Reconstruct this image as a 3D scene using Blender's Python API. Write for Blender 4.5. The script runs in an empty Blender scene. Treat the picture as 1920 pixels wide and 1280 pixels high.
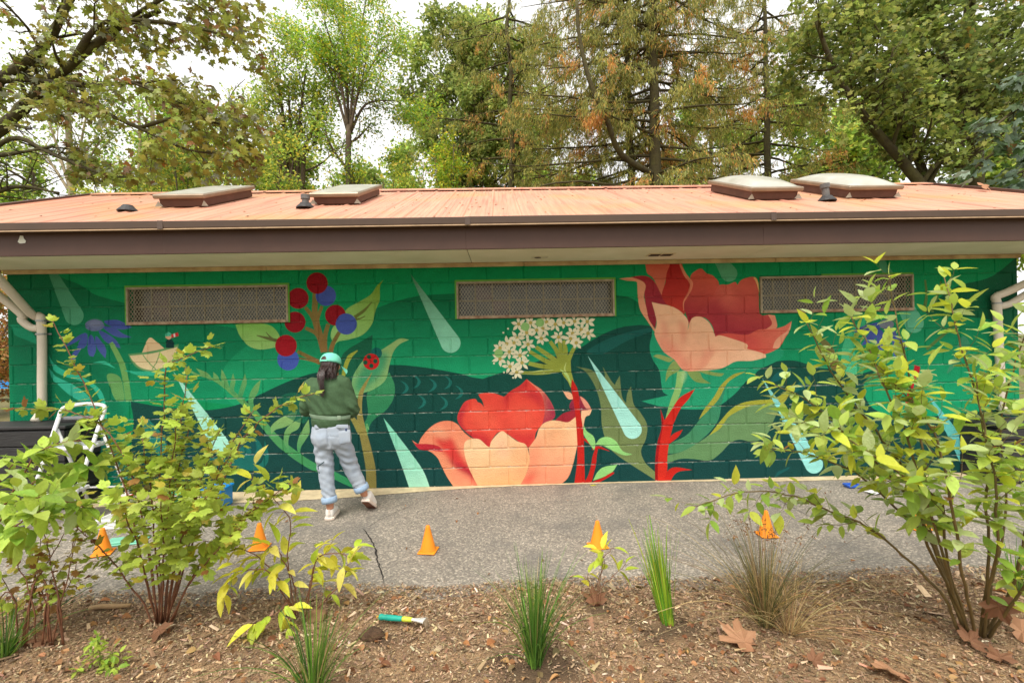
# Painted park building with a mural, shrubs in front, trees behind.
import bpy, bmesh, math, random
import numpy as np
from mathutils import Vector, Matrix, noise
from mathutils.bvhtree import BVHTree

S = bpy.context.scene
COL = S.collection
rnd = random.Random(7)
rng = np.random.default_rng(7)
R = math.radians

# ------------------------------------------------------------------ camera
F, CD, CH, YAW, ROL = 890.0, 5.198, 1.573, 0.0223, 0.0199   # focal in photo pixels, distance to wall, eye height
_fw = np.array([math.sin(YAW), math.cos(YAW), 0.0])
_rt = np.array([math.cos(YAW), -math.sin(YAW), 0.0])
_up = np.array([0, 0, 1.0])
CR = math.cos(ROL) * _rt - math.sin(ROL) * _up
CU = math.sin(ROL) * _rt + math.cos(ROL) * _up
CAM = np.array([0, -CD, CH])
cam = bpy.data.cameras.new('camera')
cam.sensor_width = 36.0
cam.sensor_fit = 'HORIZONTAL'
cam.lens = 36.0 * F / 1920.0
cam.clip_start = 0.05
cam.clip_end = 900
cam.dof.use_dof = True
cam.dof.focus_distance = 4.9
cam.dof.aperture_fstop = 3.2
camo = bpy.data.objects.new('camera', cam)
COL.objects.link(camo)
camo.matrix_world = Matrix(((CR[0], CU[0], -_fw[0], CAM[0]), (CR[1], CU[1], -_fw[1], CAM[1]), (CR[2], CU[2], -_fw[2], CAM[2]), (0, 0, 0, 1)))
S.camera = camo

# ------------------------------------------------------------------ sky, sun, exposure (bright overcast)
SUN_EL, SUN_AZ = R(58), R(200)      # azimuth measured from +Y clockwise: behind the camera, a little to the left
world = bpy.data.worlds.new('World')
S.world = world
world.use_nodes = True
wn = world.node_tree.nodes
wl = world.node_tree.links
bg = wn['Background']
sky = wn.new('ShaderNodeTexSky')
sky.sky_type = 'NISHITA'
sky.sun_disc = False
sky.sun_elevation = SUN_EL
sky.sun_rotation = SUN_AZ
sky.dust_density = 6.0
hs = wn.new('ShaderNodeHueSaturation')
hs.inputs['Saturation'].default_value = 0.25
wl.new(sky.outputs[0], hs.inputs['Color'])
mx = wn.new('ShaderNodeMix')
mx.data_type = 'RGBA'
mx.inputs[0].default_value = 0.72                       # cloud cover
wl.new(hs.outputs[0], mx.inputs[6])
mx.inputs[7].default_value = (9.0, 8.9, 8.6, 1)
wl.new(mx.outputs[2], bg.inputs['Color'])
bg.inputs['Strength'].default_value = 0.088
sl = bpy.data.lights.new('sun', 'SUN')
sl.energy = 1.5
sl.angle = R(28)
sl.color = (1.0, 0.95, 0.86)
so = bpy.data.objects.new('sun', sl)
COL.objects.link(so)
_sd = Vector((math.sin(SUN_AZ) * math.cos(SUN_EL), math.cos(SUN_AZ) * math.cos(SUN_EL), math.sin(SUN_EL)))
so.rotation_euler = (-_sd).to_track_quat('-Z', 'Y').to_euler()
so.location = _sd * 40
S.view_settings.view_transform = 'Standard'
S.view_settings.look = 'None'
S.view_settings.gamma = 1
S.view_settings.exposure = 1.08
S.view_settings.use_curve_mapping = False
S.cycles.use_denoising = True
S.cycles.max_bounces = 6
S.cycles.transparent_max_bounces = 8

# ------------------------------------------------------------------ measuring helpers (photo position -> place in the world)
def ray(u, v):
    return _fw + (u - 960) / F * CR + (640 - v) / F * CU
def at_y(u, v, y=0.0):
    d = ray(u, v)
    return CAM + d * ((y + CD) / d[1])
def at_z(u, v, z=0.0):
    d = ray(u, v)
    return CAM + d * ((z - CH) / d[2])
def on_plane(u, v, p0, n):
    d = ray(u, v)
    return CAM + d * (np.dot(np.array(p0) - CAM, n) / np.dot(d, n))

# ------------------------------------------------------------------ mesh helpers
def lin(c):
    c = np.asarray(c, float) / 255.0
    return np.where(c <= 0.04045, c / 12.92, ((c + 0.055) / 1.055) ** 2.4)

WL = {}     # world translation of every possible parent
def link(o, M=None, parent=None):
    M = M if M is not None else Matrix()
    COL.objects.link(o)
    if parent is not None:
        o.parent = parent
        M = Matrix.Translation(-WL[parent]) @ M
    o.matrix_basis = M
    return o
def tag(o, label=None, cat=None, group=None, kind=None):
    if label: o['label'] = label
    if cat: o['category'] = cat
    if group: o['group'] = group
    if kind: o['kind'] = kind
    return o
def thing(name, loc, label, cat, group=None):
    o = bpy.data.objects.new(name, None)
    o.empty_display_size = 0.1
    link(o, Matrix.Translation(Vector(loc)))
    WL[o] = Vector(loc)
    return tag(o, label, cat, group)
def part_empty(name, loc, parent):
    o = bpy.data.objects.new(name, None)
    o.empty_display_size = 0.05
    link(o, Matrix.Translation(Vector(loc)), parent)
    WL[o] = Vector(loc)
    return o

class MB:
    """collects vertices and faces, builds ONE mesh object"""
    def __init__(self):
        self.V, self.F, self.C, self.n, self.MI = [], [], [], 0, []
    def add(self, V, F, col=None, mi=0):
        V = np.asarray(V, float).reshape(-1, 3)
        if not isinstance(F, list): F = [F]
        for f in F:
            f = np.asarray(f, int)
            if f.ndim == 1: f = f[None]
            if len(f) == 0: continue
            self.F.append(f + self.n)
            c = np.ones((len(f), 3)) if col is None else np.broadcast_to(np.asarray(col, float), (len(f), 3))
            self.C.append(c)
            self.MI.append(np.full(len(f), mi))
        self.V.append(V)
        self.n += len(V)
        return self
    def mesh(self, name, mats, smooth=False, center=None):
        V = np.concatenate(self.V)
        c = np.zeros(3) if center is None else np.asarray(center, float)
        me = bpy.data.meshes.new(name)
        tot = np.concatenate([np.full(len(f), f.shape[1]) for f in self.F])
        idx = np.concatenate([f.ravel() for f in self.F])
        me.vertices.add(len(V)); me.loops.add(len(idx)); me.polygons.add(len(tot))
        me.vertices.foreach_set('co', (V - c).astype(np.float32).ravel())
        me.loops.foreach_set('vertex_index', idx.astype(np.int32))
        st = np.concatenate([[0], np.cumsum(tot)[:-1]])
        me.polygons.foreach_set('loop_start', st.astype(np.int32))
        me.polygons.foreach_set('loop_total', tot.astype(np.int32))
        me.polygons.foreach_set('material_index', np.concatenate(self.MI).astype(np.int32))
        me.polygons.foreach_set('use_smooth', np.full(len(tot), bool(smooth)))
        C = np.concatenate(self.C)
        if not np.allclose(C, 1):
            a = me.attributes.new('Col', 'FLOAT_COLOR', 'FACE')
            a.data.foreach_set('color', np.c_[C, np.ones(len(C))].astype(np.float32).ravel())
        for m in (mats if isinstance(mats, (list, tuple)) else [mats]):
            me.materials.append(m)
        me.update(calc_edges=True)
        me.validate()
        return me
    def build(self, name, mats, parent=None, smooth=False, kind=None):
        V = np.concatenate(self.V)
        c = (V.min(0) + V.max(0)) / 2
        if parent is None: c[2] = V[:, 2].min()
        me = self.mesh(name, mats, smooth, c)
        o = bpy.data.objects.new(name, me)
        link(o, Matrix.Translation(Vector(c)), parent)
        WL[o] = Vector(c)
        if kind: o['kind'] = kind
        return o
    # --- shapes
    def box(self, c, s, rot=None, bev=0.0, col=None, mi=0):
        h = np.array(s, float) / 2
        b = min(bev, h.min() * 0.49)
        if b <= 0:
            V = np.array([[x, y, z] for x in (-1, 1) for y in (-1, 1) for z in (-1, 1)]) * h
            Fq = np.array([[0, 1, 3, 2], [4, 6, 7, 5], [0, 4, 5, 1], [2, 3, 7, 6], [0, 2, 6, 4], [1, 5, 7, 3]])
            fs = [Fq]
        else:
            V, ix = [], {}
            for sx in (-1, 1):
                for sy in (-1, 1):
                    for sz in (-1, 1):
                        sg = np.array((sx, sy, sz))
                        for a in range(3):
                            p = sg * (h - b); p[a] = sg[a] * h[a]
                            ix[(sx, sy, sz, a)] = len(V); V.append(p)
            V = np.array(V)
            q, t = [], []
            for a in range(3):
                o1, o2 = (a + 1) % 3, (a + 2) % 3
                for s0 in (-1, 1):
                    r_ = []
                    for s1, s2 in ((-1, -1), (1, -1), (1, 1), (-1, 1)):
                        k = [0, 0, 0]; k[a] = s0; k[o1] = s1; k[o2] = s2
                        r_.append(ix[(*k, a)])
                    q.append(r_ if s0 > 0 else r_[::-1])
                for s1 in (-1, 1):
                    for s2 in (-1, 1):
                        ka = [0, 0, 0]; kb = [0, 0, 0]
                        ka[a] = -1; kb[a] = 1
                        for k in (ka, kb): k[o1] = s1; k[o2] = s2
                        r_ = [ix[(*ka, o1)], ix[(*kb, o1)], ix[(*kb, o2)], ix[(*ka, o2)]]
                        q.append(r_ if s1 * s2 > 0 else r_[::-1])
            for sx in (-1, 1):
                for sy in (-1, 1):
                    for sz in (-1, 1):
                        r_ = [ix[(sx, sy, sz, a)] for a in range(3)]
                        t.append(r_ if sx * sy * sz > 0 else r_[::-1])
            fs = [np.array(q), np.array(t)]
        if rot is not None: V = V @ np.array(rot).T
        return self.add(V + np.array(c), fs, col, mi)
    def tube(self, pts, rad, n=8, cap=True, col=None, mi=0, flat=1.0):
        P = np.asarray(pts, float)
        k = len(P)
        rad = np.broadcast_to(np.asarray(rad, float), (k,))
        T = np.gradient(P, axis=0)
        T /= np.linalg.norm(T, axis=1)[:, None] + 1e-12
        a = np.array([0, 0, 1.0]) if abs(T[0, 2]) < 0.9 else np.array([1.0, 0, 0])
        N = np.cross(T[0], a); N /= np.linalg.norm(N)
        th = np.arange(n) / n * 2 * np.pi
        V = np.zeros((k, n, 3))
        for i in range(k):
            N = N - T[i] * np.dot(N, T[i]); N /= np.linalg.norm(N) + 1e-12
            B = np.cross(T[i], N)
            V[i] = P[i] + rad[i] * (np.cos(th)[:, None] * N + flat * np.sin(th)[:, None] * B)
        i, j = np.meshgrid(np.arange(k - 1), np.arange(n), indexing='ij')
        j2 = (j + 1) % n
        Fq = np.stack([i * n + j, i * n + j2, (i + 1) * n + j2, (i + 1) * n + j], -1).reshape(-1, 4)
        fs = [Fq]
        if cap:
            fs += [np.arange(n)[::-1][None], (np.arange(n) + (k - 1) * n)[None]]
        return self.add(V.reshape(-1, 3), fs, col, mi)
    def tubes(self, paths, r0, r1, n=4, col=None, mi=0):
        """many thin tubes at once (all with the same number of points)"""
        P = np.asarray(paths, float)
        m, k = P.shape[:2]
        T = np.gradient(P, axis=1)
        T /= np.linalg.norm(T, axis=2, keepdims=True) + 1e-9
        a = np.where(np.abs(T[:, :1, 2:3]) < .9, np.array([0, 0, 1.0]), np.array([1.0, 0, 0]))
        N = np.cross(T, np.broadcast_to(a, T.shape)); N /= np.linalg.norm(N, axis=2, keepdims=True) + 1e-9
        B = np.cross(T, N)
        rad = (np.asarray(r0)[:, None] + (np.asarray(r1) - np.asarray(r0))[:, None] * np.linspace(0, 1, k))[..., None, None]
        th = np.arange(n) / n * 2 * np.pi
        V = P[:, :, None] + rad * (np.cos(th)[:, None] * N[:, :, None] + np.sin(th)[:, None] * B[:, :, None])
        i, j = np.meshgrid(np.arange(k - 1), np.arange(n), indexing='ij')
        Fq = np.stack([i * n + j, i * n + (j + 1) % n, (i + 1) * n + (j + 1) % n, (i + 1) * n + j], -1).reshape(-1, 4)
        FF = (Fq[None] + (np.arange(m) * k * n)[:, None, None]).reshape(-1, 4)
        return self.add(V.reshape(-1, 3), FF, col, mi)
    def limbs(self, L, n=4):
        by = {}
        for P, a, b in L: by.setdefault(len(P), []).append((P, a, b))
        for k, q in by.items(): self.tubes(np.array([x[0] for x in q]), np.array([x[1] for x in q]), np.array([x[2] for x in q]), n)
        return self
    def loft(self, rings, cap=True, closed=True, col=None, mi=0):
        Rg = np.asarray(rings, float)
        k, n = Rg.shape[:2]
        i, j = np.meshgrid(np.arange(k - 1), np.arange(n if closed else n - 1), indexing='ij')
        j2 = (j + 1) % n
        fs = [np.stack([i * n + j, i * n + j2, (i + 1) * n + j2, (i + 1) * n + j], -1).reshape(-1, 4)]
        if cap: fs += [np.arange(n)[::-1][None], (np.arange(n) + (k - 1) * n)[None]]
        return self.add(Rg.reshape(-1, 3), fs, col, mi)
    def lathe(self, prof, c, n=24, axis=None, cap=True, col=None, mi=0):
        th = np.arange(n) / n * 2 * np.pi
        rg = np.array([[[r * math.cos(t), r * math.sin(t), z] for t in th] for r, z in prof])
        if axis is not None:
            q = np.array(Vector((0, 0, 1)).rotation_difference(Vector(axis)).to_matrix())
            rg = rg @ q.T
        return self.loft(rg + np.array(c), cap, True, col, mi)
    def ellipsoid(self, c, r, n=16, m=10, rot=None):
        rg = []
        for i in range(m + 1):
            a = -math.pi / 2 + math.pi * i / m
            ca = max(math.cos(a), 0.02)
            rg.append([[r[0] * ca * math.cos(t), r[1] * ca * math.sin(t), r[2] * math.sin(a)] for t in np.arange(n) / n * 2 * math.pi])
        rg = np.array(rg)
        if rot is not None: rg = rg @ np.array(rot).T
        return self.loft(rg + np.array(c))
    def sheet(self, G, col=None, mi=0):
        G = np.asarray(G, float)
        k, n = G.shape[:2]
        i, j = np.meshgrid(np.arange(k - 1), np.arange(n - 1), indexing='ij')
        Fq = np.stack([i * n + j, i * n + j + 1, (i + 1) * n + j + 1, (i + 1) * n + j], -1).reshape(-1, 4)
        return self.add(G.reshape(-1, 3), Fq, col, mi)

def catmull(P, n=8, closed=False):
    P = np.asarray(P, float)
    if len(P) < 3: 
        t = np.linspace(0, 1, n + 1)[:, None]
        return P[0] * (1 - t) + P[-1] * t
    Q = np.vstack([P[-1], P, P[0], P[1]]) if closed else np.vstack([2 * P[0] - P[1], P, 2 * P[-1] - P[-2]])
    out = []
    t = (np.arange(n) / n)[:, None]
    for i in range(len(Q) - 3):
        p0, p1, p2, p3 = Q[i:i + 4]
        out.append(0.5 * (2 * p1 + (p2 - p0) * t + (2 * p0 - 5 * p1 + 4 * p2 - p3) * t ** 2 + (3 * p1 - p0 - 3 * p2 + p3) * t ** 3))
    if not closed: out.append(P[-1:])
    return np.vstack(out)

# ------------------------------------------------------------------ materials
MATS = {}
def mat(name, rgb, rough=0.7, var=0.12, scale=6.0, bump=0.0, bscale=60.0, metal=0.0, spec=0.4, trans=0.0, attr=False, rand=0.0, rgb2=None, detail=4.0, stretch=None, coord='Object', dist=0.02, spots=0.0):
    m = bpy.data.materials.new(name)
    m.use_nodes = True
    nt = m.node_tree
    N, L = nt.nodes, nt.links
    b = N['Principled BSDF']
    b.inputs['Roughness'].default_value = rough
    b.inputs['Metallic'].default_value = metal
    b.inputs['Specular IOR Level'].default_value = spec
    tc = N.new('ShaderNodeTexCoord')
    src = N.new('ShaderNodeNewGeometry').outputs['Position'] if coord == 'Position' else tc.outputs[coord]
    if stretch:
        mp = N.new('ShaderNodeMapping')
        mp.inputs['Scale'].default_value = stretch
        L.new(src, mp.inputs[0]); src = mp.outputs[0]
    c = lin(rgb)
    ns = N.new('ShaderNodeTexNoise')
    ns.inputs['Scale'].default_value = scale
    ns.inputs['Detail'].default_value = detail
    ns.inputs['Roughness'].default_value = 0.6
    L.new(src, ns.inputs['Vector'])
    mr = N.new('ShaderNodeMapRange')
    mr.inputs['From Min'].default_value = 0.3; mr.inputs['From Max'].default_value = 0.7
    L.new(ns.outputs[0], mr.inputs[0])
    mixn = N.new('ShaderNodeMix'); mixn.data_type = 'RGBA'
    L.new(mr.outputs[0], mixn.inputs[0])
    c2 = lin(rgb2) if rgb2 is not None else c * (1 + var)
    c1 = c if rgb2 is not None else c * (1 - var)
    mixn.inputs[6].default_value = (*np.clip(c1, 0, 1), 1)
    mixn.inputs[7].default_value = (*np.clip(c2, 0, 1), 1)
    col = mixn.outputs[2]
    if attr:
        at = N.new('ShaderNodeAttribute'); at.attribute_name = 'Col'
        mm = N.new('ShaderNodeMix'); mm.data_type = 'RGBA'; mm.blend_type = 'MULTIPLY'; mm.inputs[0].default_value = 1
        L.new(col, mm.inputs[6]); L.new(at.outputs['Color'], mm.inputs[7])
        col = mm.outputs[2]
    if spots:       # brown blotches, different on every leaf
        sn = N.new('ShaderNodeTexNoise'); sn.inputs['Scale'].default_value = 34; sn.inputs['Detail'].default_value = 3
        L.new(N.new('ShaderNodeNewGeometry').outputs['Position'], sn.inputs['Vector'])
        sr = N.new('ShaderNodeMapRange'); sr.inputs['From Min'].default_value = .62; sr.inputs['From Max'].default_value = .70; sr.inputs['To Max'].default_value = spots
        L.new(sn.outputs[0], sr.inputs[0])
        sm = N.new('ShaderNodeMix'); sm.data_type = 'RGBA'; sm.inputs[7].default_value = (.20, .11, .045, 1)
        L.new(sr.outputs[0], sm.inputs[0]); L.new(col, sm.inputs[6]); col = sm.outputs[2]
    if rand:
        oi = N.new('ShaderNodeObjectInfo')
        hsv = N.new('ShaderNodeHueSaturation')
        m1 = N.new('ShaderNodeMapRange'); m1.inputs['To Min'].default_value = 1 - rand; m1.inputs['To Max'].default_value = 1 + rand
        m2 = N.new('ShaderNodeMapRange'); m2.inputs['To Min'].default_value = 0.5 - rand * 0.06; m2.inputs['To Max'].default_value = 0.5 + rand * 0.04
        L.new(oi.outputs['Random'], m1.inputs[0]); L.new(oi.outputs['Random'], m2.inputs[0])
        L.new(m1.outputs[0], hsv.inputs['Value']); L.new(m2.outputs[0], hsv.inputs['Hue'])
        L.new(col, hsv.inputs['Color']); col = hsv.outputs[0]
    L.new(col, b.inputs['Base Color'])
    if bump:
        bn = N.new('ShaderNodeTexNoise'); bn.inputs['Scale'].default_value = bscale; bn.inputs['Detail'].default_value = 3
        L.new(src, bn.inputs['Vector'])
        bp = N.new('ShaderNodeBump'); bp.inputs['Strength'].default_value = bump; bp.inputs['Distance'].default_value = dist
        L.new(bn.outputs[0], bp.inputs['Height']); L.new(bp.outputs[0], b.inputs['Normal'])
    if trans:
        tr = N.new('ShaderNodeBsdfTranslucent')
        L.new(col, tr.inputs['Color'])
        ms = N.new('ShaderNodeMixShader'); ms.inputs[0].default_value = trans
        L.new(b.outputs[0], ms.inputs[1]); L.new(tr.outputs[0], ms.inputs[2])
        L.new(ms.outputs[0], N['Material Output'].inputs['Surface'])
    MATS[name] = m
    return m

# ================================================================== setting: ground, path, bed
M_GROUND = mat('lawn_earth', (96, 104, 58), 0.95, scale=3, rgb2=(120, 104, 70), bump=0.4, bscale=40)
o = MB().sheet([[(-300, -300, -0.05), (300, -300, -0.05)], [(-300, 300, -0.05), (300, 300, -0.05)]]).build('ground', M_GROUND)
tag(o, 'grass and earth ground running back under the trees', kind='structure')

def asphalt():
    m = mat('asphalt', (142, 135, 125), 0.85, scale=1.3, var=0.12, coord='Position', bump=0.5, bscale=260, dist=0.008)
    N, L = m.node_tree.nodes, m.node_tree.links
    b = N['Principled BSDF']
    src = b.inputs['Base Color'].links[0].from_socket
    pos = N.new('ShaderNodeNewGeometry').outputs['Position']
    vo = N.new('ShaderNodeTexVoronoi'); vo.inputs['Scale'].default_value = 88
    L.new(pos, vo.inputs['Vector'])
    sep = N.new('ShaderNodeSeparateColor'); L.new(vo.outputs['Color'], sep.inputs[0])
    rp = N.new('ShaderNodeValToRGB')
    rp.color_ramp.elements[0].color = (0.42, 0.41, 0.39, 1)
    rp.color_ramp.elements[1].color = (2.3, 2.22, 2.08, 1)
    e = rp.color_ramp.elements.new(0.55); e.color = (0.9, 0.88, 0.85, 1)
    e = rp.color_ramp.elements.new(0.85); e.color = (1.35, 1.3, 1.22, 1)
    L.new(sep.outputs[0], rp.inputs[0])
    mm = N.new('ShaderNodeMix'); mm.data_type = 'RGBA'; mm.blend_type = 'MULTIPLY'; mm.inputs[0].default_value = 0.7
    L.new(src, mm.inputs[6]); L.new(rp.outputs[0], mm.inputs[7])
    # dark tar blotches and pale worn flecks
    n2 = N.new('ShaderNodeTexNoise'); n2.inputs['Scale'].default_value = 2.2; n2.inputs['Detail'].default_value = 8
    L.new(pos, n2.inputs['Vector'])
    r2 = N.new('ShaderNodeMapRange'); r2.inputs['From Min'].default_value = 0.5; r2.inputs['From Max'].default_value = 0.85
    L.new(n2.outputs[0], r2.inputs[0])
    m2 = N.new('ShaderNodeMix'); m2.data_type = 'RGBA'; m2.inputs[7].default_value = (0.13, 0.123, 0.112, 1)
    L.new(r2.outputs[0], m2.inputs[0]); L.new(mm.outputs[2], m2.inputs[6])
    n3 = N.new('ShaderNodeTexVoronoi'); n3.inputs['Scale'].default_value = 26; n3.inputs['Randomness'].default_value = 1
    L.new(pos, n3.inputs['Vector'])
    r3 = N.new('ShaderNodeMapRange'); r3.inputs['From Min'].default_value = 0.085; r3.inputs['From Max'].default_value = 0.06
    L.new(n3.outputs['Distance'], r3.inputs[0])
    m3 = N.new('ShaderNodeMix'); m3.data_type = 'RGBA'; m3.inputs[7].default_value = (0.55, 0.53, 0.48, 1)
    L.new(r3.outputs[0], m3.inputs[0]); L.new(m2.outputs[2], m3.inputs[6])
    L.new(m3.outputs[2], b.inputs['Base Color'])
    return m
M_ASPH = asphalt()
YE = -2.13      # where path meets the bed
xs = np.linspace(-16, 16, 161)
path = MB().sheet([[(x, -2.6, -0.004) for x in xs], [(x, 0.02, 0.0) for x in xs]]).build('path', M_ASPH)
tag(path, 'grey worn asphalt path running along the painted wall', kind='structure')
# concrete footing strip with a ragged asphalt edge
def ledge(x):
    w = np.interp(x, [-6, -2.6, -1.7, -1.0, -0.4, 0.1, 1.2, 2.4, 3.0, 6], [0.38, 0.36, 0.30, 0.17, 0.08, 0.045, 0.035, 0.06, 0.13, 0.15])
    return -w + 0.012 * noise.noise(Vector((x * 7, 0, 0))) + 0.006 * noise.noise(Vector((x * 30, 3, 0)))
xs = np.linspace(-5.4, 5.7, 400)
o = MB().sheet([[(x, ledge(x), 0.005) for x in xs], [(x, 0.02, 0.007) for x in xs]]).build('footing_ledge', mat('pale_concrete', (205, 186, 150), 0.9, scale=9, var=0.2, coord='Position', bump=0.4, bscale=80), path)
# crack
def crack(px, w, nm='crack'):
    P = np.array([at_z(u, v, 0.004) for u, v in px])
    P = catmull(P, 10)
    L_, R_ = [], []
    for i, p in enumerate(P):
        j = 0.012 * noise.noise(Vector((i * 0.55, px[0][0], 0))) + 0.008 * noise.noise(Vector((i * 1.7, px[0][0], 4)))
        ww = w * (0.6 + 0.8 * abs(noise.noise(Vector((i * 0.9, 9, px[0][1])))))* min(1, (len(P) - i) / 8, (i + 1) / 4)
        L_.append((p[0] + j - ww, p[1] + 0.5 * j, 0.003)); R_.append((p[0] + j + ww, p[1] + 0.5 * j, 0.003))
    return MB().sheet([L_, R_]).build(nm, M_TAR, path)
M_TAR = mat('crack_gap', (38, 35, 32), 0.95)
crack([(680, 988), (700, 1018), (708, 1050), (714, 1068), (720, 1092)], 0.007)
crack([(684, 990), (730, 965), (800, 935), (850, 918)], 0.0022)
crack([(718, 1088), (740, 1086)], 0.003)
crack([(1440, 925), (1500, 958), (1560, 985), (1615, 1012)], 0.003)
crack([(700, 1095), (660, 1100), (600, 1096)], 0.002)

# mulch bed
def bed_z(x, y):
    e = np.clip((YE + 0.10 * noise.noise(Vector((x * 1.3, 0, 0))) + 0.05 * noise.noise(Vector((x * 5, 2, 0))) - y) / 0.35, -0.2, 1)
    e = max(e, -0.2)
    z = -0.012 + 0.045 * e + 0.025 * noise.noise(Vector((x * 2.1, y * 2.1, 1))) * max(e, 0) + 0.012 * noise.noise(Vector((x * 9, y * 9, 5))) * max(e, 0)
    return z
M_SOIL = mat('bed_soil', (118, 92, 68), 0.97, attr=True, scale=5, rgb2=(162, 132, 98), bump=0.9, bscale=90, coord='Position', detail=8)
gx, gy = np.linspace(-6.5, 6.5, 420), np.concatenate([np.linspace(-7.5, -3.6, 40), np.linspace(-3.57, -1.9, 90)])
G = [[(x, y, bed_z(x, y)) for x in gx] for y in gy]
DUG = [(*at_z(u, v, .02)[:2], rad) for u, v, rad in ((1008, 1266, .26), (1258, 1180, .20), (705, 1198, .10), (1125, 1148, .10))]
def dugness(x, y):
    k = np.zeros_like(x)
    for cx, cy, rad in DUG:
        dd = np.hypot(x - cx, (y - cy) * 1.3) / rad + .25 * np.sin(x * 23 + y * 9) + .2 * np.sin(y * 31 - x * 13)
        k = np.maximum(k, np.clip(1.5 - dd * 1.1, 0, 1))
    return k
Ga = np.array(G); Gc = (Ga[:-1, :-1] + Ga[1:, 1:]) / 2
bed = MB().sheet(G, (1 - .62 * dugness(Gc[..., 0], Gc[..., 1])).reshape(-1, 1)).build('mulch_bed', M_SOIL, smooth=True)
tag(bed, 'brown planting bed along the near edge of the path', kind='structure')

# ================================================================== building
C = 0.2032
BW = 0.4064
XL, XR = at_y(16, 720)[0], at_y(1912, 700)[0]
ZW = 12 * C
YB = 3.9                     # back wall
YEAVE, YRIDGE = -0.80, 2.0
ZF0 = at_y(900, 468, YEAVE)[2]                 # underside of fascia
ZE = at_y(900, 410, YEAVE)[2]                  # roof edge
ZR = at_y(960, 356, YRIDGE)[2]                 # ridge
RXL, RXR = at_y(183, 366, YRIDGE)[0], at_y(1735, 343, YRIDGE)[0]
ZS = ZF0 + 0.012                               # soffit
WIN = [(238, 541, 577), (856, 1152, 564), (1425, 1712, 556)]
WINX = [(at_y(a, v)[0], at_y(b, v)[0]) for a, b, v in WIN]
WZ0, WZ1 = 9 * C, 11 * C

bld = thing('park_building', (0, 2, 0), 'low painted block building with salmon metal roof and flower mural', 'building')

# ------------------------------------------------------------------ the mural, painted into one picture in memory
MS = 300                                       # samples per metre
MW, MH = int((XR - XL) * MS), int(ZW * MS)
IMG = np.zeros((MH, MW, 3))
_fx = lambda u, v: ((at_y(u, v)[0] - XL) * MS, at_y(u, v)[2] * MS)
def curve(P, closed=True, n=6):
    """smooth outline through photo points; a point with a third value is a sharp corner"""
    pts = [tuple(p[:2]) for p in P]
    cor = [i for i, p in enumerate(P) if len(p) > 2]
    if not closed: return catmull(pts, n)
    if not cor: return catmull(pts, n, True)
    out = []
    for a, b in zip(cor, cor[1:] + [cor[0] + len(pts)]):
        seg = [pts[i % len(pts)] for i in range(a, b + 1)]
        out.append(catmull(seg, n)[:-1] if len(seg) > 2 else np.array(seg[:1], float))
    return np.vstack(out)
def raster(poly):
    """coverage of a polygon given in photo points -> (mask, slices)"""
    W = np.array([_fx(u, v) for u, v in poly])
    x0, y0 = np.floor(W.min(0)).astype(int) - 1
    x1, y1 = np.ceil(W.max(0)).astype(int) + 2
    x0, y0, x1, y1 = max(x0, 0), max(y0, 0), min(x1, MW), min(y1, MH)
    if x1 <= x0 or y1 <= y0: return None
    acc = np.zeros((y1 - y0, x1 - x0))
    A, B = W, np.roll(W, -1, 0)
    SSY = 3
    xe = np.arange(x0, x1)
    for r in range(y0, y1):
        for k in range(SSY):
            yy = r + (k + 0.5) / SSY
            m = (A[:, 1] <= yy) != (B[:, 1] <= yy)
            if not m.any(): continue
            a, b = A[m], B[m]
            xc = np.sort(a[:, 0] + (yy - a[:, 1]) / (b[:, 1] - a[:, 1]) * (b[:, 0] - a[:, 0]))
            for xa, xb in zip(xc[::2], xc[1::2]):
                acc[r - y0] += np.clip(np.minimum(xb, xe + 1) - np.maximum(xa, xe), 0, 1)
    return np.clip(acc / SSY, 0, 1), (slice(y0, y1), slice(x0, x1))
def blur(m, r):
    r = int(r)
    if r < 1: return m
    for ax in (0, 1):
        for _ in range(2):
            c = np.cumsum(np.concatenate([np.zeros_like(np.take(m, [0], ax)), m], ax), ax)
            n = m.shape[ax]
            i1 = np.clip(np.arange(n) + r + 1, 0, n); i0 = np.clip(np.arange(n) - r, 0, n)
            m = (np.take(c, i1, ax) - np.take(c, i0, ax)) / (2 * r + 1)
    return m
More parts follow.
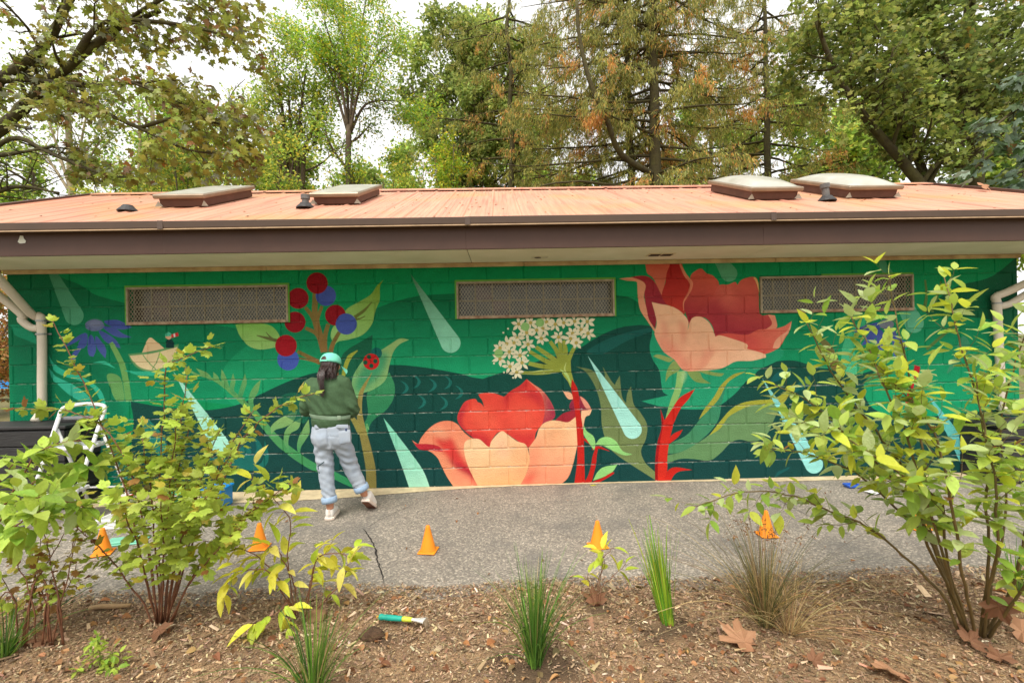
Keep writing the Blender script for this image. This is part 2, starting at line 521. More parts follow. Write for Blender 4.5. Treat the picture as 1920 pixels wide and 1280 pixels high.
def fill(P, c, c2=None, g=None, soft=0, clip=None, alpha=1.0, smooth=True, off=None, sc=0.25):
    """paint a shape; c2 with g=((u0,v0),(u1,v1)) is a gradient; off: points come from a 4x enlargement at that offset"""
    T = (lambda p: (off[0] + p[0] * sc, off[1] + p[1] * sc, *p[2:])) if off else (lambda p: p)
    P = [T(p) for p in P]
    poly = curve(P) if smooth else np.array([p[:2] for p in P], float)
    rr = raster(poly)
    if rr is None: return poly
    m, (sy, sx) = rr
    if soft:
        pad = int(soft * 3)
        y0, y1, x0, x1 = max(sy.start - pad, 0), min(sy.stop + pad, MH), max(sx.start - pad, 0), min(sx.stop + pad, MW)
        mm = np.zeros((y1 - y0, x1 - x0)); mm[sy.start - y0:sy.stop - y0, sx.start - x0:sx.stop - x0] = m
        m, sy, sx = blur(mm, soft), slice(y0, y1), slice(x0, x1)
    if clip is not None:
        cr = raster(clip)
        full = np.zeros_like(m)
        cm, (cy, cx) = cr
        ya, yb, xa, xb = max(cy.start, sy.start), min(cy.stop, sy.stop), max(cx.start, sx.start), min(cx.stop, sx.stop)
        if yb <= ya or xb <= xa: return poly
        full[ya - sy.start:yb - sy.start, xa - sx.start:xb - sx.start] = cm[ya - cy.start:yb - cy.start, xa - cx.start:xb - cx.start]
        m = m * full
    col = lin(c)
    if c2 is not None:
        a, b = [np.array(_fx(*T(q)[:2])) for q in g]
        yy, xx = np.mgrid[sy, sx]
        d = b - a
        t = np.clip(((xx - a[0]) * d[0] + (yy - a[1]) * d[1]) / (d @ d), 0, 1)[..., None]
        col = lin(c) * (1 - t) + lin(c2) * t
    m = (m * alpha)[..., None]
    IMG[sy, sx] = IMG[sy, sx] * (1 - m) + col * m
    return poly
def stroke(P, w, c, c2=None, off=None, sc=0.25, **k):
    """a painted line of changing width through photo points"""
    if off: P = [(off[0] + p[0] * sc, off[1] + p[1] * sc) for p in P]; w = np.array(w) * sc
    Q = catmull(P, 8)
    T = np.gradient(Q, axis=0); T /= np.linalg.norm(T, axis=1)[:, None] + 1e-9
    Nn = np.c_[-T[:, 1], T[:, 0]]
    ww = np.interp(np.linspace(0, 1, len(Q)), np.linspace(0, 1, len(np.atleast_1d(w))), np.atleast_1d(w))[:, None] / 2
    poly = np.vstack([Q + Nn * ww, (Q - Nn * ww)[::-1]])
    g = (tuple(Q[0]), tuple(Q[-1])) if c2 else None
    fill([tuple(p) for p in poly], c, c2, g, smooth=False, **k)
def disc(c, r, col, n=32, ry=None, **k):
    th = np.arange(n) / n * 2 * np.pi
    return fill([(c[0] + r * math.cos(t), c[1] + (ry or r) * math.sin(t)) for t in th], col, smooth=False, **k)
def drop(tip, c, r, col, col2, alpha=1.0):
    a = math.atan2(c[1] - tip[1], c[0] - tip[0]); L = math.hypot(c[0] - tip[0], c[1] - tip[1])
    b = math.acos(r / L)
    pts = [tip]
    for t in np.linspace(a + math.pi - b, a - math.pi + b, 24):
        tt = t
        pts.append((c[0] + r * math.cos(tt), c[1] + r * math.sin(tt)))
    fill(pts, col, col2, (tip, c), smooth=False, alpha=alpha)

def paint_mural():
    IMG[:] = lin((4, 150, 90))
    A, Bq, Cq, Dq, Eq = (0, 480), (400, 480), (740, 480), (1100, 480), (1440, 480)
    A2, B2, C2, D2, E2 = (0, 680), (400, 640), (740, 660), (1100, 660), (1440, 660)
    # hills
    fill([(0, 500, 1), (108, 500, 1), (112, 518), (150, 534), (180, 553), (236, 569), (300, 590), (420, 612), (500, 622), (600, 640), (640, 700), (560, 730), (470, 760), (245, 760), (240, 960), (0, 960, 1)], (0, 112, 70), (14, 154, 104), ((0, 560), (0, 760)))
    fill([(0, 600, 1), (20, 600), (140, 640), (230, 740), (250, 960, 1), (0, 960, 1)], (0, 114, 74), (8, 134, 94), ((0, 600), (0, 900)), soft=25)
    fill([(500, 626), (560, 616), (640, 603), (705, 578), (760, 560), (820, 552), (1000, 547), (1150, 553), (1195, 566), (1260, 620), (1260, 720), (900, 730), (720, 700), (560, 740), (440, 760), (420, 690)], (2, 108, 66), (26, 164, 110), ((0, 560), (0, 700)))
    fill([(1150, 640, 1), (1250, 600), (1400, 590), (1560, 590), (1740, 580), (1920, 560, 1), (1920, 800, 1), (1150, 800, 1)], (8, 140, 90), (20, 162, 110), ((0, 600), (0, 740)), soft=6)
    fill([(1920, 470, 1), (1920, 640, 1), (1860, 600), (1740, 590), (1760, 560), (1800, 535), (1860, 518)], (8, 96, 62))
    teal, teal2 = (16, 78, 66), (18, 70, 68)
    fill([(244, 752, 1), (300, 762), (370, 768), (405, 767), (450, 757), (490, 738), (540, 715), (590, 699), (650, 690), (730, 684), (790, 688), (860, 700), (885, 707), (905, 710, 1), (930, 702), (1000, 680), (1080, 655), (1110, 638), (1145, 620), (1180, 611), (1225, 613), (1300, 650), (1400, 712), (1420, 696), (1450, 679), (1490, 676), (1530, 688), (1565, 693), (1590, 703), (1612, 701), (1646, 692, 1), (1630, 706), (1620, 722), (1624, 748), (1645, 770), (1700, 782), (1800, 775), (1920, 760, 1), (1920, 960, 1), (225, 960, 1), (236, 880), (250, 800)], teal, teal2, ((0, 690), (0, 900)))
    fill([(1100, 660), (1130, 640), (1170, 625), (1225, 614), (1220, 622), (1180, 637), (1145, 656), (1128, 664)], (26, 98, 88))
    fill([(1232, 610), (1222, 630), (1218, 652), (1224, 674), (1236, 694), (1240, 720), (1243, 734), (1253, 741, 1), (1203, 752, 1), (1240, 762), (1290, 767), (1330, 766), (1352, 758), (1378, 738), (1400, 714), (1422, 694), (1470, 660), (1400, 600), (1300, 600)], (30, 158, 112), (38, 160, 116), ((0, 620), (0, 760)))
    fill([(1400, 962), (1440, 920), (1510, 880), (1520, 860), (1470, 880), (1430, 900)], (22, 92, 92), off=D2, sc=0.25)
    fill([(1380, 950), (1420, 880), (1530, 840), (1500, 900)], (20, 98, 94), off=Dq); fill([(1550, 1020), (1600, 940), (1680, 900), (1650, 980)], (20, 98, 94), off=Dq)
    # wave strokes
    for x, y, f in ((1440, 985, 1), (1530, 940, 1), (1650, 965, 1), (1765, 945, 1), (1850, 1020, 1), (1570, 1090, 1), (1735, 1100, 1)):
        fill([(x - 35, y - 50, 1), (x + 5, y - 30), (x + 25, y + 5), (x + 5, y + 38), (x - 38, y + 55, 1), (x - 5, y + 22), (x, y - 12)], (34, 122, 112), off=Bq, alpha=0.8)
    # swirls lower left
    disc((465, 846), 28, (22, 108, 102)); disc((462, 838), 19, (16, 84, 84)); disc((459, 848), 12, (24, 112, 106))
    fill([(385, 740, 1), (415, 850), (400, 920), (340, 965), (240, 960), (210, 930), (300, 935), (370, 890)], (24, 112, 102), off=B2)
    fill([(1500, 700), (1700, 760), (1850, 800), (1920, 780), (1900, 700), (1780, 720)], (26, 112, 104), off=A2)
    # left ribbons and blue flower
    fill([(75, 515, 1), (170, 520), (240, 570), (295, 670, 1), (200, 630), (110, 590)], (22, 150, 108), off=A)
    rib = (48, 186, 150)
    fill([(365, 740, 1), (400, 800), (470, 850), (560, 880), (660, 930), (740, 990), (780, 1060), (800, 1200), (780, 1300), (740, 1300), (770, 1150), (740, 1060), (690, 985), (600, 935), (480, 900), (400, 850)], rib, off=A)
    fill([(365, 840, 1), (420, 900), (520, 950), (620, 1010), (690, 1080), (740, 1150), (790, 1280), (900, 1500), (1000, 1690, 1), (860, 1690, 1), (720, 1420), (680, 1240), (650, 1150), (600, 1090), (520, 1040), (440, 970), (390, 920)], (58, 190, 156), (24, 120, 104), ((0, 1000), (0, 1600)), off=A)
    fill([(1050, 1200), (1150, 1260), (1250, 1400), (1200, 1500), (1100, 1350)], (34, 130, 116), off=A)
    bl, bl2 = (66, 84, 158), (84, 104, 178)
    for P in ([(780, 490), (870, 478), (930, 500), (992, 535, 1), (920, 552), (840, 535)], [(770, 530), (860, 540), (920, 580), (988, 610, 1), (900, 612), (830, 585)], [(740, 560), (800, 580), (870, 630), (905, 692, 1), (840, 670), (780, 630)],
              [(720, 600), (760, 640), (795, 700), (790, 768, 1), (740, 710), (715, 650)], [(675, 590), (705, 620), (720, 700), (700, 756, 1), (665, 740), (655, 660)], [(650, 580), (655, 640), (630, 690), (575, 690, 1), (600, 630)],
              [(610, 690), (575, 750), (540, 812, 1), (524, 770), (560, 710)], [(645, 580), (570, 645), (460, 692, 1), (530, 640), (600, 590)]):
        fill(P, bl, bl2, ((700, 520), (800, 760)), off=A)
    disc((177, 610), 18, (100, 112, 150), ry=11); disc((178, 607), 13, (118, 128, 158), ry=7, soft=4)
    stroke([(830, 650), (875, 730), (920, 830), (945, 950), (965, 1090)], [34, 44, 48], (128, 186, 104), (104, 168, 92), off=A)
    fill([(800, 900), (840, 880), (900, 910), (925, 1000), (930, 1080), (870, 1080), (830, 1000)], (108, 168, 96), off=A)
    # paper boat
    stroke([(700, 800), (780, 800), (860, 838)], [4, 26, 4], (62, 200, 160), off=A)
    stroke([(935, 858), (1050, 880), (1200, 870), (1320, 800), (1435, 752)], [4, 30, 40, 30, 3], (52, 190, 150), off=A)
    cream = (238, 218, 168)
    fill([(1065, 725, 1), (1100, 640), (1130, 612), (1170, 640), (1235, 695, 1)], (240, 208, 160), off=A)
    fill([(960, 735, 1), (1150, 712), (1340, 660, 1), (1325, 745), (1260, 830), (1150, 866), (1050, 850), (990, 800)], (106, 164, 104), off=A)
    fill([(972, 748, 1), (1150, 728), (1330, 682, 1), (1312, 745), (1250, 820), (1150, 854), (1058, 838), (1000, 792)], cream, off=A)
    stroke([(1070, 740), (1115, 800), (1170, 850)], 7, (120, 168, 104), off=A); stroke([(1200, 716), (1180, 780), (1140, 850)], 7, (120, 168, 104), off=A)
    fill([(1245, 640), (1270, 618), (1300, 640), (1305, 690, 1), (1245, 690, 1)], (14, 60, 58), off=A)
    disc((316, 631), 5.6, (238, 190, 150)); fill([(1240, 600), (1245, 578), (1262, 570), (1282, 580), (1284, 600, 1), (1262, 602)], (84, 196, 160), off=A)
    fill([(1282, 590, 1), (1335, 572, 1), (1340, 600, 1), (1288, 614, 1)], (214, 52, 56), off=A, smooth=False); fill([(1300, 584, 1), (1312, 580, 1), (1316, 606, 1), (1304, 610, 1)], (240, 232, 220), off=A, smooth=False)
    # fern
    fa, fb = (116, 172, 98), (52, 158, 100)
    stroke([(1540, 905), (1640, 945), (1760, 1040), (1880, 1150)], [10, 26, 34, 40], fa, (92, 164, 96), off=A)
    stroke([(270, 1120), (360, 1240), (470, 1370), (560, 1450), (720, 1560), (900, 1640), (1050, 1710), (1150, 1730)], [38, 52, 60, 60, 56, 50, 40], (92, 164, 96), (34, 140, 92), off=Bq)
    for P in ([(1395, 838, 1), (1440, 880), (1540, 912), (1600, 935, 1), (1560, 880), (1470, 840, 1), (1500, 890)], [(1600, 868, 1), (1640, 910), (1645, 965, 1), (1605, 930)], [(1662, 848, 1), (1692, 900), (1722, 985, 1), (1680, 985), (1658, 930)], [(1748, 878, 1), (1765, 940), (1755, 1000), (1775, 1045, 1), (1738, 1030), (1722, 980)],
              [(1836, 878, 1), (1850, 950), (1832, 1010), (1815, 1065, 1), (1785, 1050), (1810, 960)]): fill(P, (124, 178, 104), (70, 156, 96), ((0, 860), (0, 1060)), off=A)
    fill([(355, 928, 1), (335, 1020), (300, 1080), (310, 1150, 1), (265, 1110), (270, 1040), (310, 970)], (124, 178, 104), (70, 156, 96), ((0, 930), (0, 1150)), off=Bq)
    for P in ([(632, 518, 1), (600, 600), (540, 640), (470, 660), (435, 695, 1), (432, 640), (480, 590), (560, 545)], [(664, 568, 1), (640, 650), (580, 690), (562, 760), (575, 838, 1), (528, 760), (535, 680), (580, 620)], [(715, 583, 1), (722, 680), (690, 740), (655, 800), (652, 880, 1), (628, 800), (640, 720), (680, 640)]):
        fill(P, (150, 188, 112), (64, 156, 98), ((0, 530), (0, 860)), off=B2)
    fill([(450, 520), (500, 420), (580, 385), (680, 400), (740, 470), (720, 540), (690, 610), (620, 600), (540, 560)], (28, 112, 84), off=B2, alpha=0.75)
    # berries
    fill([(165, 515, 1), (200, 600), (260, 670), (340, 700), (440, 690), (480, 670), (500, 610), (460, 545), (400, 512), (280, 500)], (134, 190, 88), (160, 206, 118), ((0, 520), (0, 700)), off=Bq)
    stroke([(325, 595), (400, 615), (480, 635)], [6, 22, 26], (104, 112, 62), off=Bq); stroke([(395, 570), (420, 600), (450, 625)], [5, 16], (104, 112, 62), off=Bq)
    fill([(1276, 178, 1), (1250, 230), (1247, 330), (1212, 420), (1190, 510), (1120, 590), (1020, 625), (940, 640), (905, 672, 1), (880, 600), (900, 530), (960, 480), (1000, 400), (1100, 340), (1180, 290), (1230, 220)], (124, 160, 46), (160, 212, 122), ((1250, 220), (960, 640)), off=Bq)
    br = (128, 116, 58)
    for P, w in (([(765, 280), (762, 450), (800, 600), (830, 720)], [40, 46, 50]), ([(690, 385), (750, 470), (790, 600), (828, 700)], [26, 36, 40]), ([(815, 375), (782, 470), (785, 560)], [24, 30]), ([(690, 540), (770, 580), (815, 660)], [26, 34]), ([(862, 510), (836, 610), (836, 720)], [30, 40]), ([(945, 570), (900, 650), (878, 720)], [28, 36]), ([(630, 715), (720, 760), (800, 800)], [26, 34]), ([(640, 765), (720, 780), (800, 800)], [12, 20])):
        stroke(P, w, br, (150, 116, 66), off=Bq)
    stroke([(1190, 345), (1130, 410), (1060, 460)], [6, 22, 26], (106, 116, 52), off=Bq); stroke([(1140, 450), (1100, 470), (1060, 475)], [6, 18], (106, 116, 52), off=Bq)
    red, blu = (150, 16, 30), (72, 92, 172)
    disc((611, 554.5), 19.2, blu); disc((594.5, 531), 20, red); disc((559, 559.5), 19.5, red); disc((553, 604), 19.6, red); disc((540, 674), 20.4, (76, 100, 190)); disc((536, 648), 20.2, (172, 22, 36)); disc((629, 591), 19.5, red); disc((649, 607.5), 19.8, blu)
    # ladybird leaf and stem
    fill([(1195, 590, 1), (1110, 640), (1010, 700), (960, 760), (940, 900), (980, 950), (1060, 900), (1150, 810), (1185, 720)], (20, 96, 66), (26, 110, 80), ((0, 600), (0, 900)), off=Bq)
    fill([(1320, 230, 1), (1360, 330), (1350, 430), (1290, 520), (1200, 590), (1165, 660), (1158, 765, 1), (1122, 690), (1130, 620), (1160, 540), (1150, 400), (1200, 340), (1290, 270)], (62, 150, 98), (38, 128, 86), ((1150, 300), (1200, 700)), off=B2)
    stroke([(1165, 660), (1150, 620), (1150, 690)], 10, (112, 178, 112), off=B2)
    lf = fill([(1468, 628, 1), (1400, 618), (1330, 660), (1250, 710), (1150, 760), (1080, 840), (1040, 930), (1048, 1040), (1095, 1070), (1120, 1030), (1200, 1000), (1290, 930), (1320, 820), (1350, 720), (1400, 660)], (156, 190, 116), (128, 188, 120), ((1400, 620), (1080, 1040)), off=Bq)
    fill([(1300, 720), (1200, 770), (1110, 850), (1070, 940), (1075, 1020), (1180, 960), (1260, 890), (1300, 800)], (72, 160, 110), soft=9, clip=lf, off=Bq)
    stroke([(1082, 708), (1020, 760), (985, 850), (970, 925)], [8, 34, 30, 26], (164, 174, 66), off=Bq)
    stroke([(1190, 235), (1140, 320), (1105, 400), (1095, 520), (1112, 640), (1150, 800), (1180, 960), (1185, 1110)], [3, 22, 34, 40, 52, 66, 74, 76], (162, 150, 82), (140, 132, 72), off=B2)
    stroke([(1000, 528), (1060, 600), (1105, 690)], [14, 40, 46], (156, 148, 78), off=B2)
    disc((706, 662), 10.4, (16, 104, 96)); disc((696, 678), 15.2, (206, 34, 34))
    for x, y in ((1167, 756), (1140, 798), (1185, 823), (1215, 788)): disc((400 + x / 4, 480 + y / 4), 4.2, (22, 84, 60))
    stroke([(1170, 775), (1183, 788), (1178, 800)], 5, (120, 24, 26), off=Bq)
    # garlic flower
    ol = (146, 158, 62)
    for P, w in (([(1250, 830), (1140, 790), (1010, 715)], [44, 26]), ([(1250, 820), (1160, 750), (1060, 682)], [44, 28]), ([(1250, 800), (1215, 710), (1165, 640)], [40, 26]), ([(1262, 800), (1250, 720), (1235, 630)], [36, 30]), ([(1275, 800), (1282, 710), (1265, 632)], [36, 28]), ([(1290, 810), (1320, 740), (1355, 670)], [38, 24]), ([(1240, 830), (1130, 830), (1005, 805)], [40, 30]), ([(1250, 850), (1110, 875), (950, 875)], [34, 22]), ([(1275, 790), (1290, 870), (1318, 930), (1335, 980)], [90, 70, 44, 34])):
        stroke(P, w, ol, (160, 172, 72), off=Cq)
    stroke([(1240, 850), (1290, 890), (1318, 950)], [6, 20, 10], (176, 208, 120), off=Cq); stroke([(1285, 800), (1275, 850), (1300, 890)], [5, 12, 4], (190, 206, 120), off=Cq); stroke([(1190, 855), (1100, 860), (1010, 872)], [3, 10, 3], (190, 206, 120), off=Cq)
    r3 = random.Random(3)
    for x, y in ((930, 510), (1020, 500), (1110, 545), (1140, 495), (1205, 512), (1268, 500), (1350, 490), (1445, 492), (1400, 552), (1335, 580), (1362, 650), (1230, 608), (1100, 618), (1065, 556), (990, 575), (920, 618), (1000, 662), (840, 658), (895, 650), (860, 718), (940, 745), (955, 800), (865, 828), (915, 872), (790, 690), (790, 770), (1450, 580), (1320, 620)):
        a0 = r3.uniform(0, 1.2); rr_ = r3.uniform(58, 70)
        for k in range(6):
            a = a0 + k * 1.047 + r3.uniform(-.15, .15); ca, sa = math.cos(a), math.sin(a) * 0.9
            q = rr_ * r3.uniform(.85, 1.12)
            fill([(x, y, 1), (x + q * .55 * ca - 13 * sa, y + q * .55 * sa + 13 * ca), (x + q * ca, y + q * sa, 1), (x + q * .55 * ca + 13 * sa, y + q * .55 * sa - 13 * ca)], (240, 232, 196), off=Cq)
        disc((740 + x / 4, 480 + y / 4), 3.4, (186, 170, 88))
    for x, y in ((850, 545), (815, 575), (745, 805), (820, 872), (888, 912), (1000, 745)): disc((740 + x / 4, 480 + y / 4), 1.8, (236, 230, 196))
    for x, y in ((980, 530), (1090, 500), (780, 730)): disc((740 + x / 4, 480 + y / 4), 8, (150, 200, 120))
    # olive flame leaf and red stems
    fill([(1080, 687, 1), (1097, 696), (1112, 717), (1122, 742), (1127, 767), (1129, 800), (1140, 835), (1160, 855), (1190, 875), (1228, 899, 1), (1228, 884, 1), (1210, 867), (1202, 845), (1211, 822), (1213, 796), (1200, 772), (1188, 757), (1183, 724, 1), (1176, 738), (1174, 756, 1), (1166, 742), (1162, 704, 1), (1154, 718), (1153, 722, 1), (1145, 712), (1130, 687, 1), (1134, 705), (1128, 712), (1110, 694)], (110, 128, 80), (122, 140, 86), ((0, 700), (0, 890)))
    # lower flower
    cor, crim = (246, 138, 104), (196, 44, 58)
    p = fill([(130, 660, 1), (178, 690, 1), (200, 640), (260, 570), (330, 525), (410, 515), (470, 540), (510, 590), (570, 640), (640, 690), (660, 1005, 1), (440, 1005, 1), (390, 930), (350, 850), (320, 790), (260, 742), (180, 722)], (244, 140, 106), (250, 164, 122), ((250, 560), (480, 1000)), off=C2)
    fill([(300, 640), (420, 640), (480, 740), (560, 850), (640, 900), (660, 1005), (600, 1005), (470, 870), (380, 770)], (222, 66, 60), soft=8, clip=p, off=C2)
    fill([(400, 800), (470, 880), (560, 950), (640, 1005), (660, 960), (570, 880), (500, 840)], (178, 36, 56), soft=7, clip=p, off=C2, alpha=.8)
    fill([(430, 890), (520, 900), (600, 960), (640, 1005), (460, 1005)], (248, 150, 116), soft=6, clip=p, off=C2, alpha=.7)
    fill([(230, 590), (320, 560), (400, 600), (380, 660)], (250, 172, 132), soft=9, clip=p, off=C2, alpha=.7)
    fill([(128, 655, 1), (160, 685), (250, 688), (330, 705), (365, 745, 1), (270, 738), (185, 728)], crim, off=C2)
    p = fill([(628, 318, 1), (660, 308), (740, 308), (820, 335, 1), (880, 285), (940, 250), (990, 202, 1), (1040, 240), (1110, 290), (1170, 370), (1202, 450), (1190, 500), (1110, 545), (1060, 600), (1045, 680), (1000, 722, 1), (900, 650), (800, 595), (740, 640), (715, 715, 1), (650, 680), (560, 620), (490, 550), (470, 490), (490, 430), (530, 370), (600, 350), (622, 375, 1), (648, 385), (672, 415, 1), (658, 365), (640, 340)], (232, 74, 60), (236, 84, 66), ((0, 300), (0, 700)), off=C2)
    fill([(470, 490), (500, 410), (560, 355), (540, 420), (505, 520), (560, 600), (700, 680), (715, 720), (560, 640), (470, 560)], (190, 38, 56), soft=6, clip=p, off=C2, alpha=.85)
    fill([(820, 330), (900, 270), (990, 205), (1000, 260), (900, 300), (850, 380), (840, 460)], (190, 40, 50), soft=7, clip=p, off=C2, alpha=.75)
    fill([(930, 290), (1090, 300), (1110, 420), (1080, 400), (1010, 340)], (186, 38, 52), soft=9, clip=p, off=C2, alpha=.7)
    fill([(990, 205, 1), (1040, 240), (1110, 290), (1170, 370), (1202, 450), (1190, 500), (1105, 550, 1), (1125, 450), (1110, 340), (1060, 270)], (240, 140, 112), (180, 60, 76), ((1040, 250), (1190, 480)), off=C2, clip=p)
    fill([(1120, 300), (1202, 430), (1190, 500), (1150, 420)], (164, 44, 70), soft=7, clip=p, off=C2, alpha=.8)
    fill([(560, 620), (650, 600), (720, 650), (700, 720), (600, 680)], (206, 50, 54), soft=8, clip=p, off=C2, alpha=.8); fill([(850, 600), (980, 620), (1050, 600), (1010, 720), (900, 660)], (206, 46, 52), soft=9, clip=p, off=C2, alpha=.75)
    fill([(560, 430), (700, 420), (780, 560), (640, 560)], (248, 104, 78), soft=16, clip=p, off=C2, alpha=.7)
    fill([(880, 420), (1040, 430), (1020, 560), (900, 540)], (248, 100, 76), soft=16, clip=p, off=C2, alpha=.6)
    fill([(1200, 515, 1), (1260, 462), (1330, 440), (1370, 450, 1), (1375, 520, 1), (1300, 540)], (168, 42, 56), off=C2)
    fill([(1340, 340, 1), (1392, 330), (1440, 368), (1478, 432, 1), (1400, 440, 1), (1320, 440, 1), (1310, 400)], (168, 52, 72), (140, 40, 66), ((1400, 350), (1340, 440)), off=C2)
    fill([(1256, 282, 1), (1270, 296), (1320, 305), (1345, 350, 1), (1300, 350)], (248, 182, 142), off=C2)
    fill([(1392, 332), (1440, 368), (1478, 432, 1), (1440, 425), (1410, 380)], (238, 158, 132), off=C2)
    fill([(1400, 438, 1), (1478, 432, 1), (1462, 470), (1430, 490), (1412, 580, 1), (1395, 580, 1)], (252, 196, 152), off=C2)
    p = fill([(1005, 716, 1), (1060, 640), (1080, 580), (1120, 532), (1180, 512), (1230, 515), (1300, 525), (1352, 490), (1385, 470), (1385, 640), (1365, 720), (1335, 850), (1300, 940), (1240, 990), (1180, 1005), (930, 1005, 1), (990, 900), (1012, 820)], (252, 200, 150), (248, 150, 116), ((1250, 560), (1150, 1000)), off=C2)
    fill([(1010, 760), (1100, 620), (1080, 800), (1040, 960), (940, 1005), (1000, 880)], (244, 140, 104), soft=14, clip=p, off=C2, alpha=.6)
    fill([(930, 1010), (1000, 930), (1060, 900), (1000, 1010)], (232, 92, 76), soft=9, clip=p, off=C2, alpha=.8)
    fill([(1150, 560), (1260, 570), (1260, 680), (1150, 690)], (246, 168, 120), soft=16, clip=p, off=C2, alpha=.6)
    p = fill([(520, 700), (540, 662), (590, 648), (640, 655), (690, 700), (712, 712, 1), (730, 660), (800, 592), (850, 620), (920, 668), (980, 690), (1002, 740), (1012, 820), (982, 920), (935, 1005, 1), (625, 1005, 1), (570, 900), (530, 790)], (254, 212, 164), (250, 186, 128), ((700, 660), (820, 1000)), off=C2)
    fill([(880, 690), (990, 720), (1010, 830), (930, 1000), (900, 900)], (250, 178, 128), soft=16, clip=p, off=C2, alpha=.6); fill([(740, 660), (830, 640), (860, 760), (800, 800)], (252, 194, 156), soft=12, clip=p, off=C2, alpha=.7)
    rs = (194, 34, 28)
    fill([(1330, 200, 1), (1375, 290), (1390, 430), (1415, 600), (1422, 800), (1428, 1005, 1), (1345, 1005, 1), (1370, 800), (1365, 600), (1350, 430), (1322, 262, 1)], rs, (206, 40, 30), ((0, 300), (0, 900)), off=C2)
    stroke([(1420, 650), (1480, 695), (1492, 730)], [18, 20], rs, off=C2); stroke([(1518, 708), (1500, 780), (1490, 850), (1462, 950), (1430, 1005)], [18, 34, 36, 60], rs, off=C2); stroke([(1490, 720), (1540, 715), (1612, 742)], [14, 20, 3], rs, off=C2)
    lg = (152, 216, 128)
    fill([(1420, 548, 1), (1440, 590), (1490, 630), (1506, 690), (1495, 735, 1), (1440, 655), (1416, 610)], lg, off=C2)
    fill([(1505, 692, 1), (1540, 648), (1600, 635), (1660, 668), (1710, 740), (1784, 766, 1), (1720, 772), (1630, 735), (1560, 700)], lg, off=C2)
    fill([(1488, 962, 1), (1520, 900), (1570, 860), (1670, 843, 1), (1630, 900), (1560, 938)], lg, off=C2)
    fill([(1440, 1000, 1), (1500, 965), (1560, 940), (1630, 900), (1642, 912), (1560, 962), (1480, 1000, 1)], rs, off=C2)
    # upper right flower: stem, blades
    fill([(680, 865, 1), (735, 862, 1), (722, 960), (690, 1060), (640, 1160), (585, 1245, 1), (600, 1180), (630, 1080), (665, 980)], (150, 196, 118), (134, 186, 104), ((0, 880), (0, 1200)), off=Dq)
    fill([(712, 870), (750, 870), (740, 920), (712, 960)], (176, 214, 150), soft=4, off=Dq, alpha=.7)
    fill([(1040, 260), (1012, 380), (990, 500), (920, 600), (800, 700), (690, 752), (605, 762, 1), (622, 690), (750, 620), (850, 500), (930, 380)], (52, 140, 104), (76, 142, 98), ((1000, 300), (680, 740)), off=D2)
    fill([(1198, 145, 1), (1100, 168), (1010, 245), (950, 340), (880, 430), (840, 505, 1), (920, 430), (990, 350), (1050, 240), (1110, 190)], (166, 166, 64), off=D2)
    fill([(1572, 218, 1), (1500, 290), (1400, 350), (1280, 360), (1170, 380), (1080, 430), (1000, 520), (930, 610), (800, 700), (700, 750), (606, 772, 1), (606, 835, 1), (700, 800), (800, 800), (920, 812), (1000, 760), (1080, 680), (1150, 655), (1250, 672), (1350, 620), (1420, 470), (1480, 385)], (112, 148, 98), (104, 148, 96), ((1300, 400), (800, 800)), off=D2)
    fill([(1572, 218, 1), (1500, 290), (1400, 350), (1280, 360), (1170, 380), (1080, 430), (1000, 520), (918, 625, 1), (1000, 572), (1060, 490), (1120, 450), (1200, 412), (1300, 392), (1420, 380), (1485, 372)], (172, 174, 62), off=D2)
    fill([(520, 975, 1), (514, 830), (530, 680), (562, 560), (553, 425, 1), (583, 510, 1), (640, 425), (700, 340), (812, 276, 1), (770, 345), (700, 430), (652, 540), (622, 660), (606, 780), (604, 880), (600, 975, 1)], (204, 38, 28), (216, 46, 32), ((0, 300), (0, 900)), off=D2)
    fill([(514, 975, 1), (514, 830), (530, 680), (562, 560), (553, 425, 1), (575, 520), (550, 680), (535, 820), (534, 975, 1)], (168, 22, 26), off=D2)
    fill([(608, 695, 1), (640, 620), (722, 578, 1), (690, 630), (640, 672)], (204, 38, 28), off=D2); fill([(580, 975, 1), (600, 900), (660, 862), (796, 882, 1), (700, 892), (655, 920), (625, 975, 1)], (204, 38, 28), off=D2)
    sp = (128, 158, 86)
    for P in ([(498, 752, 1), (540, 738), (655, 772, 1), (620, 795), (550, 772)], [(655, 785), (602, 860), (590, 945, 1), (622, 900), (700, 850)], [(755, 862), (800, 930), (850, 950), (934, 956, 1), (870, 915), (842, 868)], [(828, 858), (900, 885), (1000, 902), (1034, 880, 1), (960, 872), (880, 852)]):
        fill(P, (150, 172, 100), sp, ((0, 740), (0, 940)), off=Dq)
    # flower head
    fill([(440, 60, 1), (455, 130), (505, 175), (545, 280), (565, 320, 1), (575, 270), (592, 180), (628, 100), (640, 60, 1)], (214, 100, 78), (224, 128, 98), ((0, 80), (0, 300)), off=Dq)
    fill([(328, 158, 1), (420, 148), (480, 165), (520, 210), (560, 290), (610, 375, 1), (540, 365), (490, 345, 1), (525, 420), (515, 545, 1), (450, 450), (440, 350), (432, 280), (440, 220), (400, 180)], (170, 50, 58), (156, 44, 60), ((420, 160), (520, 500)), off=Dq)
    fill([(244, 170, 1), (300, 185), (370, 192), (380, 220), (384, 300), (400, 400), (450, 480), (512, 570, 1), (522, 560, 1), (470, 480), (450, 400), (430, 300), (442, 220), (400, 180), (330, 162)], (236, 162, 124), off=Dq)
    fill([(628, 60, 1), (600, 130), (590, 200), (563, 300), (610, 372), (660, 395), (735, 440, 1), (740, 330), (785, 250), (785, 190), (740, 140), (715, 60, 1)], (176, 38, 36), (196, 60, 48), ((600, 100), (720, 400)), off=Dq)
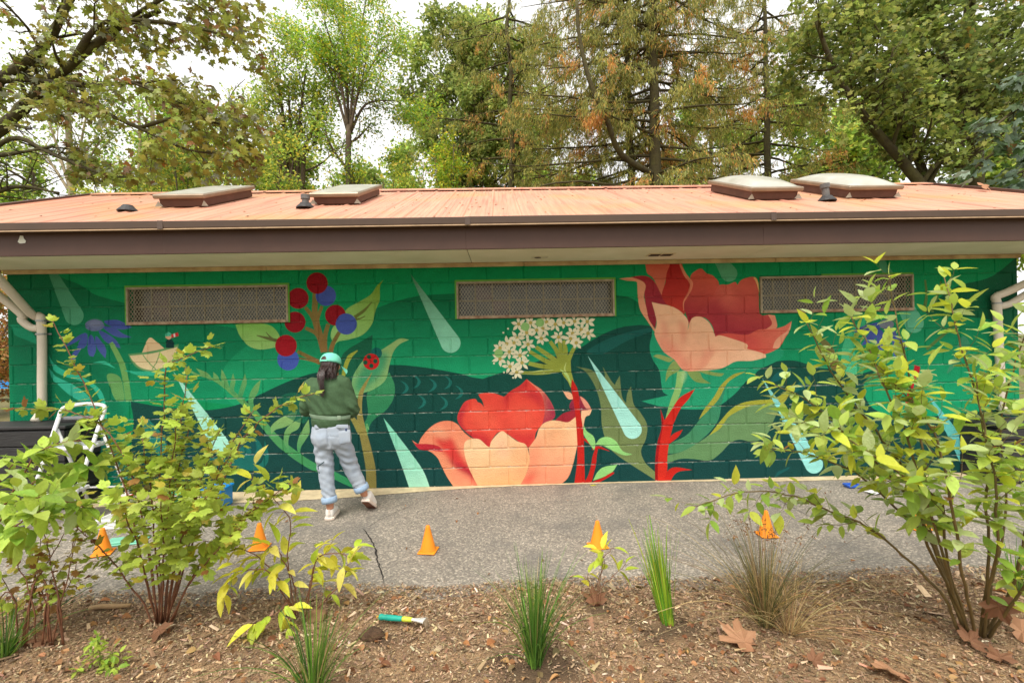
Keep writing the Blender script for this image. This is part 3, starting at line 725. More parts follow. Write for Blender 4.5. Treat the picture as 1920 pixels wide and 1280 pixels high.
    p = fill([(780, 150), (820, 110), (860, 95), (900, 130), (950, 150), (990, 200), (985, 260), (960, 300), (920, 380), (840, 450), (790, 480), (770, 530, 1), (750, 450), (728, 390), (740, 300), (785, 230)], (212, 92, 72), (164, 44, 56), ((860, 180), (800, 460)), off=Dq)
    p = fill([(940, 310), (990, 222), (1060, 215), (1112, 195), (1130, 217, 1), (1170, 175), (1262, 158), (1290, 230), (1300, 430), (1380, 440), (1400, 500), (1380, 560), (1200, 600), (1050, 590), (965, 610, 1), (940, 520), (880, 460), (800, 470), (900, 370)], (214, 96, 78), (172, 52, 62), ((1120, 220), (1080, 560)), off=Dq)
    fill([(940, 330), (1060, 360), (1040, 540), (900, 470), (800, 470), (900, 380)], (166, 46, 58), soft=16, clip=p, off=Dq, alpha=.7)
    fill([(1000, 230), (1100, 210), (1100, 380), (1010, 360)], (224, 112, 92), soft=16, clip=p, off=Dq, alpha=.6)
    stroke([(1258, 160), (1280, 200), (1295, 270)], [14, 16, 6], (240, 186, 120), off=Dq)
    stroke([(700, 60), (738, 140), (785, 205), (768, 275), (728, 345), (728, 410)], [14, 22, 24, 16, 10, 4], (232, 136, 104), off=Dq)
    fill([(1360, 440, 1), (1412, 445, 1), (1428, 530), (1385, 556), (1330, 560), (1390, 510)], (238, 150, 118), off=Dq)
    p = fill([(965, 605), (1050, 580), (1200, 590), (1290, 552), (1400, 546), (1480, 526), (1538, 488, 1), (1522, 560), (1484, 620), (1440, 690), (1330, 736), (1260, 715), (1190, 710), (1100, 640)], (234, 124, 100), (222, 90, 76), ((1450, 540), (1250, 700)), off=Dq)
    fill([(1090, 620), (1240, 600), (1300, 660), (1200, 690)], (214, 84, 78), soft=9, clip=p, off=Dq, alpha=.6)
    fill([(1538, 488, 1), (1522, 560), (1490, 600), (1440, 692, 1), (1395, 692, 1), (1412, 640), (1450, 600), (1505, 560)], (246, 172, 136), off=Dq)
    p = fill([(1040, 660), (1200, 695), (1330, 732), (1345, 760, 1), (1240, 785), (1120, 790), (1040, 830), (960, 852), (780, 864, 1), (860, 780), (950, 700)], (252, 200, 160), (250, 186, 148), ((1250, 720), (900, 850)), off=Dq)
    p = fill([(488, 346, 1), (560, 362), (600, 368), (660, 388), (720, 430), (762, 490), (758, 556, 1), (788, 470), (850, 455), (910, 490), (942, 540), (965, 606, 1), (1000, 595), (1090, 620), (1200, 660), (1200, 702, 1), (1070, 680), (990, 700), (940, 760), (890, 830), (800, 862), (720, 852), (660, 780), (580, 720), (530, 640), (510, 580), (525, 490)], (250, 196, 154), (244, 168, 134), ((820, 500), (700, 820)), off=Dq)
    fill([(520, 600), (560, 680), (660, 780), (720, 850), (800, 860), (720, 760), (640, 660)], (236, 138, 112), soft=12, clip=p, off=Dq, alpha=.7)
    fill([(690, 480), (750, 540), (720, 680), (700, 560)], (232, 140, 110), soft=8, clip=p, off=Dq, alpha=.6); fill([(560, 490), (590, 500), (620, 660), (580, 600)], (232, 144, 116), soft=8, clip=p, off=Dq, alpha=.6)
    fill([(880, 720), (960, 690), (900, 800), (840, 850)], (236, 146, 118), soft=9, clip=p, off=Dq, alpha=.6)
    # right side plants
    fill([(330, 598, 1), (420, 620), (500, 710), (556, 862, 1), (480, 850), (445, 740), (400, 660)], (112, 116, 66), (132, 112, 62), ((350, 620), (520, 850)), off=Eq)
    fill([(734, 430, 1), (690, 490), (600, 580), (556, 700), (556, 830), (590, 884), (668, 886, 1), (668, 800), (650, 700), (662, 620), (722, 530)], (56, 178, 124), (84, 200, 146), ((700, 500), (600, 850)), off=Eq)
    stroke([(810, 630), (750, 730), (690, 880)], [30, 40, 40], (120, 184, 104), (84, 170, 104), off=Eq)
    for P in ([(840, 500), (760, 510), (618, 562, 1), (720, 582), (835, 550)], [(835, 548), (760, 580), (694, 676, 1), (770, 645), (835, 585)], [(845, 550), (812, 620), (808, 765, 1), (850, 740), (872, 620)], [(882, 560), (862, 640), (880, 750, 1), (912, 735), (908, 620)], [(912, 550), (930, 640), (945, 770, 1), (980, 700), (962, 600)], [(940, 540), (990, 620), (1095, 660, 1), (1010, 690), (950, 620)]):
        fill(P, bl, bl2, ((800, 520), (850, 760)), off=Eq)
    disc((1662, 608), 14, (120, 128, 140), ry=9)
    fill([(1100, 815, 1), (1142, 830, 1), (1130, 890), (1092, 980), (1076, 1145, 1), (1022, 1155, 1), (1050, 1020), (1075, 930)], (186, 34, 44), off=Eq)
    for P in ([(1180, 180), (1190, 300), (1170, 420)], [(1300, 190), (1270, 300), (1230, 420)], [(1380, 330), (1370, 400), (1320, 500)], [(1480, 410), (1430, 470), (1370, 540), (1190, 700)]): stroke(P, [14, 20, 24], (92, 130, 66), off=Eq)
    fill([(1460, 600), (1520, 700), (1400, 830), (1340, 880), (1380, 780)], (64, 150, 110), off=Eq)
    # rain drops over everything
    drop((66, 446), (139, 592), 17.5, (58, 132, 96), (82, 164, 124))
    drop((769, 513), (845, 643), 18.5, (86, 140, 106), (146, 222, 186))
    drop((325, 696), (413, 834), 17, (168, 238, 212), (176, 242, 220))
    fill([(719, 783, 1), (745, 815), (775, 855), (795, 885), (810, 925, 1), (771, 925, 1), (752, 870), (735, 825)], (128, 222, 188), (178, 240, 214), ((719, 783), (790, 915)))
    drop((1102, 667), (1186, 805), 17.3, (160, 228, 214), (176, 240, 226))
    drop((1429, 709), (1526, 870), 17, (132, 216, 208), (156, 230, 224))
    drop((1310, 430), (1367, 513), 15.5, (70, 150, 108), (92, 172, 128))
    drop((1615, 420), (1714, 606), 18, (60, 140, 100), (98, 186, 146))
    drop((1738, 735), (1822, 870), 18, (96, 196, 188), (112, 208, 204))
paint_mural()

def mural_mat(joint=False):
    img = bpy.data.images.get('mural_paint') or bpy.data.images.new('mural_paint', MW, MH, alpha=False, float_buffer=True)
    img.colorspace_settings.name = 'Linear Rec.709'
    buf = np.ones((MH, MW, 4), np.float32)
    buf[..., :3] = IMG * 0.80
    img.pixels.foreach_set(buf.ravel())
    img.pack()
    m = bpy.data.materials.new('mural_paint')
    m.use_nodes = True
    N, L = m.node_tree.nodes, m.node_tree.links
    b = N['Principled BSDF']
    b.inputs['Roughness'].default_value = 0.65
    b.inputs['Specular IOR Level'].default_value = 0.14
    g = N.new('ShaderNodeNewGeometry')
    sp = N.new('ShaderNodeSeparateXYZ'); L.new(g.outputs['Position'], sp.inputs[0])
    a1 = N.new('ShaderNodeMapRange'); a1.inputs['From Min'].default_value = XL; a1.inputs['From Max'].default_value = XR
    a2 = N.new('ShaderNodeMapRange'); a2.inputs['From Min'].default_value = 0; a2.inputs['From Max'].default_value = ZW
    L.new(sp.outputs[0], a1.inputs[0]); L.new(sp.outputs[2], a2.inputs[0])
    cb = N.new('ShaderNodeCombineXYZ'); L.new(a1.outputs[0], cb.inputs[0]); L.new(a2.outputs[0], cb.inputs[1])
    t = N.new('ShaderNodeTexImage'); t.image = img; t.extension = 'EXTEND'
    L.new(cb.outputs[0], t.inputs[0])
    # brushed unevenness of the paint
    ns = N.new('ShaderNodeTexNoise'); ns.inputs['Scale'].default_value = 7; ns.inputs['Detail'].default_value = 8
    mp = N.new('ShaderNodeMapping'); mp.inputs['Scale'].default_value = (1, 1, 1.6)
    L.new(g.outputs['Position'], mp.inputs[0]); L.new(mp.outputs[0], ns.inputs['Vector'])
    mr = N.new('ShaderNodeMapRange'); mr.inputs['To Min'].default_value = 0.80; mr.inputs['To Max'].default_value = 1.18
    L.new(ns.outputs[0], mr.inputs[0])
    mm = N.new('ShaderNodeMix'); mm.data_type = 'RGBA'; mm.blend_type = 'MULTIPLY'; mm.inputs[0].default_value = 1
    L.new(t.outputs[0], mm.inputs[6]); L.new(mr.outputs[0], mm.inputs[7])
    out = mm.outputs[2]
    if joint:       # pale bare mortar, with the highlight along lower bed joints painted in
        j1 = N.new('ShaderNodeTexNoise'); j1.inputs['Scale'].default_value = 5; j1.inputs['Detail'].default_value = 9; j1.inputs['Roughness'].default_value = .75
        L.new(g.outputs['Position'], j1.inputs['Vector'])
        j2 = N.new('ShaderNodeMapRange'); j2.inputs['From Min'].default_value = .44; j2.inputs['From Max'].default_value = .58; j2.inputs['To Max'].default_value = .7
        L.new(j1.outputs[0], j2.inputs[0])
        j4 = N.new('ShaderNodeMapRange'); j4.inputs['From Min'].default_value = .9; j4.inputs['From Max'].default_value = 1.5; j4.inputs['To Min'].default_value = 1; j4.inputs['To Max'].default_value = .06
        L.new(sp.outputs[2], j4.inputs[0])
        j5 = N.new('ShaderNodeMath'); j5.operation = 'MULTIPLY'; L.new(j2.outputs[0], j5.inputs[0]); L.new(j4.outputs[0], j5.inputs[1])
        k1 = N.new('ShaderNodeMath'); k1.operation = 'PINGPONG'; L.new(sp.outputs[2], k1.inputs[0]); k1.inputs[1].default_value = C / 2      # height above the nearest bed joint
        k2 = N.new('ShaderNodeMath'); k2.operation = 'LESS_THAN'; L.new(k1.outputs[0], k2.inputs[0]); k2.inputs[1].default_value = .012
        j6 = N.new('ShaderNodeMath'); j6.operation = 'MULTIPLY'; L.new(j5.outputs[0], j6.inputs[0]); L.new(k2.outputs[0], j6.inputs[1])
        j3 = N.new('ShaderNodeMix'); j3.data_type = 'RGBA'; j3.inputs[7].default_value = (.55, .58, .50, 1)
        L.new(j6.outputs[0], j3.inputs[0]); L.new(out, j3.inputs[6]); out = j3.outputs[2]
    L.new(out, b.inputs['Base Color'])
    bn = N.new('ShaderNodeTexNoise'); bn.inputs['Scale'].default_value = 75; bn.inputs['Detail'].default_value = 7
    L.new(g.outputs['Position'], bn.inputs['Vector'])
    bp = N.new('ShaderNodeBump'); bp.inputs['Strength'].default_value = 0.8; bp.inputs['Distance'].default_value = 0.012
    L.new(bn.outputs[0], bp.inputs['Height']); L.new(bp.outputs[0], b.inputs['Normal'])
    return m
M_MURAL = mural_mat()
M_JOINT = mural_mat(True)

# ------------------------------------------------------------------ front wall: backing with joints, and each block
wall = MB()
zc = [0, WZ0, WZ1, ZS]
xcuts = sorted([XL, XR] + [x for w in WINX for x in w])
YJ = 0.008
for i in range(3):
    for j in range(len(xcuts) - 1):
        xm = (xcuts[j] + xcuts[j + 1]) / 2
        if i == 1 and any(a < xm < b for a, b in WINX): continue
        wall.sheet([[(xcuts[j], YJ, zc[i]), (xcuts[j + 1], YJ, zc[i])], [(xcuts[j], YJ, zc[i + 1]), (xcuts[j + 1], YJ, zc[i + 1])]])
for a, b in WINX:       # reveals
    for P in ([(a, YJ, WZ0), (a, YJ, WZ1), (a, 0.19, WZ1), (a, 0.19, WZ0)], [(b, YJ, WZ0), (b, 0.19, WZ0), (b, 0.19, WZ1), (b, YJ, WZ1)], [(a, YJ, WZ0), (a, 0.19, WZ0), (b, 0.19, WZ0), (b, YJ, WZ0)], [(a, YJ, WZ1), (b, YJ, WZ1), (b, 0.19, WZ1), (a, 0.19, WZ1)]):
        wall.add(P, [[0, 1, 2, 3]])
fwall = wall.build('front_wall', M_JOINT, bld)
PH = at_y(885, 905)[0]
GAP = 0.008
meshes = {}
spans = []
for k in range(12):
    ph = PH + (k % 2) * BW / 2
    x = ph - BW * math.ceil((ph - XL) / BW)
    while x < XR:
        segs = [(max(x, XL), min(x + BW, XR))]
        if k in (9, 10):
            for wa, wb in WINX:
                ns_ = []
                for a, b in segs:
                    if b <= wa or a >= wb: ns_.append((a, b))
                    else:
                        if a < wa: ns_.append((a, wa))
                        if b > wb: ns_.append((wb, b))
                segs = ns_
        for a, b in segs:
            if b - a > 0.03: spans.append((k, a, b))
        x += BW
spans.sort(key=lambda s: -(s[2] - s[1]) * (0.6 if s[0] == 11 else 1))
rest = MB()
for n, (k, a, b) in enumerate(spans):
    h = C if k < 11 else ZS - 11 * C
    if k == 11 and h < 0.03: continue
    w = round(b - a, 4)
    cx, cz = (a + b) / 2, k * C + h / 2
    if n >= 300:
        rest.box((cx, 0.05, cz), (w - GAP, 0.1, h - GAP), bev=0.006); continue
    key = (w, round(h, 4))
    if key not in meshes:
        meshes[key] = MB().box((0, 0.05, 0), (w - GAP, 0.1, h - GAP), bev=0.0075).mesh('block', M_MURAL)
    o = bpy.data.objects.new('block', meshes[key])
    link(o, Matrix.Translation((cx, rnd.uniform(-0.002, 0.002), cz)) @ Matrix.Rotation(rnd.uniform(-.006, .006), 4, 'Z') @ Matrix.Rotation(rnd.uniform(-.009, .009), 4, 'X'), fwall)
if rest.n: rest.build('block_offcuts', M_MURAL, fwall, kind='stuff')
# other walls
M_SIDE = mat('painted_block_side', (16, 110, 74), 0.7)
bw = MB()
bw.box((XL + 0.1, YB / 2 + 0.055, ZW / 2), (0.2, YB - 0.11, ZW)); bw.box((XR - 0.1, YB / 2 + 0.055, ZW / 2), (0.2, YB - 0.11, ZW)); bw.box((0, YB, ZW / 2), (XR - XL, 0.2, ZW - 0.002))
bw.build('side_wall', M_SIDE, bld)
for s, x in ((-1, RXL + 0.75), (1, RXR - 0.75)):
    MB().add([(x, 0.1, ZW), (x, YB, ZW), (x, YRIDGE, ZR - 0.2)], [[0, 1, 2]]).build('gable_wall', M_SIDE, bld)

# ------------------------------------------------------------------ windows with wire guards
M_FRAME = mat('window_frame_paint', (160, 150, 124), 0.6, scale=20, rgb2=(126, 114, 90))
M_WIRE = mat('guard_wire', (156, 148, 124), 0.5, scale=30, var=0.25, metal=0.3)
M_TAPE = mat('green_tape', (86, 150, 42), 0.7)
M_PANE = mat('dusty_pane', (74, 72, 60), 0.25, scale=5, rgb2=(40, 38, 30), spec=0.6, coord='Position')
M_PANE2 = mat('dusty_red_pane', (98, 66, 60), 0.25, scale=5, rgb2=(50, 40, 34), spec=0.6, coord='Position')
M_DARK = mat('dark_inside', (24, 22, 18), 0.9)
M_RUST = mat('rusty_sill', (120, 84, 62), 0.8, scale=25, rgb2=(170, 150, 124))
for wi, (xa, xb) in enumerate(WINX):
    w = part_empty('window', ((xa + xb) / 2, 0.02, WZ0), bld)
    mb = MB()
    ft = 0.022
    for (c, s) in (((xa + ft / 2, -0.004, (WZ0 + WZ1) / 2), (ft, 0.03, WZ1 - WZ0 - 0.002)), ((xb - ft / 2, -0.004, (WZ0 + WZ1) / 2), (ft, 0.03, WZ1 - WZ0 - 0.002)), (((xa + xb) / 2, -0.004, WZ1 - ft / 2), (xb - xa - 2 * ft, 0.028, ft))):
        mb.box(c, s, bev=0.004)
    mb.build('frame', M_FRAME, w)
    MB().box(((xa + xb) / 2, -0.008, WZ0 + 0.016), (xb - xa - 2 * ft, 0.04, 0.032), bev=0.005).build('sill', M_RUST, w)
    # expanded metal: zigzag strands
    g = MB()
    x0, x1, z0, z1 = xa + ft, xb - ft, WZ0 + 0.032, WZ1 - ft
    cw, chh = 0.0335, 0.052
    nx, nz = int((x1 - x0) / cw), int((z1 - z0) / (chh / 2)) + 1
    dz = (z1 - z0) / nz
    for i in range(nz + 1):
        zz = z0 + i * dz
        pts = []
        for j in range(2 * nx + 1):
            pts.append((x0 + (x1 - x0) * j / (2 * nx), 0.004, zz + (dz / 2 if (j + i) % 2 else -dz / 2)))
        P = np.array(pts); P[:, 2] = np.clip(P[:, 2], z0 - 0.004, z1 + 0.004)
        t = 0.0034
        up = P + (0, 0, t); dn = P - (0, 0, t)
        rings = np.stack([up + (0, -0.002, 0), up + (0, 0.002, 0), dn + (0, 0.002, 0), dn + (0, -0.002, 0)], 1)
        g.loft(rings)
    g.build('wire_guard', M_WIRE, w)
    # glazing behind
    npx = 9
    pw = (xb - xa - 0.02) / npx
    bars = MB()
    for i in range(npx):
        for j in range(2):
            ph_ = (WZ1 - WZ0) / 2
            MB().box((xa + 0.01 + (i + 0.5) * pw, 0.10 + rnd.uniform(-.003, .003), WZ0 + (j + 0.5) * ph_), (pw - 0.014, 0.006, ph_ - 0.014), rot=Matrix.Rotation(rnd.uniform(-.03, .03), 3, 'Z')).build('pane', M_PANE2 if (wi, i, j) in ((0, 0, 0), (0, 1, 1), (1, 2, 0), (1, 1, 1), (0, 1, 0)) else M_PANE, w)
    for i in range(npx + 1): bars.box((xa + 0.01 + i * pw, 0.098, (WZ0 + WZ1) / 2), (0.013, 0.016, WZ1 - WZ0 - 0.004))
    bars.box(((xa + xb) / 2, 0.096, (WZ0 + WZ1) / 2), (xb - xa - 0.02, 0.016, 0.013))
    bars.build('glazing_bars', M_FRAME, w)
    MB().box(((xa + xb) / 2, 0.16, (WZ0 + WZ1) / 2), (xb - xa - 0.004, 0.01, WZ1 - WZ0 - 0.004)).build('dark_backing', M_DARK, w)
    tp = MB()
    if wi == 2:
        tp.box((xa + (xb - xa) * 0.7, -0.006, WZ1 + 0.008), ((xb - xa) * 0.6, 0.006, 0.02))
    else:
        tp.box(((xa + xb) / 2, -0.006, WZ1 + 0.009), (xb - xa + 0.03, 0.006, 0.02))
        tp.box((xa - 0.008, -0.006, (WZ0 + WZ1) / 2), (0.016, 0.006, WZ1 - WZ0))
        tp.box((xb + 0.008, -0.006, (WZ0 + WZ1) / 2), (0.016, 0.006, WZ1 - WZ0))
    tp.build('masking_tape', M_TAPE, w)

# ------------------------------------------------------------------ roof
slope = np.array([0, YRIDGE - YEAVE, ZR - ZE]); SLEN = np.linalg.norm(slope); sdir = slope / SLEN
snrm = np.array([0, -sdir[2], sdir[1]])
def roof_mat():
    m = mat('faded_salmon_metal', (188, 116, 96), 0.55, scale=1.6, rgb2=(202, 144, 120), coord='Position', stretch=(3, 0.5, 0.5), detail=7, spec=0.5)
    N, L = m.node_tree.nodes, m.node_tree.links
    b = N['Principled BSDF']
    src = b.inputs['Base Color'].links[0].from_socket
    pos = N.new('ShaderNodeNewGeometry').outputs['Position']
    # streaks of chalking down the slope
    mp = N.new('ShaderNodeMapping'); mp.inputs['Scale'].default_value = (14, 0.6, 0.6); L.new(pos, mp.inputs[0])
    n1 = N.new('ShaderNodeTexNoise'); n1.inputs['Scale'].default_value = 2; n1.inputs['Detail'].default_value = 6; L.new(mp.outputs[0], n1.inputs['Vector'])
    r1 = N.new('ShaderNodeMapRange'); r1.inputs['From Min'].default_value = .35; r1.inputs['From Max'].default_value = .75; r1.inputs['To Max'].default_value = .85; L.new(n1.outputs[0], r1.inputs[0])
    m1 = N.new('ShaderNodeMix'); m1.data_type = 'RGBA'; m1.inputs[7].default_value = (*lin((206, 162, 132)), 1)
    L.new(r1.outputs[0], m1.inputs[0]); L.new(src, m1.inputs[6])
    # algae patches
    n2 = N.new('ShaderNodeTexNoise'); n2.inputs['Scale'].default_value = 0.9; n2.inputs['Detail'].default_value = 5; L.new(pos, n2.inputs['Vector'])
    r2 = N.new('ShaderNodeMapRange'); r2.inputs['From Min'].default_value = .52; r2.inputs['From Max'].default_value = .74; r2.inputs['To Max'].default_value = .6; L.new(n2.outputs[0], r2.inputs[0])
    m2 = N.new('ShaderNodeMix'); m2.data_type = 'RGBA'; m2.inputs[7].default_value = (*lin((176, 144, 78)), 1)
    L.new(r2.outputs[0], m2.inputs[0]); L.new(m1.outputs[2], m2.inputs[6])
    # lichen specks
    n3 = N.new('ShaderNodeTexVoronoi'); n3.inputs['Scale'].default_value = 5.5; L.new(pos, n3.inputs['Vector'])
    r3 = N.new('ShaderNodeMapRange'); r3.inputs['From Min'].default_value = .075; r3.inputs['From Max'].default_value = .05; L.new(n3.outputs['Distance'], r3.inputs[0])
    m3 = N.new('ShaderNodeMix'); m3.data_type = 'RGBA'; m3.inputs[7].default_value = (*lin((112, 78, 52)), 1)
    L.new(r3.outputs[0], m3.inputs[0]); L.new(m2.outputs[2], m3.inputs[6])
    L.new(m3.outputs[2], b.inputs['Base Color'])
    return m
M_ROOF = roof_mat()
M_BROWN = mat('brown_trim_metal', (80, 55, 45), 0.5, scale=2.5, var=0.12, coord='Position', detail=7)
M_GUT = mat('brown_gutter_metal', (80, 60, 47), 0.38, scale=3, var=0.14, coord='Position', spec=0.6)
M_LIP = mat('worn_gutter_edge', (178, 150, 120), 0.45, var=0.2, scale=12, coord='Position')
RW = RXR - RXL
NP = 15
PWD = RW / NP
dk = MB()
rb = np.array([0, YRIDGE, ZR]); 
for sgn in (-1, 1):
    ye = YRIDGE + sgn * (YRIDGE - YEAVE)
    dk.add([(RXL + .02, ye, ZE - 0.03), (RXR - .02, ye, ZE - 0.03), (RXR - .02, YRIDGE, ZR - 0.03), (RXL + .02, YRIDGE, ZR - 0.03)], [[0, 1, 2, 3]])
roof = dk.build('roof', M_BROWN, bld)
prof = []
maj = PWD / 3
for r_ in range(3):
    x = r_ * maj
    prof += [(x, 0.0), (x + 0.014, 0.012), (x + 0.032, 0.012), (x + 0.046, 0.0)]
    for q in range(4):
        xm = x + 0.046 + (maj - 0.046) * (q + 1) / 5
        prof += [(xm - 0.010, 0.0), (xm - 0.004, 0.0035), (xm + 0.004, 0.0035), (xm + 0.010, 0.0)]
prof += [(PWD + 0.0, 0.0)]
prof = np.array(prof)
def panel_mesh(sgn):
    a = np.array([[x, YEAVE * 0 , 0] for x, h in prof])
    e = np.array([0, YRIDGE + sgn * (YRIDGE - YEAVE + 0.04), ZE - 0.015])
    t = np.array([0, YRIDGE, ZR])
    n = snrm * (1, 1, 1) if sgn < 0 else snrm * (1, -1, 1)
    lo = np.array([[x, 0, 0] for x, h in prof]) + e + np.outer(prof[:, 1], n)
    hi = np.array([[x, 0, 0] for x, h in prof]) + t + np.outer(prof[:, 1], n)
    mid = (lo + hi) / 2
    return MB().sheet([lo, mid, hi] if sgn < 0 else [hi, mid, lo]).mesh('roof_panel', M_ROOF)
pm = {s: panel_mesh(s) for s in (-1, 1)}
for s in (-1, 1):
    for i in range(NP):
        o = bpy.data.objects.new('roof_panel', pm[s])
        link(o, Matrix.Translation((RXL + i * PWD, 0, 0.0015 * (i % 2))), roof)
# ridge caps with closure teeth
for i in range(5):
    x0, x1 = RXL + i * RW / 5, RXL + (i + 1) * RW / 5 + 0.04
    m_ = MB()
    for s in (-1, 1):
        d = np.array([0, s * sdir[1], -sdir[2]])
        top = np.array([0, YRIDGE, ZR + 0.035 + 0.002 * (i % 2)])
        lowp = top + d * 0.17
        m_.add([(x0, *top[1:]), (x1, *top[1:]), (x1, *lowp[1:]), (x0, *lowp[1:]), (x0, lowp[1], lowp[2] - 0.014), (x1, lowp[1], lowp[2] - 0.014)], [[0, 1, 2, 3] if s > 0 else [3, 2, 1, 0], [3, 2, 5, 4]])
    m_.build('ridge_cap', M_ROOF, roof)
# rake trims
for x in (RXL - 0.03, RXR + 0.03):
    for s in (-1, 1):
        lo = np.array([x, YRIDGE + s * (YRIDGE - YEAVE + .03), ZE - 0.05]); hi = np.array([x, YRIDGE, ZR - 0.05])
        rings = []
        for p in (lo, hi):
            rings.append([p + (-.05, 0, -.12), p + (.05, 0, -.12), p + (.05, 0, .085), p + (-.05, 0, .085)])
        MB().loft(rings).build('rake_trim', M_BROWN, bld)
# gutter and fascia pieces (seams where the photo has them)
seam = [RXL - 0.08] + [at_y(u, 440, YEAVE)[0] for u in (312, 872, 1430)] + [RXR + 0.08]
ZG0 = at_y(900, 422, YEAVE - 0.1)[2]
for i in range(4):
    a, b = seam[i] + 0.001, seam[i + 1] - 0.001
    dz = -0.003 * (i % 2)
    f_ = MB().box(((a + b) / 2, YEAVE - 0.012 - 0.003 * (i % 2), (ZF0 + ZE - 0.02) / 2), (b - a + 0.02 * (i % 2), 0.024, ZE - 0.02 - ZF0), bev=0.003)
    f_.build('fascia_board', M_BROWN, bld)
    yo = YEAVE - 0.025
    zt = ZE - 0.012 + dz
    out = [(yo, ZG0), (yo - 0.09, ZG0), (yo - 0.10, ZG0 + 0.012), (yo - 0.105, zt - 0.008), (yo - 0.105, zt), (yo - 0.088, zt), (yo - 0.088, zt - 0.006), (yo - 0.098, zt - 0.01), (yo - 0.092, ZG0 + 0.014), (yo - 0.006, ZG0 + 0.014), (yo - 0.006, zt), (yo, zt)]
    ga, gb = a + 0.035, b + 0.035
    rings = [[(x, y, z) for y, z in out] for x in (ga, gb)]
    gut = MB().loft(rings)
    go = gut.build('gutter', M_GUT, bld)
    MB().box(((ga + gb) / 2, yo - 0.096, ZG0 - 0.002), (gb - ga, 0.012, 0.011), bev=0.003).build('lower_lip', M_LIP, go)
    MB().box((gb, yo - 0.104, (ZG0 + zt) / 2), (0.05, 0.006, zt - ZG0 + 0.004), bev=0.002).build('joint_sleeve', M_GUT, go)
# soffit panels, wall trim, vents
M_SOF = mat('cream_soffit_paint', (234, 229, 206), 0.75, scale=2.2, rgb2=(216, 212, 184), coord='Position', detail=7)
M_TRIMW = mat('tan_trim_paint', (198, 176, 132), 0.7, scale=6, rgb2=(160, 132, 96), coord='Position', detail=6)
ss = [RXL, at_y(290, 490, -0.4)[0], at_y(880, 480, -0.4)[0], at_y(1420, 470, -0.4)[0], RXR]
for i in range(4):
    MB().box(((ss[i] + ss[i + 1]) / 2, (YEAVE + 0.0) / 2, ZS + 0.006), (ss[i + 1] - ss[i] - 0.006, -YEAVE - 0.004, 0.012), bev=0.002).build('soffit_panel', M_SOF, bld)
for i in range(4):
    a, b = XL - 0.02 + (XR - XL + .04) * i / 4, XL - 0.02 + (XR - XL + .04) * (i + 1) / 4
    MB().box(((a + b) / 2, -0.014 - 0.001 * (i % 2), ZS - 0.024), (b - a - 0.003, 0.026, 0.045), bev=0.006).build('wall_trim', M_TRIMW, bld)
MB().box((XL - 0.35, -0.03, ZS - 0.02), (0.62, 0.05, 0.035), bev=0.004).build('wall_trim', M_TRIMW, bld)
M_VENT = mat('vent_dark', (52, 40, 32), 0.9)
va, vb = at_y(1222, 483, -0.35), at_y(1258, 483, -0.35)
vx = (va[0] + vb[0]) / 2
v_ = MB().box((vx, -0.33, ZS - 0.003), (0.27, 0.15, 0.006), bev=0.002).build('soffit_vent', mat('vent_frame', (206, 190, 156), 0.6), bld)
for s in (-1, 1): MB().box((vx + s * 0.062, -0.33, ZS - 0.0065), (0.105, 0.11, 0.004)).build('louvre', M_VENT, v_)
px_ = at_y(1012, 487, -0.3)[0]
p_ = MB().box((px_, -0.3, ZS - 0.003), (0.17, 0.10, 0.006), bev=0.002).build('patch_plate', mat('plate_paint', (204, 198, 176), 0.6), bld)
MB().lathe([(0.035, 0), (0.035, 0.002)], (px_ - 0.02, -0.3, ZS - 0.008), 12).build('hole', M_VENT, p_)
pp = at_y(41, 449, YEAVE - 0.026)
o = MB().add([(pp[0] + 0.035 * a, YEAVE - 0.0285, pp[2] + 0.036 * b) for a, b in ((-1, -.6), (-.5, -1), (.2, -1), (.9, -.9), (1.1, -.4), (.6, .2), (.4, .9), (-.4, 1), (-.6, .3))], [list(range(9))]).build('peeled_paint_patch', mat('bare_patch', (214, 214, 202), 0.8), bld)

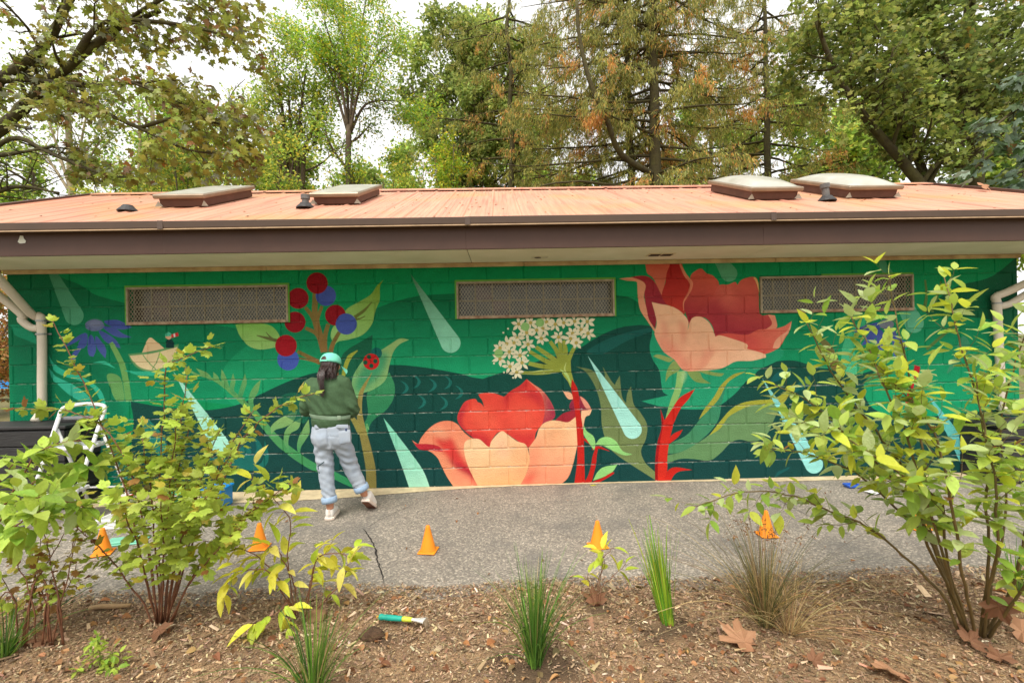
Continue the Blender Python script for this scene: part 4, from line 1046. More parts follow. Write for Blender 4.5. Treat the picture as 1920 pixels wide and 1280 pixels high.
# skylights on the roof plane
M_CURB = mat('skylight_curb_brown', (92, 62, 52), 0.5, var=0.2)
M_SKF = mat('skylight_frame', (150, 132, 112), 0.4, metal=0.4, var=0.15, scale=10)
M_DOME = mat('milky_dome', (186, 184, 174), 0.3, scale=3, rgb2=(156, 154, 138), spec=0.6, detail=8, coord='Position')
RP0 = np.array([0, YEAVE, ZE])
def onroof(u, v, h=0.0): return on_plane(u, v, RP0 + snrm * h, snrm)
for (ul, ur, vb_, dome, tall, lit) in ((289, 390, 392, 0.02, 0.11, 1), (580, 676, 387, 0.02, 0.10, 1), (1406, 1502, 378, 0.085, 0.11, 1), (1590, 1688, 375, 0.095, 0.11, 1)):
    A_, B_ = onroof(ul, vb_), onroof(ur, vb_ - (ur - ul) * 0.02)
    w = B_[0] - A_[0]; x0 = A_[0]
    s0 = np.dot((A_ + B_) / 2 - RP0, sdir)
    ln = 1.22
    if s0 + ln > SLEN - 0.1: ln = SLEN - 0.1 - s0
    c = RP0 + sdir * (s0 + ln / 2) + np.array([x0 + w / 2, 0, 0])
    rot = np.stack([np.array([1, 0, 0]), sdir, snrm], 1)
    sk = part_empty('skylight', c, bld)
    MB().box(c + snrm * (tall / 2 + .012), (w - 0.08, ln - 0.08, tall), rot, bev=0.008).build('curb', M_CURB, sk)
    MB().box(c + snrm * (tall + 0.02), (w, ln, 0.05), rot, bev=0.012).build('frame', M_SKF, sk)
    n = 14
    G = []
    for i in range(n + 1):
        row = []
        for j in range(n + 1):
            a, b = i / n * 2 - 1, j / n * 2 - 1
            hh = dome * (1 - abs(a) ** 3.0) ** 0.8 * (1 - abs(b) ** 3.0) ** 0.8
            row.append(c + rot @ np.array([b * (w / 2 - 0.025), a * (ln / 2 - 0.025), tall + 0.046 + hh]))
        G.append(row)
    MB().sheet(G).build('dome', M_DOME, sk, smooth=True)
    for sx in (-1, 1):
        MB().add([c + rot @ np.array(p) for p in ((sx * (w / 2 - 0.075), -ln / 2 + 0.034, 0.022), (sx * (w / 2 + 0.01), -ln / 2 + 0.02, 0.022), (sx * (w / 2 - 0.035), -ln / 2 + 0.032, tall * .75))], [[0, 1, 2]]).build('flashing_corner', M_DOME, sk)
M_PIPE = mat('vent_pipe_black', (52, 50, 50), 0.55)
for (u, v, hgt, r, col) in ((240, 397, 0.02, 0.035, 0), (573, 391, 0.10, 0.036, 0), (1550, 378, 0.15, 0.038, 0)):
    p = onroof(u, v)
    vp = part_empty('vent_pipe', p, bld)
    MB().lathe([(0.10, 0), (0.095, 0.015), (0.06, 0.05), (0.055, 0.06)], p, 16).build('rubber_boot', M_PIPE, vp)
    lean = Vector((-0.10 if u > 1500 else 0, 0, 1)).normalized()
    MB().lathe([(r, 0.03), (r, hgt), (r + 0.012, hgt + .002), (r + 0.012, hgt + 0.05), (r * .7, hgt + 0.052)], p, 16, axis=lean).build('pipe', mat('pipe_grey', (96, 94, 92), 0.5, var=.3, scale=14), vp)

# downspouts
M_PVC = mat('white_plastic_pipe', (206, 196, 178), 0.45, scale=5, var=0.08, coord='Position')
M_STRAP = mat('galvanised_strap', (150, 150, 146), 0.4, metal=0.6)
def downspout(sx, pipes, straps):
    ds = part_empty('downspout', pipes[0][0][0], bld)
    for pts, r in pipes:
        MB().tube(catmull(pts, 5) if len(pts) > 3 else pts, r, 14).build('pipe', M_PVC, ds, smooth=True)
        for q in pts[1:-1]:
            pass
    for c in straps:
        MB().lathe([(0.044, -0.009), (0.047, -0.009), (0.047, 0.009), (0.044, 0.009)], c, 16).box((c[0] + 0.055, c[1] + 0.03, c[2]), (0.05, 0.004, 0.016)).build('strap', M_STRAP, ds)
    return ds
xp = at_y(79, 700, -0.06)[0]
yp = -0.06
zt_ = at_y(80, 596, yp)[2]
a_ = at_y(-40, 498, -0.62)
downspout(-1, [([(a_[0], -0.62, ZS), (a_[0] + .05, -0.58, ZS - 0.07), (xp - 0.06, yp - 0.04, zt_ + 0.04), (xp, yp, zt_ - 0.03), (xp - 0.004, yp, 1.2), (xp - 0.008, yp, at_y(76, 762, yp)[2]), (xp - 0.012, yp - 0.02, at_y(74, 775, yp)[2]), (xp - 0.02, yp - 0.07, at_y(74, 788, yp)[2])], 0.040),
               ([(xp - 0.55, yp - 0.1, zt_ + 0.42), (xp - 0.22, yp, zt_ + 0.06), (xp - 0.20, yp, zt_ - 0.02), (xp - 0.10, yp, zt_ - 0.10), (xp - 0.01, yp, zt_ - 0.11)], 0.038)],
          [(xp, yp, zt_ - 0.03), (xp - .002, yp, zt_ - 0.17), (xp - 0.008, yp, at_y(76, 768, yp)[2])])
xp2 = at_y(1874, 640, yp)[0]
zt2 = at_y(1868, 560, yp)[2]
downspout(1, [([(xp2 + 0.62, -0.6, ZS), (xp2 + .55, -0.5, ZS - 0.05), (xp2 + 0.12, yp - 0.05, zt2 + 0.10), (xp2 - 0.03, yp, zt2 + 0.02), (xp2 - 0.02, yp, zt2 - 0.08), (xp2, yp, 1.2), (xp2 + 0.02, yp, 0.75), (xp2 + 0.03, yp - 0.06, 0.68)], 0.040),
              ([(xp2 + 0.5, yp - 0.08, zt2 + 0.2), (xp2 + 0.25, yp - .02, zt2 + 0.02), (xp2 + 0.12, yp, zt2 - 0.06), (xp2 - 0.01, yp, zt2 - 0.09)], 0.037)],
          [(xp2 - 0.02, yp, zt2 - 0.05), (xp2 + 0.01, yp, 1.0)])

# ================================================================== trees
def vnoise(P, f, s=0.0):
    """cheap smooth pseudo-noise, about -1..1"""
    x, y, z = (P * f).T
    return (np.sin(x * 1.7 + 1.3 * np.sin(y * 1.1 + s) + s) + np.sin(y * 2.1 + 1.7 * np.sin(z * 1.3 + s)) + np.sin(z * 1.9 + 1.5 * np.sin(x * 1.5 + 2 * s))) / 2.2
def norm(v): return v / (np.linalg.norm(v, axis=-1, keepdims=True) + 1e-9)
def branch_path(p, d, L, r, up=0.0, wig=0.18, n=5):
    P = [np.array(p, float)]
    d = norm(np.array(d, float))
    for i in range(n):
        d = norm(d + r.normal(0, wig, 3) + np.array([0, 0, up]))
        P.append(P[-1] + d * L / n)
    return np.array(P)
def spawn(limbs, r, n, L, ang=0.9, tmin=0.25, up=0.05, rr=0.45, wig=0.18, flat=1.0, droop=0.0):
    out = []
    for P, r0, r1 in limbs:
        ln = np.linalg.norm(np.diff(P, axis=0), axis=1).sum()
        for i in range(max(1, int(n * (1 if n > 6 else 1)))):
            t = tmin + (1 - tmin) * (i + r.random()) / n
            x = t * (len(P) - 1)
            k = min(int(x), len(P) - 2)
            q = P[k] + (P[k + 1] - P[k]) * (x - k)
            d = norm(P[k + 1] - P[k])
            side = r.normal(0, 1, 3); side[2] *= flat
            side = norm(side - d * (side @ d))
            dd = norm(d * math.cos(ang) + side * math.sin(ang)) - np.array([0, 0, droop])
            rad = (r0 + (r1 - r0) * t) * rr
            l2 = L * r.uniform(0.6, 1.2) * (1 - 0.35 * t)
            out.append((branch_path(q, dd, l2, r, up, wig), rad, rad * 0.35))
    return out
# leaf outlines: along +Y from the stalk, face up +Z
def T_rhomb(w=0.5, fold=0.08): return np.array([(0, 0, 0), (w / 2, .45, fold), (0, 1, -0.05), (-w / 2, .45, fold)]), np.array([[0, 1, 2, 3]])
def T_ovate(w=0.5, fold=0.08, droop=0.22):
    ys = [0, .12, .3, .55, .8, 1.0]; ws = [0, .30, .47, .46, .24, 0]
    V = []
    for y, q in zip(ys, ws):
        z = -droop * y * y
        V += [(-q * w * 1.05, y, z + fold * q * 2), (0, y, z), (q * w * 1.05, y, z + fold * q * 2)]
    F_ = []
    for i in range(5):
        a, b = i * 3, i * 3 + 3
        F_ += [[a, a + 1, b + 1, b], [a + 1, a + 2, b + 2, b + 1]]
    return np.array(V), np.array(F_)
def T_lobed(lobes, droop=0.18, cup=0.05):
    """fan leaf from (angle, radius) outline around a point near the base"""
    c = np.array([0, 0.28])
    out = [(c[0] + r_ * math.sin(a), c[1] + r_ * math.cos(a)) for a, r_ in lobes]
    V = [(c[0], c[1], 0)] + [(x, y, -droop * (x * x * 1.2 + max(y - .28, 0) ** 2) + cup * math.cos(4 * math.atan2(x, y - .28))) for x, y in out]
    n = len(out)
    return np.array(V), np.array([[0, 1 + (i + 1) % n, 1 + i] for i in range(n)])
_mp = [(0, .74), (.17, .52), (.30, .50), (.42, .36), (.72, .62), (.95, .66), (1.15, .42), (1.45, .34), (1.8, .46), (2.2, .30), (2.75, .30), (3.14, .16)]
MAPLE = T_lobed(_mp + [(-a, r_) for a, r_ in _mp[-2:0:-1]])
_nb = [(0, .72), (.16, .56), (.28, .58), (.42, .40), (.62, .48), (.85, .56), (1.02, .46), (1.25, .42), (1.7, .36), (2.3, .30), (3.14, .26)]
LOBED = T_lobed(_nb + [(-a, r_) for a, r_ in _nb[-2:0:-1]], droop=0.14, cup=0.03)
_ms = [(0, .72), (.35, .40), (.85, .64), (1.3, .34), (1.9, .42), (2.6, .26)]
MAPLE_S = T_lobed(_ms + [(-a, r_) for a, r_ in _ms[:0:-1]], droop=.2, cup=.02)
OVATE = T_ovate()
LANCE = T_ovate(w=0.36, droop=0.3)
def place(T, pos, d, nrm, size):
    """many copies of a leaf outline -> vertices (N*k,3) and faces"""
    V, Fc = T
    d = norm(d); x = norm(np.cross(d, nrm)); z = np.cross(x, d)
    s = np.asarray(size)[:, None, None]
    W = pos[:, None, :] + s * (V[None, :, 0:1] * x[:, None] + V[None, :, 1:2] * d[:, None] + V[None, :, 2:3] * z[:, None])
    k = len(V)
    FF = (Fc[None] + (np.arange(len(pos)) * k)[:, None, None]).reshape(-1, Fc.shape[1])
    return W.reshape(-1, 3), FF, len(Fc)
def leaf_points(twigs, r, per, spread, tmin=0.1):
    P, D = [], []
    for Q, _, _ in twigs:
        n = max(1, r.poisson(per))
        t = tmin + (1 - tmin) * r.random(n)
        x = t * (len(Q) - 1)
        k = np.minimum(x.astype(int), len(Q) - 2)
        P.append(Q[k] + (Q[k + 1] - Q[k]) * (x - k)[:, None] + r.normal(0, spread, (n, 3)))
        D.append(norm(Q[k + 1] - Q[k]))
    return np.concatenate(P), np.concatenate(D)
def pal(r, n, cols, wts, jit=0.18):
    c = np.array([lin(x) for x in cols])[r.choice(len(cols), n, p=np.array(wts) / sum(wts))]
    return np.clip(c * np.exp(r.normal(0, jit, (n, 1))) * (1 + r.normal(0, 0.06, (n, 3))), 0, 1)
M_LEAFA = mat('tree_leaf', (255, 255, 255), 0.45, var=0.0, attr=True, trans=0.5, spec=0.35)
M_BARK = mat('grey_brown_bark', (88, 74, 58), 0.9, scale=9, var=0.4, bump=0.8, bscale=24, coord='Position', stretch=(1, 1, 0.35))
M_BARKD = mat('dark_mossy_bark', (62, 52, 38), 0.95, scale=5, rgb2=(84, 80, 44), bump=0.8, bscale=20, coord='Position')
M_BARKP = mat('pale_bark', (150, 136, 108), 0.9, scale=7, var=0.3, bump=0.5, bscale=20, coord='Position', stretch=(1, 1, .4))
def build_tree(name, label, base, trunk_limbs, twig_limbs, leaf, bark, cat='tree', group=None):
    """leaf: dict(T, pos, d, nrm, size, col)"""
    t = thing(name, base, label, cat, group)
    mb = MB()
    for P, r0, r1 in trunk_limbs:
        Q = catmull(P, 3) if len(P) > 2 else P
        mb.tube(Q, np.linspace(r0, r1, len(Q)), 9 if r0 > 0.06 else 6)
    mb.build('trunk', bark, t, smooth=True)
    if twig_limbs:
        mb = MB()
        mb.limbs(twig_limbs)
        mb.build('twigs', bark, t, smooth=True, kind='stuff')
    if leaf is not None:
        W, FF, nf = place(leaf['T'], leaf['pos'], leaf['d'], leaf['nrm'], leaf['size'])
        MB().add(W, FF, np.repeat(leaf['col'], nf, 0)).build('crown', M_LEAFA, t, kind='stuff')
    return t
def up_nrm(r, n, tilt=0.6): return norm(np.array([0, 0, 1.0]) + r.normal(0, tilt, (n, 3)))
def px_limb(pts, r0, r1):
    """limb through photo points with given depths behind the wall"""
    return (np.array([at_y(u, v, y) for u, v, y in pts]), r0, r1)
def ground(p): return (p[0], p[1], -0.05)

def broadleaf(name, label, seed, limbs, n1, L1, n2, L2, n3, L3, per, size, cols, wts, T=None, bark=None, spread=0.09, tilt=0.6, ang=0.85, up=0.06, jit=.2, droop=0.0, keep=None, group=None, cat='tree', hang=0.0):
    r = np.random.default_rng(seed)
    a = spawn(limbs, r, n1, L1, ang, 0.2, up, 0.5)
    b = spawn(a, r, n2, L2, ang, 0.2, up * .6, 0.5)
    c = spawn(b, r, n3, L3, ang, 0.1, 0, 0.55, droop=droop) if n3 else b
    P, D = leaf_points(c, r, per, spread)
    if keep is not None:
        m = keep(P, r); P, D = P[m], D[m]
    n = len(P)
    cl = (1.0 + 0.28 * vnoise(P, 1.1))[:, None]
    d = norm(D * 0.6 + r.normal(0, 0.7, (n, 3)) + np.array([0, 0, -0.25 - hang]))
    leaf = dict(T=T or T_rhomb(0.62), pos=P, d=d, nrm=up_nrm(r, n, tilt), size=r.uniform(*size, n), col=np.clip(pal(r, n, cols, wts, jit) * cl * 1.3, 0, 1))
    base = ground(limbs[0][0][0])
    return build_tree(name, label, base, limbs + a, b, leaf, bark or M_BARK, cat, group)
GREEN = [(124, 146, 62), (146, 166, 70), (104, 128, 56), (176, 182, 84), (208, 190, 78)]

def z0(p): return (p[0], p[1], -0.1)
def trunk_up(u, y, v_top, r0, r1, lean=0.0, seed=0):
    """upright trunk from the ground to a photo height"""
    q = at_y(u, v_top, y)
    r = np.random.default_rng(seed)
    n = 7
    P = np.array([[q[0] - lean * (1 - i / n) + r.normal(0, .05), y + r.normal(0, .05), -0.1 + (q[2] + 0.1) * i / n] for i in range(n + 1)])
    return (P, r0, r1)

def trees():
    # ---- feathery thin tree behind the roof, left of the gap in the trees
    tr = trunk_up(655, 8.5, 235, 0.115, 0.08, 0.1, 1)
    top = tr[0][-1]
    L = [tr]
    for u, v, y in ((600, 10, 8.0), (560, 60, 9.2), (690, -20, 8.8), (720, 90, 8.0), (640, -60, 9.5), (745, 190, 9.0)):
        e = at_y(u, v, y); m = (top + e) / 2 + np.array([0, 0, 0.35])
        L.append((np.array([top - (0, 0, .3), (top + m) / 2 + (0, 0, .1), m, e]), 0.048, 0.012))
    broadleaf('locust_tree', 'thin feathery yellow-green tree with forked trunk behind the pipe and flat skylight', 11, L, 9, 1.7, 8, 0.85, 0, 0, 42, (0.06, 0.12), [(136, 164, 62), (114, 152, 60), (172, 180, 68), (208, 188, 58)], [5, 4, 3, 1.4], T=T_rhomb(0.45), bark=M_BARK, spread=0.13, tilt=0.9, ang=0.7)
    # ---- bushy multi-stem tree left of it
    L = []
    for i, (u, v) in enumerate(((575, 120), (540, 160), (510, 90), (610, 190), (480, 200))):
        L.append((np.array([[at_y(560, 360, 9.5)[0] + i * .12 - .2, 9.5, -0.1], at_y(550 + (u - 550) * .3, 330, 9.5), at_y((u + 550) / 2, (v + 330) / 2, 9.6), at_y(u, v, 9.4)]), 0.10, 0.02))
    broadleaf('multi_stem_tree', 'bushy green tree with many dark stems between the two left skylights', 12, L, 9, 1.6, 7, .85, 0, 0, 34, (0.07, 0.13), GREEN, [3, 4, 2, 3, 1.2], spread=0.13, tilt=0.9)
    # ---- pale slim trunk at far left
    L = [trunk_up(132, 8.0, 205, 0.12, 0.07, 0.0, 3)]
    for u, v in ((60, 150), (180, 140), (215, 230), (40, 250)):
        e = at_y(u, v, 8.3); s = L[0][0][5]
        L.append((np.array([s, (s + e) / 2 + (0, 0, .2), e]), 0.04, 0.012))
    broadleaf('pale_trunk_tree', 'sparse tree with pale slim trunk behind the roof end', 13, L, 7, 1.5, 6, .8, 0, 0, 18, (0.07, 0.13), GREEN, [4, 4, 2, 2, .4], bark=M_BARKP, spread=.12)
    L = [trunk_up(285, 10.0, 200, 0.10, 0.06, 0.0, 4), trunk_up(262, 10.3, 190, 0.08, 0.04, 0.2, 5)]
    broadleaf('slim_grove_tree', 'slim pale-stemmed tree with yellow-green leaves above the big skylight', 14, L, 16, 2.0, 7, .95, 0, 0, 34, (0.08, 0.14), [(142, 170, 62), (120, 154, 58), (178, 182, 72), (136, 112, 60)], [4, 4, 2, .5], bark=M_BARKP, spread=.14, keep=lambda P, r: P[:, 2] < 9.0 + r.normal(0, .4, len(P)))
    L = [trunk_up(425, 11.5, 190, 0.10, 0.05, 0.2, 6), trunk_up(385, 12, 220, 0.08, 0.05, -0.2, 7)]
    broadleaf('light_green_tree', 'light green young tree right of the big skylight', 15, L, 16, 1.9, 7, .95, 0, 0, 36, (0.08, 0.14), GREEN, [3, 5, 2, 4, 1.0], spread=.14, keep=lambda P, r: P[:, 2] < 9.4 + r.normal(0, .4, len(P)))
    # low bushes in a row behind the roof
    for i, (u, y, vt, w, lab, cols) in enumerate(((330, 7.5, 285, 2.0, 'low olive bush showing behind the big skylight', GREEN), (480, 8.0, 275, 2.0, 'low green bush just right of the big skylight', GREEN), (720, 9.0, 300, 1.5, 'low dull green bush behind the flat skylight', GREEN), (840, 8.5, 268, 1.5, 'yellowish bush peeping over the roof under the tall maple', [(150, 168, 52), (182, 174, 56), (110, 146, 50)]), (230, 7.5, 320, 1.4, 'low bush by the rake of the roof at the sparse trunk', GREEN))):
        q = at_y(u, 350, y)
        L = []
        r = np.random.default_rng(40 + i)
        zt = at_y(u, vt, y)[2]
        for k in range(6):
            e = np.array([q[0] + r.uniform(-.5, .5) * w, y + r.uniform(-.5, .5), zt - r.uniform(.2, .9)])
            L.append((np.array([[q[0] + r.uniform(-.2, .2), y, -.1], [(q[0] + e[0]) / 2, y, zt * .5], e]), .05, .012))
        broadleaf('bush', lab, 60 + i, L, 8, 1.0, 6, .55, 0, 0, 30, (0.07, 0.12), cols, [1] * len(cols), spread=.12, cat='bush', tilt=.8)
    # ---- dense maple in the middle
    tr = trunk_up(880, 12.5, 60, 0.22, 0.06, 0.2, 8)
    L = [tr]
    r = np.random.default_rng(21)
    for u, v in ((790, 110), (825, 55), (900, 50), (950, 70), (795, 190), (975, 160), (850, 240), (920, 260), (835, 290), (985, 270), (890, 180), (760, 150), (880, 120), (940, 210), (980, 330), (850, 330), (1000, 100)):
        s = tr[0][min(6, max(2, int(6 - (v - 60) / 60)))]
        e = at_y(u, v, 12.5 + r.uniform(-1, 1)); L.append((np.array([s, (s + e) / 2 + (0, 0, .2), e]), .06, .015))
    broadleaf('green_maple', 'dense round-clumped green maple in the middle behind the ridge', 22, L, 8, 1.2, 7, .65, 3, .4, 15, (0.11, 0.19), [(136, 150, 82), (156, 168, 92), (116, 132, 72), (178, 184, 104)], [4, 4, 3, 2], spread=.10, tilt=.55)
    # ---- conifer with browning sprays
    r = np.random.default_rng(31)
    t = None
    for ci, (u, y, lab, rr, vis) in enumerate(((1228, 7.2, 'tall conifer with brown-orange sprays and thick dark trunk behind the ridge', .24, 1.0), (1183, 8.6, 'second conifer trunk, slimmer, standing just left of the thick one', .17, .75), (1440, 10.5, 'third conifer with drooping olive sprays behind the domed skylights', .18, .75), (960, 10.8, 'fourth conifer with rusty sprays merging into the green maple', .16, .7))):
        q = at_y(u, 340, y)
        H = 13.5
        P = np.array([[q[0] + r.normal(0, .04), y, -0.1 + H * i / 10] for i in range(11)])
        limbs = [(P, rr, .05)]
        br, tw, hang = [], [], []
        nb = (150, 100, 110, 80)[ci]
        for i in range(nb):
            z = 2.4 + (H - 3) * (i / nb) ** 0.9
            a = i * 2.4 + r.uniform(-.4, .4)
            ln = max(.5, (6.6 - .30 * z) * r.uniform(.7, 1.1) * (1 if ci == 0 else .95))
            d = np.array([math.cos(a), math.sin(a), .12])
            if d[1] < -.25:
                if r.random() < .72: continue
                ln *= .6
            Q = branch_path([q[0], y, z], d, ln, r, -0.06, .07, 7)
            Q[-2:, 2] += (.08, .2)
            br.append((Q, .045 if ln > 2 else .03, .008))
        tw = spawn(br, r, 11, .8, .8, .12, -.10, .4, .15, flat=.35)
        hang = spawn(tw, r, 5, .46, .7, .1, -.2, .5, .2, droop=.5)
        if ci == 0:     # the crooked limb that sweeps up at the left
            limbs.append(px_limb([(1228, 330, 7.2), (1165, 290, 6.6), (1140, 230, 6.3), (1105, 150, 6.2), (1085, 60, 6.2), (1082, 0, 6.2)], .085, .035))
        Ps, D = leaf_points(hang, r, 21 if ci == 0 else 16, .035, 0.0)
        n = len(Ps)
        brown = .5 * vnoise(Ps, 1.5, 2.0) + r.normal(0, .16, n)
        cg = pal(r, n, [(136, 138, 68), (156, 154, 80), (112, 120, 60), (180, 168, 90)], [4, 3, 3, 2], .2)
        cb = pal(r, n, [(196, 144, 74), (180, 126, 72), (208, 164, 92), (186, 158, 116)], [3, 2, 2, 1], .2)
        col = np.clip(np.where((brown > .34)[:, None], cb, cg) * 1.3, 0, 1)
        d = norm(D * .5 + r.normal(0, .35, (n, 3)) + np.array([0, 0, -.7]))
        leaf = dict(T=T_rhomb(.17, .02), pos=Ps, d=d, nrm=norm(r.normal(0, 1, (n, 3))), size=r.uniform(.07, .16, n), col=col)
        build_tree('conifer_tree', lab, (q[0], y, -0.05), limbs, br + tw, leaf, M_BARKD, 'tree')
    # ---- dark leaning maples at right
    L = [px_limb([(1760, 420, 6.5), (1705, 320, 6.4), (1650, 255, 6.3), (1600, 190, 6.2), (1560, 120, 6.2), (1530, 40, 6.0)], .13, .04),
         px_limb([(1780, 430, 6.8), (1730, 320, 6.7), (1700, 250, 6.6), (1650, 190, 6.6), (1620, 100, 6.5), (1600, 0, 6.5)], .10, .04)]
    L[0] = (np.vstack([[L[0][0][0][0] + .35, 6.5, -.1], L[0][0]]), .16, .04); L[1] = (np.vstack([[L[1][0][0][0] + .3, 6.8, -.1], L[1][0]]), .13, .04)
    broadleaf('leaning_maple', 'dark maple with two stems leaning left behind the right skylight', 41, L, 13, 2.1, 7, .95, 3, .45, 15, (0.10, 0.16), [(122, 132, 64), (138, 148, 72), (98, 112, 58), (160, 164, 88)], [4, 3, 3, 1.5], T=MAPLE_S, bark=M_BARKD, spread=.1, tilt=.4, keep=lambda P, r: (P[:, 1] > 6.0) | (r.random(len(P)) < .4))
    tr = trunk_up(1822, 7.5, -60, .21, .12, 0, 9)
    L = [tr]
    for u, v, y in ((1700, 50, 7.0), (1560, 55, 7.2), (1640, -30, 7.6), (1900, 60, 7.2), (1740, 190, 6.8), (1900, 200, 7.4), (1780, 120, 6.2)):
        s = tr[0][5] if v < 100 else tr[0][4]
        e = at_y(u, v, y); L.append((np.array([s, (s + e) / 2 + (0, 0, .3), e]), .07, .02))
    broadleaf('tall_maple', 'tall maple with straight dark trunk at the right end of the roof', 42, L, 9, 1.8, 7, .9, 3, .45, 13, (0.10, 0.16), [(114, 126, 64), (130, 140, 72), (90, 104, 56), (152, 158, 86), (176, 136, 68)], [4, 3, 3, 1.5, .15], T=MAPLE_S, bark=M_BARKD, spread=.1, tilt=.4, keep=lambda P, r: (P[:, 1] > 7.0) | (r.random(len(P)) < .45))
    # far trees closing the gaps low down
    for i, (u, y, vt, w, cols, lab) in enumerate(((1010, 22, 120, 4.5, GREEN, 'far green tree seen through the conifer on its left'), (1330, 24, 100, 5.5, GREEN, 'far green tree seen through the conifer on its right'), (1560, 20, 100, 5.0, GREEN, 'far green tree between conifer and leaning maple'), (1800, 18, 60, 5.0, GREEN, 'far dark tree behind the tall maple'), (760, 26, 250, 3.5, GREEN, 'far low tree in the bright gap left of the dense maple'), (350, 24, 170, 5.0, GREEN, 'far pale tree behind the young trees on the left'), (60, 22, 250, 5.0, GREEN, 'far tree beyond the roof end on the left'), (520, 19, 225, 4.0, GREEN, 'far tree filling in behind the multi-stem tree'), (1650, 15, 190, 4.0, GREEN, 'far tree low behind the leaning maple stems'), (700, 21, 285, 3.0, GREEN, 'far low tree just right of the thin feathery trunk'))):
        tr = trunk_up(u, y, vt + 40, .25, .06, 0, 80 + i)
        r = np.random.default_rng(90 + i)
        q = tr[0]
        L = [tr]
        for k in range(9):
            s = q[2 + k % 5]; a = r.uniform(0, 6.28)
            L.append((branch_path(s, (math.cos(a), math.sin(a), .5), w * r.uniform(.4, .75), r, .05), .08, .02))
        broadleaf('far_tree', lab, 100 + i, L, 9, 1.8, 7, 1.0, 0, 0, 26, (0.16, 0.28), cols, [4, 4, 3, 2, .6], T=T_rhomb(.8), spread=.22)
trees()

# ---- leaves as single parts (the largest 300), the rest joined
def leaf_parts(root, T, pos, d, nrm, size, col, name='leaf', limit=300, mats=None, mi=None, smooth=True):
    """mats: list of materials, mi: index per leaf; nearest/largest become objects of their own"""
    n = len(pos)
    ap = size / np.linalg.norm(pos - CAM, axis=1)
    order = np.argsort(-ap)
    V, Fc = T
    d = norm(d); x = norm(np.cross(d, nrm)); z = np.cross(x, d)
    ms = [MB().add(V, Fc).mesh(name, m, smooth) for m in mats]
    for i in order[:limit]:
        s = size[i]
        M = Matrix(((x[i, 0] * s, d[i, 0] * s, z[i, 0] * s, pos[i, 0]), (x[i, 1] * s, d[i, 1] * s, z[i, 1] * s, pos[i, 1]), (x[i, 2] * s, d[i, 2] * s, z[i, 2] * s, pos[i, 2]), (0, 0, 0, 1)))
        link(bpy.data.objects.new(name, ms[mi[i]]), M, root)
    rest = order[limit:]
    if len(rest):
        mb = MB()
        for k in range(len(mats)):
            q = rest[mi[rest] == k]
            if len(q):
                W, FF, nf = place(T, pos[q], d[q], nrm[q], size[q])
                mb.add(W, FF, mi=k)
        mb.build('foliage', mats, root, smooth=smooth, kind='stuff')
def leafmat(name, rgb, rgb2=None, rough=.42, trans=.38, rand=.22):
    return mat(name, rgb, rough, var=.12, rgb2=rgb2, scale=3.0, trans=trans, rand=rand, spots=.4, spec=.4, bump=0.25, bscale=9, dist=.05)
LM_OLIVE = leafmat('maple_leaf_olive', (162, 158, 74)); LM_GRN = leafmat('maple_leaf_green', (156, 174, 76)); LM_BRN = leafmat('maple_leaf_brown', (140, 112, 76)); LM_ORG = leafmat('maple_leaf_orange', (186, 134, 66)); LM_PALE = leafmat('maple_leaf_grey_top', (150, 156, 128), rough=.3)
